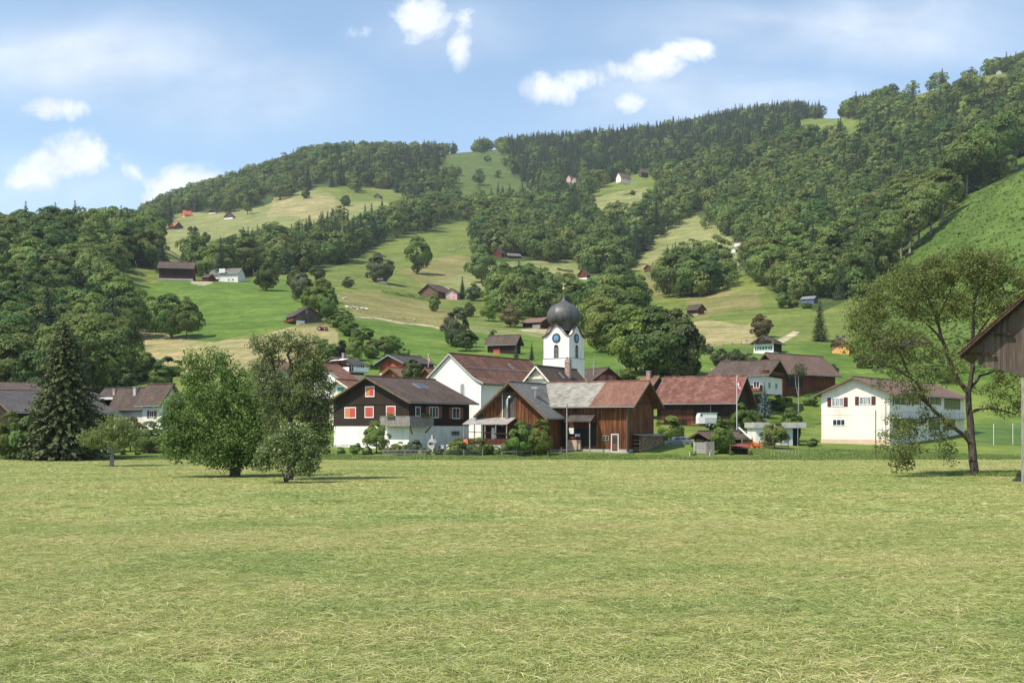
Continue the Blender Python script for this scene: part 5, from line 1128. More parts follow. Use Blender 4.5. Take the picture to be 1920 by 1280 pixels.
House('hay_barn', 'small brown hay barn standing alone on the grazed patch', 'barn', 40, 1308, 590.5, 1320.5, 1288, 579, 570, wall=wood_barn, roof=roof_dark, over=(.8, .8), plinth=.6)
h = House('house', 'grey white house at the edge of the steep right wood', 'house', -25, 1390, 460, 1377, 1397, 448, 440, wall=plaster, upper=wood_grey, split=455, roof=roof_grey); 
House('hut', 'tiny white hut with an orange red roof below the house in the wood', 'hut', -20, 1379, 473, 1370, 1384, 467, 463, wall=plaster, roof=roof_bright, over=(.4, .4))
House('shed', 'long blue grey shed half hidden behind the dark spruce', 'shed', 60, 1526, 569, 1533, 1502, 559, 555, wall=mat('blue_boards', (.07, .10, .17), (.12, .16, .24), scale=(1, 1, 3)), roof=mat('roof_bluegrey', (.16, .17, .19), (.22, .23, .25)), over=(.3, .3))
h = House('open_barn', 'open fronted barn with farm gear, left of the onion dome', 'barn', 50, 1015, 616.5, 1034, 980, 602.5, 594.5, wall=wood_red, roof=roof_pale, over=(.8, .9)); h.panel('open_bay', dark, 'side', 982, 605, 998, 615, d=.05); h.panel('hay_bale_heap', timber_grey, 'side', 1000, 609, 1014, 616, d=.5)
h = House('barn', 'broad brown barn gable adjoining the pink house', 'barn', -38, 821, 560, 787, 846, 545.5, 532, wall=mat('board_mauve', (.12, .065, .055), (.16, .09, .075), ns=1), roof=roof_brown, over=(1.0, 1.0))
h = House('house', 'pink house with four windows beside the dark conifer', 'house', -14, 857, 562, 835, 862, 549, 540.5, wall=pinkp, roof=roof_brown, over=(.7, .7), l=9); h.row('front', 2, .9, 1.9, .8, fr=white); h.row('front', 2, 3.2, 4.2, .8, fr=white)
h = House('house', 'red wooden house with white balcony below the grey green trees', 'house', -42, 717, 531.5, 701, 726, 521.5, 512.5, wall=offwhite, upper=shut_red, split=527, roof=roof_grey, over=(.7, .7)); m = MB(); m.box(0, h.w/2+1, -h.l/2-1, -h.l/2, 2.2, 3.0); m.build('balcony', white, h.root)
h = House('barn', 'old grey barn with a pale stone base on top of the tan hill', 'barn', 30, 555, 608.5, 603, 537, 591, 574, wall=wood_grey, roof=roof_dark, over=(.9, .9)); h.panel('stone_wall', offwhite, 'front', 556, 601, 571, 610, d=.1); m = MB(); X = -h.w/2; m.box(X-1.0, X, -h.l/2, h.l/2, 1.2, 2.2); m.build('gallery', wood_barn, h.root); h.panel('loft_door', timber_grey, 'front', 572.5, 581, 577, 587, d=.05)
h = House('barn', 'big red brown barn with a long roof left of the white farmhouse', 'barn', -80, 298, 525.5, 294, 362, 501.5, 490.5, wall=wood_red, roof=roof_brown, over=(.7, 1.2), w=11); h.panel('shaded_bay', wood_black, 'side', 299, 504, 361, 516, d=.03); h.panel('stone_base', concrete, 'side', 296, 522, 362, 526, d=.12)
h = House('farmhouse', 'white farmhouse with grey roof on the crest of the lush meadow', 'house', 80, 446, 529, 449.5, 393, 513, 503, wall=plaster, roof=roof_grey, over=(.4, .5), w=9); h.row('side', 5, 3.6, 4.7, .8, gl=glass, u=(-h.l*.45, h.l*.12)); h.row('side', 2, .8, 1.9, .9, gl=glass, u=(-h.l*.4, -h.l*.1)); h.panel('bay', plaster, 'side', 412, 504, 423, 512, d=.8); h.panel('dark_gate', dark, 'side', 402, 523, 410, 529, d=.05)
House('shed', 'red brown shed attached on the left of the white farmhouse', 'shed', 75, 391, 528, 394, 379, 519, 514, wall=wood_red, roof=roof_brown, over=(.3, .4), w=6)
h = House('barn', 'barn with half orange red, half grey roof at the edge of the upper left meadow', 'barn', 42, 327, 430.5, 342.5, 304, 424, 416, wall=wood_grey, roof=roof_bright, over=(.8, .8), roofparts=[(0, .52, roof_bright), (.52, 1, roof_pale)])
House('house', 'orange red roofed house above the half grey roofed barn', 'house', -50, 346, 407, 340, 361, 401.5, 394, wall=plaster, upper=shut_orange, split=405, roof=roof_bright, over=(.5, .6))
House('chalet', 'small dark chalet with white base, left of the pair on the upper meadow', 'house', -12, 404, 400, 391, 407, 396.5, 391.5, wall=plaster, upper=wood_black, split=398.5, roof=roof_brown, over=(.5, .6), l=8)
h = House('chalet', 'grey roofed chalet with bright white base on the upper left meadow', 'house', -22, 436, 410.5, 420, 441, 405.5, 397.5, wall=plaster, upper=wood_grey, split=407.5, roof=roof_dark, over=(.5, .6))
House('hay_barn', 'tiny hay hut on the sunny upper meadow below the ridge', 'barn', -28, 712, 372, 701, 716, 367.5, 363, wall=wood_grey, roof=roof_dark, over=(.5, .6))
h = House('house', 'pale grey house on the high meadow crest, left of two', 'house', -48, 1164, 338, 1155, 1183, 332, 323, Y=1290, wall=offwhite, roof=roof_pale, over=(.5, .6)); h.row('side', 3, 2, 4, 1.6)
House('house', 'dark house with a pale roof on the high meadow crest, right of two', 'house', -50, 1203, 327, 1198, 1216, 322, 315, Y=1290, wall=wood_grey, roof=roof_pale, over=(.5, .6))
House('house', 'pinkish far house among trees left of the high meadow', 'house', -40, 1070, 339, 1062, 1075, 334, 328, Y=1560, wall=pinkp, roof=roof_bred, over=(.5, .6)); House('house', 'second far house with red roof just below the pinkish one', 'house', -30, 1080, 340, 1072, 1083, 336.5, 332.5, Y=1530, wall=concrete, roof=roof_bright, over=(.5, .6))
House('barn', 'dark gabled barn at the foot of the wood above the church', 'barn', -35, 940, 483, 924, 946, 474, 464.5, wall=wood_red, roof=roof_dark, over=(.6, .6)); House('shed', 'long low grey shed beside the dark gabled barn at the wood foot', 'shed', -70, 953, 484, 949, 977, 479, 474.5, wall=wood_black, roof=roof_grey, over=(.4, .4))
h = House('chalet', 'brown chalet with white base at the edge of the copse right above the spire', 'house', -35, 1100, 524, 1084, 1106, 515, 503.5, wall=plaster, upper=wood_barn, split=520, roof=roof_brown, over=(.7, .7))
House('hay_barn', 'small brown barn gable left of the copse above the pasture', 'barn', -30, 1219, 510, 1208, 1224, 503, 496, wall=wood_barn, roof=roof_brown, over=(.6, .6))
h = House('barn', 'brown barn with red cart shed half hidden by fruit trees behind the church', 'barn', 64, 966, 664, 976, 914, 645, 627.5, wall=wood_black, roof=roof_brown, over=(.8, .8)); h.panel('red_gate', shut_red, 'side', 925, 654, 937, 663, d=.1)
House('hut', 'white hut on the meadow at the very top right skyline', 'hut', -20, 1878, 138, 1868, 1884, 134, 131, Y=1440, wall=concrete, roof=roof_grey, over=(.4, .4))
# left village
h = House('house', 'long house with a dark grey brown roof behind the big spruce', 'house', -60, 30, 852, -45, 213, 772, 731, Y=158, wall=wood_black, roof=roof_dark, over=(.9, 1.0), fascia=timber); h.window('side', 34, 790, 44, 806, bars=(1, 0)); h.window('side', 120, 800, 135, 815); h.window('side', 150, 800, 165, 815)
House('house', 'house with a brown roof rising behind the dark grey brown one', 'house', -60, 18, 810, -45, 180, 738, 716, Y=186, wall=wood_red, roof=roof_brown, over=(.8, .8))
h = House('house', 'white walled house with a brown tiled roof and red shutters left of the broad tree', 'house', 56, 303, 805, 336, 267, 759, 719, Y=170, wall=plaster, roof=roof_brown, over=(.8, .9)); h.window('side', 281, 769, 289, 783.5, shut=shut_brown, sw=.6, bars=(1, 0)); h.panel('corner_pilaster', white, 'side', 301, 762, 303, 800, d=.06)
h = House('house', 'low house with a speckled brown roof between the spruce and the white walled house', 'house', 55, 268, 808, 296, 213, 766, 725.5, Y=186, wall=offwhite, roof=roof_brown, over=(.7, .7)); h.chimney(.4, -.5, .8, m_=concrete)
h = House('house', 'dark roofed house with a pale awning above the terrace behind the spruce', 'house', 55, 226, 795, 246, 190, 745, 727, Y=200, wall=wood_dark, roof=roof_dark, over=(.6, .7)); h.chimney(.3, -1, .7, m_=brick); h.panel('awning', white, 'side', 196, 745, 222, 749, d=1.2)
# ------------------------------------------------------------------ the big trees at the field
def grow(rng, limbs, targets, step=.55, tip=.014, expo=2.35, bend=.25):
    """limbs: polylines (points, start radius) already in metres; every target gets a twig from the nearest wood"""
    P, par, rmin = [], [], []
    for pts, r0, r1 in limbs:
        pts = [np.array(p, float) for p in pts]; n0 = None
        if P: 
            d = [np.linalg.norm(q-pts[0]) for q in P]; n0 = int(np.argmin(d))
        segs = []
        for a, b in zip(pts[:-1], pts[1:]):
            k = max(1, int(np.linalg.norm(b-a)/step)); segs += [a+(b-a)*(i+1)/k for i in range(k)]
        if n0 is None: P.append(pts[0]); par.append(-1); rmin.append(r0); n0 = 0
        for i, q in enumerate(segs):
            P.append(q+rng.normal(size=3)*.03); par.append(n0); n0 = len(P)-1; rmin.append(r0+(r1-r0)*(i+1)/len(segs))
    A = np.array(P); ts = [np.array(t) for t in targets]
    order = np.argsort([np.min(np.linalg.norm(A-t, axis=1)) for t in ts])
    A = list(A); arr = np.array(A)
    for k in order:
        t = ts[k]; dv = t-arr; d = np.linalg.norm(dv, axis=1)+np.maximum(0, -dv[:, 2])*.5; j = int(np.argmin(d)); a = arr[j]; L_ = np.linalg.norm(t-a); n = max(1, int(L_/step))
        off = rng.normal(size=3)*bend*L_*.4; off[2] = abs(off[2])*.6
        new = []
        for i in range(n):
            u = (i+1)/n; q = a+(t-a)*u+off*math.sin(math.pi*u)*(1 if i < n-1 else 0); new.append(q); par.append(j if i == 0 else len(par)-1); rmin.append(0)
        arr = np.concatenate([arr, np.array(new)])
    n = len(arr); acc = np.zeros(n); ch = np.zeros(n)
    for i in range(n-1, 0, -1):
        if ch[i] == 0: acc[i] = tip**expo
        acc[par[i]] += acc[i]; ch[par[i]] += 1
    r = np.maximum(acc**(1/expo), np.array(rmin)); r = np.maximum(r, tip)
    for i in range(1, n): r[i] = min(r[i], r[par[i]])
    par = np.array(par[1:]); i = np.arange(1, n)
    ra = np.minimum(r[par], r[i]*1.6); V, Q = cones(arr[par], arr[i], ra, r[i], 6); return V, Q
def tufts(rng, T, per, rad, size, flat=.8, up=.35):
    T = np.asarray(T); k = np.repeat(np.arange(len(T)), per); d = rdir(rng, len(k)); p = T[k]+d*(rad*rng.uniform(.25, 1.0, len(k))**.6)[:, None]*np.array([1, 1, flat])
    nn = unit(d*.6+np.array([-.1, -.1, up])+rdir(rng, len(k))*.7); return leaf_quads(rng, p, nn, size*rng.uniform(.6, 1.25, len(k)))
def ell_targets(rng, Y, ells, base, dscale=1.0):
    """ellipses in the photo (cx, cy, rx, ry, count, depth offset) -> points through the crown volume, local to the foot of the tree"""
    out = []
    for cx, cy, rx, ry, n, dy in ells:
        d = rdir(rng, n)*(rng.uniform(.12, 1, n)**.42)[:, None]; yy = Y+dy+d[:, 1]*rx*Y/F*dscale
        out.append(np.stack([(cx-CX)/F*(Y+dy)+d[:, 0]*rx*Y/F, yy, H+(HY-cy)/F*(Y+dy)+d[:, 2]*ry*Y/F], 1)-np.array(base))
    return np.concatenate(out)
def hero(name, seed, foot, limbs_px, ells, per, rad, size, lmat, label, bmat=None, tip=.014, step=.55, cat='tree', dscale=.9, bend=.25, flat=.8):
    rng = np.random.default_rng(seed); g = ground(*foot); Y = g.y; base = np.array(g)
    limbs = []
    for pts, r0, r1 in limbs_px:
        limbs.append(([np.array([(x-CX)/F*(Y+dy), Y+dy, H+(HY-y)/F*(Y+dy)])-base for x, y, dy in pts], r0, r1))
    T = ell_targets(rng, Y, [(a_, b_, c_, d_, int(n_*(1.35 if name == 'walnut_tree' else 1)), e_) for a_, b_, c_, d_, n_, e_ in ells], base, dscale); T[:, 2] = np.maximum(T[:, 2], .35)
    tv, tq = grow(rng, limbs, T, step=step, tip=tip, bend=bend); lv, lq = tufts(rng, T, per, rad, size, flat)
    t = thing(name, g, 0, label, cat); link('trunk' if cat == 'tree' else 'stems', npmesh('trunk', tv, tq, [bmat or bark]), t); link('crown' if cat == 'tree' else 'foliage', npmesh('crown', lv, lq, [lmat]), t); return t
hero('broadleaf_tree', 1, (440, 894), [([(440, 896, 0), (443, 860, 0), (436, 820, .3), (425, 760, 0), (415, 700, .5)], .48, .08), ([(441, 850, 0), (405, 815, -1), (365, 790, -1.5), (335, 790, -1)], .2, .05), ([(438, 830, .2), (475, 790, 1), (500, 750, 1)], .2, .05), ([(440, 850, 0), (470, 835, -1.6), (490, 830, -2)], .15, .05)],
     [(412, 728, 60, 66, 140, 0), (400, 688, 42, 38, 60, .5), (365, 775, 54, 56, 115, -.4), (345, 815, 40, 42, 64, -.8), (455, 770, 60, 70, 130, .2), (440, 825, 60, 42, 120, -.6), (425, 864, 46, 20, 50, -.8), (478, 862, 26, 16, 26, -.6), (332, 835, 30, 30, 60, -1), (322, 790, 26, 44, 60, -.4), (395, 850, 45, 22, 60, -1.2), (360, 700, 26, 46, 50, .3), (505, 750, 45, 60, 100, 1.2), (480, 830, 45, 52, 90, .4)],
     28, .66, .118, leaf_lush, 'large dense broadleaf tree with low hanging boughs, left of the pair on the mown field')
hero('pear_tree', 2, (541, 900), [([(541, 902, 0), (548, 850, 0), (545, 800, 0), (540, 750, 0), (543, 710, .2), (548, 680, 0)], .36, .10), ([(543, 740, 0), (520, 735, -.6), (497, 742, -.8), (490, 715, -.8)], .13, .05), ([(546, 790, 0), (528, 760, .8), (515, 700, .6), (510, 668, .3), (495, 655, .2), (478, 652, 0)], .16, .05), ([(548, 690, 0), (540, 665, -.3), (548, 650, 0), (575, 645, 0), (590, 642, .2)], .12, .05), ([(541, 780, 0), (575, 745, .7), (592, 705, .6), (588, 670, .4)], .15, .05), ([(545, 800, 0), (580, 785, -.8), (608, 780, -1)], .12, .04), ([(510, 668, .3), (500, 690, 0), (488, 690, 0)], .08, .04)],
     [(496, 646, 32, 20, 46, 0), (540, 640, 38, 20, 52, 0), (585, 648, 28, 24, 40, 0), (515, 670, 26, 18, 30, .3), (572, 690, 34, 40, 110, .3), (592, 740, 30, 55, 110, .4), (545, 735, 62, 36, 170, -.2), (505, 720, 30, 35, 70, -.5), (600, 800, 28, 52, 90, .2), (545, 785, 66, 46, 190, .2), (565, 830, 56, 30, 120, .5), (604, 740, 22, 70, 80, .3), (490, 690, 24, 22, 34, 0)],
     26, .50, .085, leaf_pear, 'old pear tree with gnarled bare limbs in its open top, right of the pair', tip=.02, bend=.5)
hero('elder_bush', 3, (539, 904), [([(535, 905, 0), (525, 870, -.3), (512, 840, -.3)], .05, .03), ([(542, 905, 0), (555, 865, -.4), (565, 835, -.4)], .05, .03), ([(538, 905, 0), (540, 850, -.5)], .05, .03)],
     [(510, 850, 26, 32, 60, -1.6), (535, 835, 30, 34, 70, -1.5), (572, 840, 26, 38, 70, -1.4), (586, 868, 16, 22, 28, -1.4), (545, 868, 36, 20, 60, -1.7), (497, 866, 18, 18, 26, -1.6), (550, 812, 26, 18, 36, -1.2)], 26, .40, .09, leaf_elder, 'light green flowering elder bush at the foot of the old pear tree', cat='shrub', tip=.012)
hero('apple_tree', 4, (209, 874), [([(209, 876, 0), (210, 855, 0), (213, 838, 0)], .26, .16), ([(213, 838, 0), (190, 822, 0), (172, 820, 0)], .12, .04), ([(213, 838, 0), (238, 820, .5), (255, 815, .5)], .12, .04), ([(213, 838, 0), (214, 805, 0)], .12, .04)],
     [(212, 805, 34, 26, 110, 0), (180, 822, 32, 18, 80, -.3), (246, 818, 32, 22, 80, .3), (215, 828, 50, 14, 70, -.6)], 30, .5, .10, leaf_yellow, 'young spreading apple tree with a pale leaning stem on the left of the field', bmat=bark_pale)
hero('walnut_tree', 5, (1826, 892), [([(1826, 894, 0), (1824, 850, 0), (1820, 800, 0), (1816, 760, 0), (1815, 735, 0)], .38, .24), ([(1822, 832, 0), (1795, 805, -.5), (1765, 782, -1), (1742, 760, -1.3), (1718, 738, -1.5), (1704, 700, -1.5), (1685, 660, -1.5), (1660, 625, -1.5), (1640, 605, -1)], .18, .05), ([(1742, 760, -1.3), (1715, 715, -2.4), (1680, 690, -2.8), (1645, 680, -3)], .14, .05),
      ([(1815, 735, 0), (1797, 712, .5), (1782, 680, .8), (1768, 640, 1), (1757, 600, 1), (1740, 560, .8), (1725, 530, .6)], .22, .06), ([(1768, 640, 1), (1745, 615, 1.8), (1715, 590, 2.2), (1680, 570, 2.2)], .11, .04), ([(1815, 735, 0), (1838, 705, .4), (1866, 694, .6), (1900, 698, .8)], .15, .06), ([(1818, 770, 0), (1858, 765, -.6), (1905, 776, -1)], .14, .06), ([(1815, 735, 0), (1824, 690, -.4), (1826, 640, -.5), (1826, 590, -.4), (1832, 530, 0), (1838, 490, 0)], .2, .05), ([(1826, 640, -.5), (1858, 590, -1), (1885, 550, -1)], .12, .04), ([(1757, 600, 1), (1780, 550, .4), (1790, 510, .4)], .1, .04)],
     [(1660, 560, 70, 44, 85, 1), (1625, 600, 45, 36, 50, -.5), (1720, 520, 60, 38, 75, .6), (1790, 500, 60, 36, 85, .4), (1850, 505, 55, 42, 80, 0), (1895, 545, 45, 55, 70, -.6), (1750, 570, 60, 40, 60, 1), (1830, 570, 60, 40, 55, -.4), (1640, 650, 55, 38, 45, -2), (1700, 640, 55, 40, 40, -1), (1690, 720, 50, 40, 32, -2), (1760, 680, 50, 45, 32, .4), (1880, 650, 50, 40, 40, .6), (1880, 735, 45, 50, 45, -.4), (1690, 825, 42, 50, 44, -2.4), (1745, 800, 40, 40, 20, -1.6), (1690, 870, 16, 16, 8, -2.2), (1775, 850, 14, 22, 7, -1)],
     36, .68, .105, leaf_walnut, 'walnut tree with thin foliage and bare crooked limbs at the right of the field', tip=.016, step=.6, bend=.45, flat=.7)
def big_spruce():
    rng = np.random.default_rng(9); g = at(121, 862, 137); g.z = 0; h = 262*137/F
    tr, lf = conifer(201, 72, 50, .0215, spread=.30, droop=.34, base=.03, prof=.54, nbk=1.7)
    t = thing('spruce_tree', g, 0, 'big dark green spruce with drooping boughs at the left edge of the field', 'tree'); t.scale = (h, h, h)
    link('trunk', npmesh('trunk', *tr, [bark]), t); link('crown', npmesh('crown', *lf, [leaf_spruce]), t)
big_spruce()

# ------------------------------------------------------------------ grass
straw = bpy.data.materials.new('cut_grass'); nt = nodes(straw)
g_ = N(nt, 'ShaderNodeNewGeometry'); col = ramp(nt, g_.outputs['Random Per Island'], [(0, (.16, .23, .05)), (.3, (.285, .335, .095)), (.68, (.41, .415, .15)), (.9, (.56, .515, .25)), (1, (.70, .63, .40))])
oi = N(nt, 'ShaderNodeObjectInfo'); 
vm = N(nt, 'ShaderNodeVectorMath', operation='MULTIPLY'); L(nt, oi.outputs['Location'], vm.inputs[0]); vm.inputs[1].default_value = (.05, .17, 0); sn = N(nt, 'ShaderNodeTexNoise', i_Scale=1.0, i_Detail=5); L(nt, vm.outputs[0], sn.inputs[0])
sm_ = N(nt, 'ShaderNodeMath', operation='MULTIPLY_ADD', i_1=.22); L(nt, oi.outputs['Random'], sm_.inputs[0]); L(nt, sn.outputs[0], sm_.inputs[2])
tone = ramp(nt, sm_.outputs[0], [(.40, (.76, .90, .80)), (.58, (1.0, 1.03, .98)), (.76, (1.22, 1.13, 1.26))]); mm = N(nt, 'ShaderNodeMix', data_type='RGBA', blend_type='MULTIPLY', i_0=1.0); L(nt, col, mm.inputs[6]); L(nt, tone, mm.inputs[7]); col = mm.outputs[2]
d = N(nt, 'ShaderNodeBsdfPrincipled', i_Roughness=.7); d.inputs['Specular IOR Level'].default_value = .2; L(nt, col, d.inputs[0]); t = N(nt, 'ShaderNodeBsdfTranslucent'); L(nt, col, t.inputs[0]); ms = N(nt, 'ShaderNodeMixShader', i_0=.2); L(nt, d.outputs[0], ms.inputs[1]); L(nt, t.outputs[0], ms.inputs[2]); o = N(nt, 'ShaderNodeOutputMaterial'); L(nt, ms.outputs[0], o.inputs[0])
tall = bpy.data.materials.new('tall_grass'); nt = nodes(tall)
g_ = N(nt, 'ShaderNodeNewGeometry'); col = ramp(nt, g_.outputs['Random Per Island'], [(0, (.13, .21, .04)), (.7, (.22, .30, .07)), (1, (.36, .37, .15))])
d = N(nt, 'ShaderNodeBsdfPrincipled', i_Roughness=.7); L(nt, col, d.inputs[0]); t = N(nt, 'ShaderNodeBsdfTranslucent'); L(nt, col, t.inputs[0]); ms = N(nt, 'ShaderNodeMixShader', i_0=.3); L(nt, d.outputs[0], ms.inputs[1]); L(nt, t.outputs[0], ms.inputs[2]); o = N(nt, 'ShaderNodeOutputMaterial'); L(nt, ms.outputs[0], o.inputs[0])
def blades(rng, n, area, ln, wd, elev, hmax, mt, name, clump=0):
    """bent blades: each two quads from root to tip"""
    P = np.stack([rng.uniform(-area, area, n), rng.uniform(-area, area, n), np.zeros(n)], 1)
    if clump: c = rng.uniform(-area, area, (clump, 2)); k = rng.integers(0, clump, n); s = rng.uniform(size=n) < .28; P[s, :2] = c[k[s]]+rng.normal(size=(s.sum(), 2))*area*.10
    az = rng.uniform(0, 2*np.pi, n)
    if clump: # swathes lie mostly one way
        az = np.where(rng.uniform(size=n) < .2, rng.normal(.4, .6, n), az)
    el = np.radians(rng.uniform(elev[0], elev[1], n)*rng.uniform(0, 1, n)**(.8 if clump else .3)); l = rng.uniform(ln[0], ln[1], n); w = rng.uniform(wd[0], wd[1], n)
    d = np.stack([np.cos(az)*np.cos(el), np.sin(az)*np.cos(el), np.sin(el)], 1); sd = np.stack([-np.sin(az), np.cos(az), np.zeros(n)], 1)
    P[:, 2] = rng.uniform(0, hmax, n)*(1 if clump else 0); tilt = rng.uniform(-.9, .9, n)[:, None]*np.array([[0, 0, 1.]]); sd = unit(sd+tilt)
    m = P+d*(l*.55)[:, None]; e = P+d*l[:, None]; e[:, 2] -= l*.22*np.abs(np.sin(el))+.0; m[:, 2] += l*.04
    V = np.stack([P-sd*w[:, None]/2, P+sd*w[:, None]/2, m-sd*w[:, None]/2, m+sd*w[:, None]/2, e-sd*w[:, None]*.15, e+sd*w[:, None]*.15], 1).reshape(-1, 3)
    q = np.array([[0, 1, 3, 2], [2, 3, 5, 4]]); Q = (np.arange(n)*6)[:, None, None]+q[None]; return npmesh(name, V, Q.reshape(-1, 4), [mt])
def hay():
    rng = np.random.default_rng(21)
    pa = [blades(np.random.default_rng(300+i), 2300, .85, (.08, .42), (.004, .011), (0, 26), .045, straw, 'cut_grass_patch', clump=7) for i in range(5)]
    pf = [blades(np.random.default_rng(320+i), 1500, 1.9, (.12, .42), (.010, .022), (0, 15), .03, straw, 'cut_grass_far_patch', clump=8) for i in range(4)]
    X, Y, S, I = [], [], [], []
    y = 15.0
    while y < 140:
        near = y < 48; st = 1.25 if near else 2.9; n = int((1.06*y+8)/st)
        xs = (np.arange(n)-n/2+rng.uniform(-.4, .4, n))*st; X += list(xs); Y += list(y+rng.uniform(-.4, .4, n)*st); S += list(rng.uniform(.85, 1.2, n)); I += list(rng.integers(0, 5, n) if near else rng.integers(5, 9, n)); y += st
    X = np.array(X)
    pc = []
    for i in range(4):
        r_ = np.random.default_rng(360+i); me = blades(r_, 900, .55, (.12, .5), (.005, .012), (0, 40), .15, straw, 'cut_grass_pile'); v = np.empty(len(me.vertices)*3, np.float32); me.vertices.foreach_get('co', v); v = v.reshape(-1, 3)
        v[:, 1] *= .45; b_ = v.reshape(-1, 6, 3); rr = np.hypot(b_[:, 0, 0]/.55, b_[:, 0, 1]/.25); b_[:, :, 2] *= np.clip(1.25-rr, .1, 1)[:, None]; me.vertices.foreach_set('co', v.ravel()); pc.append(me)
    n2 = 900; y2 = np.exp(rng.uniform(math.log(16), math.log(100), n2)); x2 = rng.uniform(-.56, .56, n2)*y2
    X = np.concatenate([X, x2]); Y += list(y2); S += list(rng.uniform(.5, 1.3, n2)); I += list(rng.integers(9, 13, n2)); n = len(X)
    pf = pf+pc
    points_stuff('cut_grass', X, np.array(Y), np.zeros(n), np.array(S), rng.normal(0, .9, n)+np.pi*rng.integers(0, 2, n), np.array(I), pa+pf, 'freshly cut pale grass lying over the whole flat field', 'grass')
    # uncut verge along the far edge and round the walnut's foot
    pt = [blades(np.random.default_rng(340+i), 420, 1.0, (.2, .52), (.015, .035), (30, 88), 0, tall, 'verge_patch') for i in range(4)]
    xs = np.concatenate([rng.uniform(-72, 75, 900), rng.uniform(32, 60, 160), rng.uniform(38, 47, 110)]); ys = np.concatenate([rng.uniform(139, 143.5, 900)+1.2*np.sin(xs[:900]/7)+.8*np.sin(xs[:900]/2.3), rng.uniform(139, 152, 160), rng.uniform(92, 99, 110)])
    k = np.ones(len(xs), bool); k[1060:] = rng.uniform(size=110) < np.clip((xs[1060:]-36)/9, .2, 1); k[:900] &= ~((xs[:900] < -48) & (ys[:900] < 141)); xs, ys = xs[k], ys[k]; n = len(xs)
    points_stuff('verge_grass', xs, ys, np.maximum(gz(xs, ys), 0)-.03, rng.uniform(.7, 1.25, n), rng.uniform(0, 6.28, n), rng.integers(0, 4, n), pt, 'tall uncut grass along the far edge of the field and round the walnut', 'grass')
hay()

# ------------------------------------------------------------------ vehicles
def wheel(par, x, y, z, r, wd, name='wheel'):
    """tyre and rim turning about local y"""
    def ring(prof, m_, nm, p):
        b = MB(); b.lathe(prof, 18); b.v = [(v[0]+x, v[2]+y, v[1]+z) for v in b.v]; return b.build(nm, m_, p)
    w2 = wd/2
    o = ring([(r*.6, -w2), (r*.95, -w2), (r, -w2*.6), (r, w2*.6), (r*.95, w2), (r*.6, w2)], rubber, name, par); ring([(.01, -w2*.8), (r*.6, -w2*.85), (r*.6, w2*.85), (.01, w2*.8)], metal, 'rim', o); return o
def place(t, loc, rz): t.location = loc; t.rotation_euler = (0, 0, rz)
def estate_car():
    t = thing('parked_car', (0, 0, 0), 0, 'silver estate car parked on the gravel right of the woodpile', 'car'); sil = mat('car_silver', (.45, .47, .50), rough=.25, metal=.5, spec=.6)
    b = MB(); n = [(-2.2, .34), (2.18, .34), (2.24, .62), (2.16, .93), (1.2, .97), (-.85, .96), (-1.9, .82), (-2.2, .66), (-2.26, .5)]; b.prism(n, -.84, .84); b.build('body', sil, t)
    b = MB(); c = [(-1.0, .95), (2.1, .93), (1.78, 1.40), (1.5, 1.45), (-.05, 1.45), (-.3, 1.40)]; k = len(c)
    vs = [(x, -.80+(z-.93)*.22, z) for x, z in c]+[(x, .80-(z-.93)*.22, z) for x, z in c]; b.add(vs, [tuple(range(k)), tuple(range(2*k-1, k-1, -1))]+[(i, i+k, (i+1) % k+k, (i+1) % k) for i in range(k)]); b.build('cabin', sil, t)
    for s in (-1, 1):
        for (x0, x1, x2, x3) in ((-.75, .28, .28, -.22), (.36, 1.22, 1.2, .36), (1.3, 1.93, 1.68, 1.28)):
            b = MB(); f = lambda x, z: (x, s*(.806-(z-.93)*.22), z); vs = [f(x0, 1.0), f(x1, 1.0), f(x2, 1.37), f(x3, 1.37)]; b.add(vs, [(0, 1, 2, 3) if s < 0 else (3, 2, 1, 0)]); b.build('side_window', glass, t)
    b = MB(); b.add([(-.96, -.7, .99), (-.96, .7, .99), (-.36, .62, 1.38), (-.36, -.62, 1.38)], [(0, 1, 2, 3)]); b.build('windscreen', glass, t)
    b = MB(); b.add([(2.09, -.68, 1.0), (1.83, -.62, 1.37), (1.83, .62, 1.37), (2.09, .68, 1.0)], [(0, 1, 2, 3)]); b.build('rear_window', glass, t)
    for x in (-1.38, 1.36):
        for s in (-1, 1): wheel(t, x, s*.77, .31, .31, .2)
    for s in (-1, 1):
        MB().box(-2.24, -1.95, s*.62-.16, s*.62+.16, .58, .72).build('headlight', white, t); MB().box(2.1, 2.25, s*.7-.12, s*.7+.12, .66, .86).build('tail_light', shut_red, t); MB().box(-.75, -.55, s*.9-.07, s*.9+.07, 1.0, 1.12).build('wing_mirror', sil, t)
    for x, nm in ((-2.3, 'front_bumper'), (2.16, 'rear_bumper')): MB().box(x, x+.14, -.82, .82, .36, .56).build(nm, steel, t)
    g = at(1268, 837, 160); place(t, g, R(12))
estate_car()
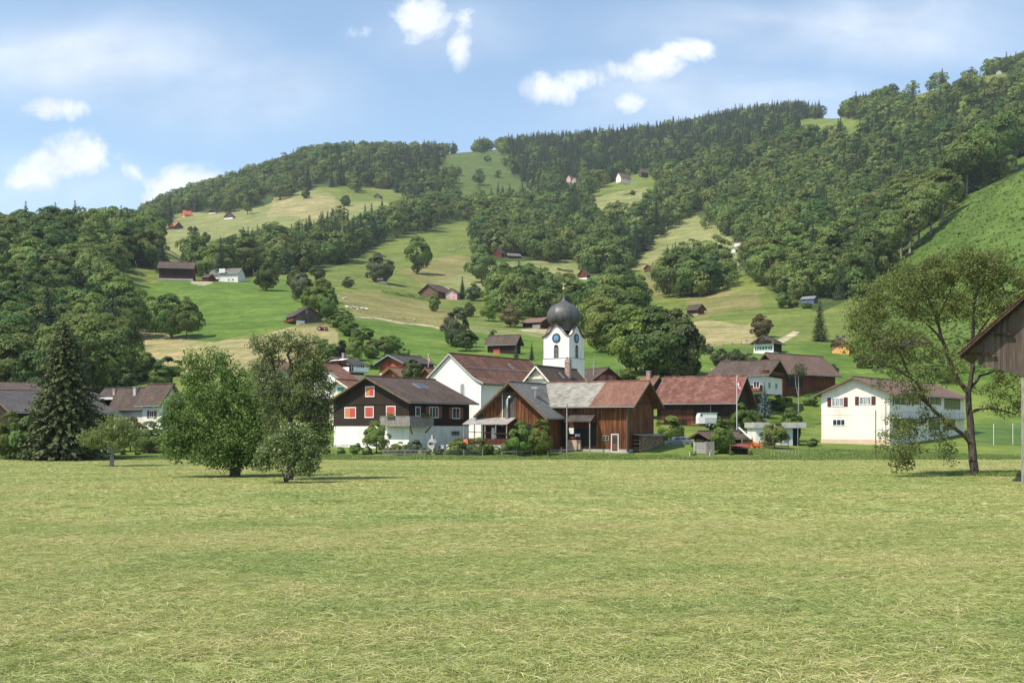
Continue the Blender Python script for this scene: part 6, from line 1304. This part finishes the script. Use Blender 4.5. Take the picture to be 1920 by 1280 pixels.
def orange_truck():
    t = thing('work_truck', (0, 0, 0), 0, 'small bright orange work truck with a boxy cab beside the garden hut', 'truck'); orp = mat('orange_paint', (.72, .17, .02), rough=.4, spec=.5)
    b = MB(); b.prism([(-2.0, .45), (1.75, .45), (1.75, .95), (1.65, 1.12), (.55, 1.18), (-2.0, 1.1)], -.75, .75); b.build('body', orp, t)
    b = MB(); b.prism([(-.95, 1.1), (.6, 1.16), (.42, 1.82), (-.95, 1.82)], -.72, .72); cb = b.build('cab', orp, t); MB().box(-1.02, .52, -.76, .76, 1.82, 1.9).build('cab_roof', orp, t)
    for s in (-1, 1):
        for x0, x1, x2 in ((-.85, -.2, -.2), (-.1, .5, .36)): b = MB(); y = s*.725; b.add([(x0, y, 1.24), (x1, y, 1.24), (x2, y, 1.74), (x0, y, 1.74)], [(0, 1, 2, 3) if s < 0 else (3, 2, 1, 0)]); b.build('side_window', glass, t)
        MB().box(1.72, 1.78, s*.5-.12, s*.5+.12, .8, 1.02).build('headlight', white, t)
        for x in (-1.3, 1.05): wheel(t, x, s*.68, .38, .38, .24)
    b = MB(); b.add([(.6, -.62, 1.24), (.6, .62, 1.24), (.47, .62, 1.76), (.47, -.62, 1.76)], [(0, 1, 2, 3)]); b.build('windscreen', glass, t); MB().box(1.74, 1.86, -.75, .75, .42, .62).build('bumper', steel, t)
    g = at(1405, 845, 155); place(t, g, R(-14))
orange_truck()
def trailer():
    t = thing('horse_trailer', (0, 0, 0), 0, 'white box trailer parked before the red roofed barn', 'trailer'); MB().prism([(-1.6, .55), (1.5, .55), (1.5, 2.3), (-1.35, 2.3), (-1.6, 1.7)], -.85, .85).build('box', white, t)
    MB().box(-.55, 1.4, -.9, -.852, .62, 1.55).build('side_panel', mat('grey_panel', (.5, .5, .5), rough=.5), t); MB().box(-1.25, -1.0, -.88, -.852, 1.75, 2.1).build('vent_window', dark, t); MB().bar((-1.6, 0, .5), (-2.6, 0, .45), .09).build('drawbar', steel, t)
    for s in (-1, 1): wheel(t, .15, s*.88, .32, .32, .2)
    MB().prism([(-.3, .5), (.6, .5), (.5, .74), (-.2, .74)], -1.0, -.86).build('mudguard', steel, t)
    MB().box(-1.4, 1.7, -.95, .95, 2.3, 2.37).build('roof', metal, t); place(t, at(1325, 800, 182), R(6))
trailer()
def tractor():
    t = thing('tractor', (0, 0, 0), 0, 'small red tractor turning hay on the tan hill', 'tractor'); rp = mat('tractor_red', (.42, .06, .04), rough=.5)
    MB().prism([(-.2, .7), (1.6, .7), (1.6, 1.25), (-.1, 1.35)], -.32, .32).build('bonnet', rp, t); MB().box(-1.1, -.1, -.4, .4, .6, 1.1).build('seat_base', rp, t)
    m = MB(); [m.bar((x, s*.55, 1.0), (x, s*.55, 2.25), .07) for x in (-1.1, .0) for s in (-1, 1)]; m.build('roll_frame', steel, t); MB().box(-1.25, .15, -.7, .7, 2.25, 2.35).build('canopy', rp, t); MB().tube([(1.1, .1, 1.2), (1.1, .1, 1.9)], .05).build('exhaust_pipe', steel, t)
    for s in (-1, 1): wheel(t, -.7, s*.75, .72, .72, .4); wheel(t, 1.3, s*.62, .42, .42, .25)
    r = MB(); r.bar((-1.3, -1.6, .6), (-1.3, 1.6, .6), .12)
    for i in range(9): y = -1.5+i*.375; r.bar((-1.3, y, .6), (-1.8, y, .1), .05)
    r.build('hay_rake', mat('rake_red', (.40, .09, .05), rough=.5), t); g = ground(605, 620); place(t, g, R(-28))
tractor()

# ------------------------------------------------------------------ animals
def animal(s, coat, patch=None, kind='sheep'):
    """one continuous body lofted along a spine, legs and head joined into the same mesh"""
    b = MB()
    if kind == 'sheep':
        b.tube([(-.55, 0, .62), (-.5, 0, .66), (-.3, 0, .68), (.2, 0, .68), (.45, 0, .68), (.55, 0, .70), (.68, 0, .82), (.74, 0, .9), (.86, 0, .86), (.95, 0, .78), (.98, 0, .75)], [.05, .2, .29, .29, .25, .2, .14, .12, .1, .07, .03], 10, 0)
        for x in (-.38, .36):
            for y in (-.14, .14): b.tube([(x, y, .55), (x+.03*(1 if x > 0 else -1), y, .3), (x, y, 0)], [.08, .045, .035], 6, 1)
        for y in (-.1, .1): b.tube([(.76, y*.8, .95), (.74, y*2, .93)], [.05, .015], 5, 1)
        b.tube([(-.55, 0, .66), (-.62, 0, .4)], [.05, .02], 5, 0)
    else:
        b.tube([(-1.1, 0, 1.1), (-1.0, 0, 1.1), (-.7, 0, 1.05), (-.1, 0, 1.0), (.5, 0, 1.05), (.8, 0, 1.12), (1.05, 0, 1.3), (1.25, 0, 1.45), (1.5, 0, 1.35), (1.7, 0, 1.2), (1.74, 0, 1.16)], [.1, .3, .40, .43, .38, .33, .22, .17, .14, .1, .05], 10, 0)
        for x in (-.8, .65):
            for y in (-.22, .22): b.tube([(x, y, .95), (x-.06 if x < 0 else x+.02, y, .5), (x, y, 0)], [.16, .075, .06], 6, 1)
        for y in (-.1, .1): b.tube([(1.22, y*1.2, 1.56), (1.2, y*3, 1.54)], [.07, .02], 5, 0); b.tube([(1.25, y, 1.58), (1.3, y*1.8, 1.75)], [.03, .01], 5, 1)
        b.tube([(-1.1, 0, 1.2), (-1.2, 0, .9), (-1.2, 0, .5)], [.04, .03, .04], 5, 0)
    return b
wool = mat('wool', (.62, .60, .53), (.75, .73, .67), ns=8, bump=.6, rough=1); legm = mat('animal_leg', (.30, .27, .23)); hide = mat('cow_hide', (.18, .09, .05), (.66, .62, .56), ns=1.4, lo=.47, hi=.5); 
sheep = animal(1, wool).build('sheep', [wool, legm], None, smooth=True); cow = animal(1, hide, kind='cow').build('cow', [hide, legm], None, smooth=True)
def herd(proto_, pts, label, cat, group, seed):
    rr = random.Random(seed); first = not proto_.get('label')
    for x, y in pts:
        g = ground(x, y)
        if first: o = proto_; first = False
        else: o = proto_.copy(); COL.objects.link(o)
        o.location = (g.x, g.y, g.z-.02); o.rotation_euler = (0, 0, rr.uniform(0, 6.28)); tag(o, label, cat, group)
herd(sheep, [(480+x/4.8, 481+y/4.8) for x, y in ((738, 374), (785, 390), (800, 386), (816, 379), (815, 461), (826, 468), (858, 475), (871, 461), (890, 471), (906, 471), (912, 489), (955, 478), (966, 482), (985, 481), (1000, 486), (1325, 557), (1427, 582))], 'white sheep grazing on the brownish pasture above the sandy path', 'sheep', 'sheep on the pasture', 1)
herd(cow, [(843.5, 471), (850.8, 470.5), (864, 466), (867.5, 463.5), (871, 466)], 'brown and white cow on the middle meadow beside the dense wood', 'cow', 'cows on the middle meadow', 2)
herd(cow, [(1201, 522), (1214, 519)], 'cow on the pasture left of the copse above the small hay barn', 'cow', 'cows left of the copse', 3)

# ------------------------------------------------------------------ poles, flags, fences, small things
def pole(x, y0, y1, Y, r, m_, name, label, cat, cross=False, group=None, lean=0):
    g = at(x, y1, Y) if Y else ground(x, y1); 
    if Y: g.z = hz(g.x, g.y) if Y > 150 else max(hz(g.x, g.y), 0)
    hgt = H+(HY-y0)/F*g.y-g.z; b = MB(); b.tube([(0, 0, -.2), (lean*hgt, 0, hgt)], [r, r*.8], 8)
    o = thing(name, g, 0, label, cat, group); b.build('pole', m_, o)
    if cross:
        m = MB(); m.bar((-.6, 0, hgt-.4), (.6, 0, hgt-.4), .1); c = m.build('cross_arm', timber, o)
        for sx in (-.5, .5): MB().lathe([(.05, 0), (.06, .05), (.05, .14), (.01, .16)], 8, c=(sx, 0, hgt-.34)).build('insulator', white, c)
    return o, hgt
pole(1063, 757, 843, 143, .11, timber_grey, 'utility_pole', 'grey wooden pole standing before the barn porch', 'pole')
pole(1642, 769, 861, 141, .08, timber, 'utility_pole', 'thin brown wooden pole in the grass before the large white house', 'pole')
pole(1661, 748, 828, 158, .07, timber, 'utility_pole', 'brown pole close to the corner of the large white house', 'pole')
for x, y0, y1, lab in ((635, 507, 530, 'pale pole left of the red house on the pasture'), (664, 511, 522, 'distant pale pole left of the grey green trees'), (971, 558, 576, 'pole on the meadow edge left of the copse by the dome'), (1116, 661, 700, 'thin pole behind the red walled house, left of two'), (1161, 668, 704, 'thin pole right of the red walled house'), (1400, 636, 661, 'wooden pole left of the small white chalet'), (475, 504, 522, 'pole right of the white farmhouse')):
    pole(x, y0, y1, None, .12, timber_grey, 'utility_pole', lab, 'pole', cross=x in (635, 1400))
pole(261, 489, 516, None, .13, timber_grey, 'utility_pole', 'leaning pale pole left of the long roofed brown barn', 'pole', lean=-.28)
def flag(x, y0, y1, Y, w, hh, label, side=1):
    o, hgt = pole(x, y0, y1, Y, .055, white, 'flagpole', label, 'flagpole'); z1 = hgt-.35; b = MB(); k = 7; m = 6
    def pt(i, j):
        u, v = i/(k-1), j/(m-1); return (side*(.07+u*w*.42*(1-.45*v)), .10*math.sin(u*9+v*2)*(.3+u), z1-v*hh-u*w*.62)
    for j in range(m):
        for i in range(k): b.v.append(pt(i, j))
    for j in range(m-1):
        for i in range(k-1): b.f.append((j*k+i, j*k+i+1, (j+1)*k+i+1, (j+1)*k+i)); b.m.append(1 if (i in (2, 3) and 0 < j < m-2) or (j == 2 and 0 < i < k-1) else 0)
    b.build('flag', [mat('flag_red', (.62, .03, .04)), white], o); MB().lathe([(.02, -.08), (.08, 0), (.02, .08)], 8, c=(0, 0, hgt+.05)).build('finial', gold, o)
flag(1381.6, 705, 812, 172, 1.4, 1.5, 'tall white flagpole with a limp red flag bearing a white cross')
flag(803, 664, 700, 226, 1.0, 1.1, 'slim flagpole with a small red and white flag beside the honey coloured chalet')

def fence(name, pts, hgt, sp, label, rails=(), picket=None, m_=timber_grey, wires=(), pr=.05, net=None):
    """posts every sp along photo points (x, y, Y)"""
    W = []
    for x, y, Y in pts:
        g = at(x, y, Y) if Y else ground(x, y); Y = g.y; g.z = max(hz(g.x, g.y), 0) if Y < 150 else hz(g.x, g.y); W.append(g)
    t = thing(name, W[0], 0, label, 'fence'); o = W[0]; poss = []
    for a, b in zip(W[:-1], W[1:]):
        n = max(1, round((b-a).length/sp)); poss += [a+(b-a)*i/n-o for i in range(n)]
    poss.append(W[-1]-o); up = Vector((0, 0, 1))
    for i, p in enumerate(poss): MB().tube([p-up*.2, p+up*hgt*(1+.06*math.sin(i*5.1))], pr, 6).build('post', m_, t)
    for r in rails: 
        m = MB(); [m.bar(a+up*r, b+up*r, .05, .11) for a, b in zip(poss[:-1], poss[1:])]; m.build('rail', m_, t)
    for r in wires:
        m = MB(); [m.bar(a+up*r, b+up*r, .012) for a, b in zip(poss[:-1], poss[1:])]; m.build('wire', steel, t)
    if picket:
        m = MB()
        for a, b in zip(poss[:-1], poss[1:]):
            n = int((b-a).length/.16)
            for i in range(n): p = a+(b-a)*(i+.5)/n; q = hgt*(.93+.07*math.sin(i*2.3+a.x*3)); m.bar(p+up*.05, p+up*q, .09, .025, up=(b-a))
        m.build('picket', picket, t)
    if net:
        m = MB()
        for a, b in zip(poss[:-1], poss[1:]):
            n = int((b-a).length/.22); 
            for i in range(n+1): p = a+(b-a)*i/n; m.bar(p+up*.1, p+up*hgt*.97, .028)
            k = int(hgt/.22)
            for j in range(k+1): m.bar(a+up*(.1+(hgt*.97-.1)*j/k), b+up*(.1+(hgt*.97-.1)*j/k), .028)
        m.build('net', net, t)
    return t
fence('picket_fence', [(718, 853, 143.5), (800, 854, 143.5)], .95, 2.4, 'weathered grey picket fence in front of the brown chalet garden', rails=(.3, .75), picket=mat('picket_grey', (.30, .28, .25), (.42, .40, .36), ns=3))
fence('wire_fence', [(800, 854, 143.5), (905, 856, 142.5)], 1.0, 2.2, 'wire mesh fence with grey posts right of the picket fence', wires=(.2, .4, .6, .8, .95))
fence('wire_fence', [(940, 855, 142), (1080, 852, 144)], 1.1, 1.9, 'rough wooden post and wire fence before the workshop', wires=(.4, .9), rails=(.75,))
fence('rail_fence', [(606, 848, 147), (668, 848, 148)], 1.0, 3.2, 'pale rail on thin posts left of the brown chalet', rails=(.95,), m_=mat('rail_pale', (.5, .5, .48)))
fence('rail_fence', [(1424, 845, 152), (1478, 845, 153)], 1.25, 1.8, 'dark wooden rail fence right of the orange truck', rails=(.45, .95), m_=timber)
fence('stake_fence', [(1446, 860, 141.5), (1498, 858, 143)], .95, .55, 'row of short pale wooden stakes in the grass', m_=mat('stake_pale', (.42, .33, .22), (.55, .45, .32), ns=3), pr=.03)
fence('ball_fence', [(1826, 828, 164), (1863, 828, 166), (1899, 828, 168), (1945, 828, 170)], 3.4, 3.0, 'green ball net on white posts right of the large white house', m_=white, net=mat('net_green', (.05, .22, .12), rough=.8), pr=.06)
fence('rail_fence', [(268, 845, 146), (330, 845, 146)], .8, 2.0, 'low reddish rail fence behind the broad tree', rails=(.7,), m_=wood_red)
fence('pasture_fence', [(676, 588, None), (740, 598, None), (800, 606, None), (860, 613, None)], 1.1, 5, 'thin post and wire fence along the sandy path above the lush meadow', wires=(.5, 1.0), m_=timber, pr=.07)
fence('pasture_fence', [(1296, 655, None), (1340, 650, None), (1390, 645, None)], 1.1, 4, 'thin post and wire fence below the tan patch on the right meadow', wires=(.5, 1.0), m_=timber, pr=.06)
fence('pasture_fence', [(668, 546, None), (705, 552, None), (760, 572, None), (815, 586, None)], 1.1, 6, 'thin post and wire fence on the slope between the bramble hedge and the sheep', wires=(.5, 1.0), m_=timber_grey, pr=.07)
fence('pasture_fence', [(455, 529, None), (520, 534, None), (552, 541, None)], 1.1, 6, 'thin post and wire fence from the white farmhouse to the stream row', wires=(.5, 1.0), m_=timber_grey, pr=.07)
for i, x in enumerate((1330.5, 1293, 1050, 1027)):
    g = at(x, 860 if x > 1300 else 852, 141.5); g.z = 0
    tag(MB().tube([(0, 0, -.1), (.02, 0, 1.0)], .04, 6).build('marker_post', white if x > 1200 else timber_grey, None, False, g), ['thin white post at the field edge below the garden hut', 'thin pale post at the field edge left of the garden hut', 'grey post before the workshop fence, right of two', 'grey post before the workshop fence, left of two'][i], 'post')
# garage with the flat roof
def garage():
    Y = 163; g = at(1417, 824, Y); g.z = hz(g.x, g.y)-.05; t = thing('garage', g, 0, 'low white garage with a thick flat grey roof left of the large white house', 'garage'); X = lambda x: (x-1417)/F*Y; zt = H+(HY-802)/F*Y-g.z; ztt = H+(HY-791.5)/F*Y-g.z
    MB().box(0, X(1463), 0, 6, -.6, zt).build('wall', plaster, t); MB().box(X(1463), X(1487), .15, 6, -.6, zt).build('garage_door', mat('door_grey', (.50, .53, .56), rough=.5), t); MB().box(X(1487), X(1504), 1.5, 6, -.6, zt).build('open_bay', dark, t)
    MB().box(X(1413), X(1510), -.5, 6.4, zt, ztt).build('flat_roof', concrete, t); MB().box(X(1510), X(1527), -.4, 6, zt+.1, zt+.22).build('canopy', timber, t)
    for x in (1495, 1525): MB().box(X(x)-.05, X(x)+.05, -.3, -.2, -.6, zt+.1).build('post', metal, t)
garage()
def small_garage():
    Y = 147; g = at(170, 861, Y); g.z = 0; t = thing('garage', g, R(-6), 'small pale garage under the boughs between the spruce and the apple tree', 'garage'); W = 34/F*Y
    MB().box(0, W, 0, 4, -.2, 1.9).build('wall', offwhite, t); MB().box(-.2, W+.2, -.3, 4.3, 1.9, 2.05).build('flat_roof', concrete, t); MB().box(.15, W-.15, -.04, -.003, 0, 1.75).build('garage_door', mat('door_pale', (.55, .53, .50), rough=.7), t)
small_garage()
h = House('hut', 'dark brown garden hut with a low tiled roof behind the dark round tree', 'hut', -62, 1332, 842, 1327, 1390, 821, 808, Y=152, wall=wood_black, roof=roof_brown, over=(.7, .8), w=3.6); h.panel('door', wood_barn, 'side', 1366, 824, 1374, 841, d=.05)
def lean_to():
    Y = 146; g = at(1386, 853, Y); g.z = hz(g.x, g.y); t = thing('lean_to_shelter', g, R(-10), 'small open shelter with a dark red sheet roof at the field edge', 'shelter'); w = 1.3; z1 = 1.45
    MB().add([(-w, -1, z1-.25), (w, -1, z1-.55), (w, 1, z1-.2), (-w, 1, z1+.1), (-w, -1, z1-.19), (w, -1, z1-.49), (w, 1, z1-.14), (-w, 1, z1+.16)], [(3, 2, 1, 0), (4, 5, 6, 7), (0, 1, 5, 4), (1, 2, 6, 5), (2, 3, 7, 6), (3, 0, 4, 7)]).build('roof', mat('sheet_red', (.24, .055, .05), rough=.6), t)
    for x, z in ((-w+.1, z1-.25), (w-.1, z1-.56)):
        for y in (-.9, .9): MB().box(x-.06, x+.06, y-.06, y+.06, -.2, z+(.3 if y > 0 else 0)).build('post', timber, t)
    MB().box(-w+.2, w-.2, .3, .4, 0, .8).build('back_board', wood_black, t)
lean_to()
def crate(x, y, Y, w, d, hh, m_, name, label, cat, rz=0):
    g = at(x, y, Y); g.z = hz(g.x, g.y); t = thing(name, g, rz, label, cat); n = 6
    for sx, sy, ex_, ey_ in ((0, -1, w, .04), (0, 1, w, .04), (-1, 0, .04, d), (1, 0, .04, d)):
        m = MB(); [m.box(sx*w/2-ex_/2*(1 if ex_ > .1 else 1), sx*w/2+ex_/2, sy*d/2-ey_/2, sy*d/2+ey_/2, hh*i/n+.02, hh*(i+.85)/n) for i in range(n)]; m.build('slat_side', m_, t)
    for sx in (-1, 1):
        for sy in (-1, 1): MB().box(sx*w/2-.05+.03*sx, sx*w/2+.05+.03*sx, sy*d/2-.05+.03*sy, sy*d/2+.05+.03*sy, -.1, hh+.05).build('corner_post', m_, t)
crate(1331, 852, 146, .85, .85, 1.7, timber_grey, 'compost_bin', 'tall grey slatted compost bin left of the dark round tree', 'bin')
crate(1313, 853, 147, 1.5, 1.0, 1.5, mat('slat_pale', (.42, .40, .36), (.55, .52, .47), ns=3), 'compost_bin', 'wide pale slatted compost bin left of the tall grey one', 'bin')
g1, g2 = at(1385, 801, 156), at(1409, 823, 153); a = g1; tag(MB().bar((0, 0, 0), g2-g1, .28, .1).build('conveyor', mat('chute_white', (.62, .62, .6)), None, False, g1), 'long pale chute slanting down from the flagpole to the orange truck', 'chute'); MB().bar((0, 0, 0), Vector((.2, .3, -(g1.z-hz(g1.x, g1.y)))), .08).build('prop', steel, bpy.data.objects['conveyor'])
# garden furniture by the white chalet wall
def chair(x, y, Y, rz, label):
    g = at(x, y, Y); g.z = hz(g.x, g.y); t = thing('garden_chair', g, rz, label, 'chair', 'white garden chairs by the chalet wall'); MB().box(-.24, .24, -.24, .24, .40, .44).build('seat', white, t); MB().box(-.24, .24, .21, .25, .44, .92).build('backrest', white, t)
    for sx in (-.21, .21):
        for sy in (-.21, .21): MB().box(sx-.02, sx+.02, sy-.02, sy+.02, 0, .40).build('leg', white, t)
for x, rz, lab in ((831, .6, 'white garden chair nearest the barbecue'), (838, -.5, 'white garden chair second from the barbecue'), (855, 1.2, 'white garden chair farthest from the barbecue')): chair(x, 842, 149, rz, lab)
g = at(811, 842, 149.5); g.z = hz(g.x, g.y); t = thing('barbecue', g, R(-38), 'grey stone barbecue with a short chimney before the white chalet wall', 'barbecue')
MB().box(-.6, .6, -.35, .35, -.1, .85).build('stone_base', concrete, t); MB().prism([(-.6, 1.2), (.6, 1.2), (.2, 1.7), (-.2, 1.7)], -.3, .3).build('hood', concrete, t); MB().box(-.14, .14, -.14, .14, 1.7, 2.2).build('chimney', concrete, t); MB().box(-.6, -.45, -.3, .3, .85, 1.2).build('side_cheek', concrete, t); MB().box(.45, .6, -.3, .3, .85, 1.2).build('side_cheek', concrete, t); MB().box(-.44, .44, -.3, .2, .86, .9).build('grill', dark, t)
# pollard with the white stem beside the big pale red barn
g = at(1497, 728, 205); g.z = hz(g.x, g.y); hh = (H+(HY-668)/F*205)-g.z; t = thing('pollard_tree', g, 0, 'pollard with a white stem and one tuft of leaves before the pale red barn roof', 'tree')
MB().tube([(0, 0, -.2), (.05, 0, hh*.45), (0, 0, hh*.75)], [.15, .11, .07]).tube([(0, 0, hh*.42), (-.5, 0, hh*.58), (-.55, 0, hh*.75)], [.07, .06, .04]).build('trunk', bark_pale, t)
rng = np.random.default_rng(5); T = rdir(rng, 60)*np.array([1.5, 1.3, 1.5])*(rng.uniform(.2, 1, 60)**.5)[:, None]+np.array([.2, 0, hh*.8]); link('crown', npmesh('crown', *tufts(rng, T, 14, .45, .16), [leaf_grey]), t)
# low hedge bank on the pasture above the pale strip
def hedge(pts, w, hgt, label):
    W = [ground(x, y) for x, y in pts]; rng = np.random.default_rng(77); P = []
    for a, b in zip(W[:-1], W[1:]):
        n = int((b-a).length*26); u = rng.uniform(size=n); c = np.array(a)+(np.array(b)-np.array(a))*u[:, None]; th = rng.uniform(0, math.pi, n); k = .8+.25*np.sin(c[:, 0]*.8)
        P.append(c+np.stack([rng.normal(size=n)*.2, np.cos(th)*w*rng.uniform(.6, 1, n), np.sin(th)*hgt*k*rng.uniform(.6, 1, n)], 1))
    P = np.concatenate(P)-np.array(W[0]); Nn = unit(rdir(rng, len(P))+np.array([0, -.3, .8])); t = thing('hedge', W[0], 0, label, 'hedge'); link('foliage', npmesh('foliage', *leaf_quads(rng, P, Nn, rng.uniform(.25, .5, len(P))), [leaf_wood]), t)
    m = MB(); [m.tube([Vector(p)-Vector(W[0]), Vector(p)-Vector(W[0])+Vector((0, 0, hgt*.8))], .05, 5) for p in W]; m.build('stems', bark, t)
hedge([(716, 548), (740, 553), (770, 558), (803, 564)], 2.0, 2.0, 'long dark bramble hedge on the slope left of the broad barn gable')
hedge([(1045, 506), (1060, 509), (1075, 511)], 1.6, 1.8, 'short hedge below the wood on the pale strip')
# ------------------------------------------------------------------ air
m = bpy.data.materials.new('haze_air'); nt = nodes(m); v = N(nt, 'ShaderNodeVolumePrincipled'); v.inputs['Color'].default_value = (.90, .95, 1, 1); v.inputs['Density'].default_value = .00007; v.inputs['Anisotropy'].default_value = .2
o = N(nt, 'ShaderNodeOutputMaterial'); L(nt, v.outputs[0], o.inputs['Volume'])
hz_box = MB().box(-3100, 3900, -600, 3400, -2.5, 640).build('haze', m); hz_box['kind'] = 'stuff'; hz_box['label'] = 'thin summer haze over the whole valley'
# ------------------------------------------------------------------ light, sky, camera
w = bpy.data.worlds.new('World'); scn.world = w; w.use_nodes = True; nt = w.node_tree; nt.nodes.clear()
sky = N(nt, 'ShaderNodeTexSky', sky_type='NISHITA', sun_disc=False, sun_elevation=SUN_EL, sun_rotation=math.atan2(SUN_DIR.x, SUN_DIR.y), altitude=600, air_density=1.0, dust_density=.6, ozone_density=.7)
SKYK = .15
mul = N(nt, 'ShaderNodeVectorMath', operation='MULTIPLY'); L(nt, sky.outputs[0], mul.inputs[0]); mul.inputs[1].default_value = (SKYK*.96, SKYK*1.03, SKYK*1.0)
tc = N(nt, 'ShaderNodeTexCoord'); sp = N(nt, 'ShaderNodeSeparateXYZ'); L(nt, tc.outputs['Generated'], sp.inputs[0])
ym = N(nt, 'ShaderNodeMath', operation='MAXIMUM', i_1=.05); L(nt, sp.outputs[1], ym.inputs[0])
du = N(nt, 'ShaderNodeMath', operation='DIVIDE'); L(nt, sp.outputs[0], du.inputs[0]); L(nt, ym.outputs[0], du.inputs[1])
dvv = N(nt, 'ShaderNodeMath', operation='DIVIDE'); L(nt, sp.outputs[2], dvv.inputs[0]); L(nt, ym.outputs[0], dvv.inputs[1])
uv = N(nt, 'ShaderNodeCombineXYZ'); L(nt, du.outputs[0], uv.inputs[0]); L(nt, dvv.outputs[0], uv.inputs[1])
def blobsum(blobs):
    acc = None
    for (x, y, rx, ry, s) in blobs:
        a = N(nt, 'ShaderNodeVectorMath', operation='SUBTRACT'); L(nt, uv.outputs[0], a.inputs[0]); a.inputs[1].default_value = ((x-CX)/F, (HY-y)/F, 0)
        b = N(nt, 'ShaderNodeVectorMath', operation='MULTIPLY'); L(nt, a.outputs[0], b.inputs[0]); b.inputs[1].default_value = (F/rx, F/ry, 0)
        l = N(nt, 'ShaderNodeVectorMath', operation='LENGTH'); L(nt, b.outputs[0], l.inputs[0])
        m = N(nt, 'ShaderNodeMapRange', interpolation_type='SMOOTHSTEP', i_1=1.5, i_2=0., i_3=0, i_4=s); L(nt, l.outputs['Value'], m.inputs[0])
        if acc is None: acc = m.outputs[0]
        else:
            q = N(nt, 'ShaderNodeMath', operation='MAXIMUM'); L(nt, acc, q.inputs[0]); L(nt, m.outputs[0], q.inputs[1]); acc = q.outputs[0]
    return acc
def wnoise(scale, detail, sc=(1, 1, 1), rough=.55, dist=0):
    mp = N(nt, 'ShaderNodeMapping'); mp.inputs['Scale'].default_value = sc; L(nt, uv.outputs[0], mp.inputs[0])
    n = N(nt, 'ShaderNodeTexNoise', i_Scale=scale, i_Detail=detail, i_Roughness=rough, i_Distortion=dist); L(nt, mp.outputs[0], n.inputs[0]); return n.outputs[0]
cum = blobsum([(75, 330, 95, 42, 1.0), (150, 296, 90, 58, 1.1), (105, 312, 90, 50, 1.05), (40, 338, 55, 28, .95), (245, 328, 46, 46, .72), (335, 345, 120, 46, .80), (300, 372, 80, 34, .8), (112, 203, 100, 30, .66), (790, 38, 88, 68, .92), (812, 16, 48, 42, .88), (862, 85, 36, 60, .80), (872, 32, 42, 38, .76), (668, 62, 60, 30, .72),
               (1035, 168, 66, 46, 1.05), (1090, 148, 95, 36, .98), (1170, 138, 95, 36, .96), (1228, 118, 85, 40, 1.02), (1290, 92, 85, 34, .98), (1178, 186, 50, 38, .88)])
n1 = wnoise(15, 9, dist=.4, rough=.66)
ad = N(nt, 'ShaderNodeMath', operation='MULTIPLY_ADD', i_1=2.4); L(nt, n1, ad.inputs[0]); L(nt, cum, ad.inputs[2])
cm = N(nt, 'ShaderNodeMapRange', interpolation_type='SMOOTHSTEP', i_1=1.52, i_2=2.25, i_3=0, i_4=.97); L(nt, ad.outputs[0], cm.inputs[0])
cir = blobsum([(150, 110, 380, 110, .75), (430, 180, 300, 110, .55), (1600, 60, 520, 90, .72), (1350, 190, 420, 110, .6), (1750, 30, 300, 100, .55), (850, 60, 220, 90, .4), (100, 360, 300, 90, .5)])
n2 = wnoise(7, 6, sc=(1, 2.6, 1), rough=.5, dist=.6)
cq = N(nt, 'ShaderNodeMath', operation='MULTIPLY'); L(nt, n2, cq.inputs[0]); L(nt, cir, cq.inputs[1])
cr = N(nt, 'ShaderNodeMapRange', interpolation_type='SMOOTHSTEP', i_1=.0, i_2=.6, i_3=.05, i_4=.72); L(nt, cq.outputs[0], cr.inputs[0])
mxm = N(nt, 'ShaderNodeMath', operation='MAXIMUM'); L(nt, cm.outputs[0], mxm.inputs[0]); L(nt, cr.outputs[0], mxm.inputs[1])
shade = N(nt, 'ShaderNodeMapRange', i_1=.3, i_2=.7, i_3=.78, i_4=1.0); L(nt, wnoise(18, 4), shade.inputs[0])
ccol = N(nt, 'ShaderNodeVectorMath', operation='SCALE'); ccol.inputs[0].default_value = (.86, .90, .97); L(nt, shade.outputs[0], ccol.inputs['Scale'])
mixc = N(nt, 'ShaderNodeMix', data_type='RGBA'); L(nt, mxm.outputs[0], mixc.inputs[0]); L(nt, mul.outputs[0], mixc.inputs[6]); L(nt, ccol.outputs[0], mixc.inputs[7])
bg = N(nt, 'ShaderNodeBackground', i_Strength=1.0); L(nt, mixc.outputs[2], bg.inputs[0])
wo = N(nt, 'ShaderNodeOutputWorld'); L(nt, bg.outputs[0], wo.inputs[0])

ld = bpy.data.lights.new('sun', 'SUN'); ld.energy = 4.2; ld.angle = R(.53); ld.color = (1, .915, .77)
lo = bpy.data.objects.new('sun', ld); COL.objects.link(lo); lo.rotation_euler = SUN.to_track_quat('Z', 'Y').to_euler(); lo.location = (-60, -40, 120)

cd = bpy.data.cameras.new('camera'); cam = bpy.data.objects.new('camera', cd); COL.objects.link(cam)
cd.sensor_width = 36; cd.lens = 36*F/1920; cd.shift_y = (HY-640)/1920; cd.clip_start = .1; cd.clip_end = 20000
cam.location = (0, 0, H); cam.rotation_euler = (R(90), 0, 0); scn.camera = cam
scn.view_settings.view_transform = 'Standard'; scn.view_settings.look = 'None'; scn.view_settings.gamma = 1; scn.view_settings.exposure = 0.5
scn.cycles.max_bounces = 6; scn.cycles.transparent_max_bounces = 4; scn.cycles.volume_bounces = 0; scn.cycles.use_denoising = True
try: scn.cycles.denoiser = 'OPENIMAGEDENOISE'
except Exception: pass
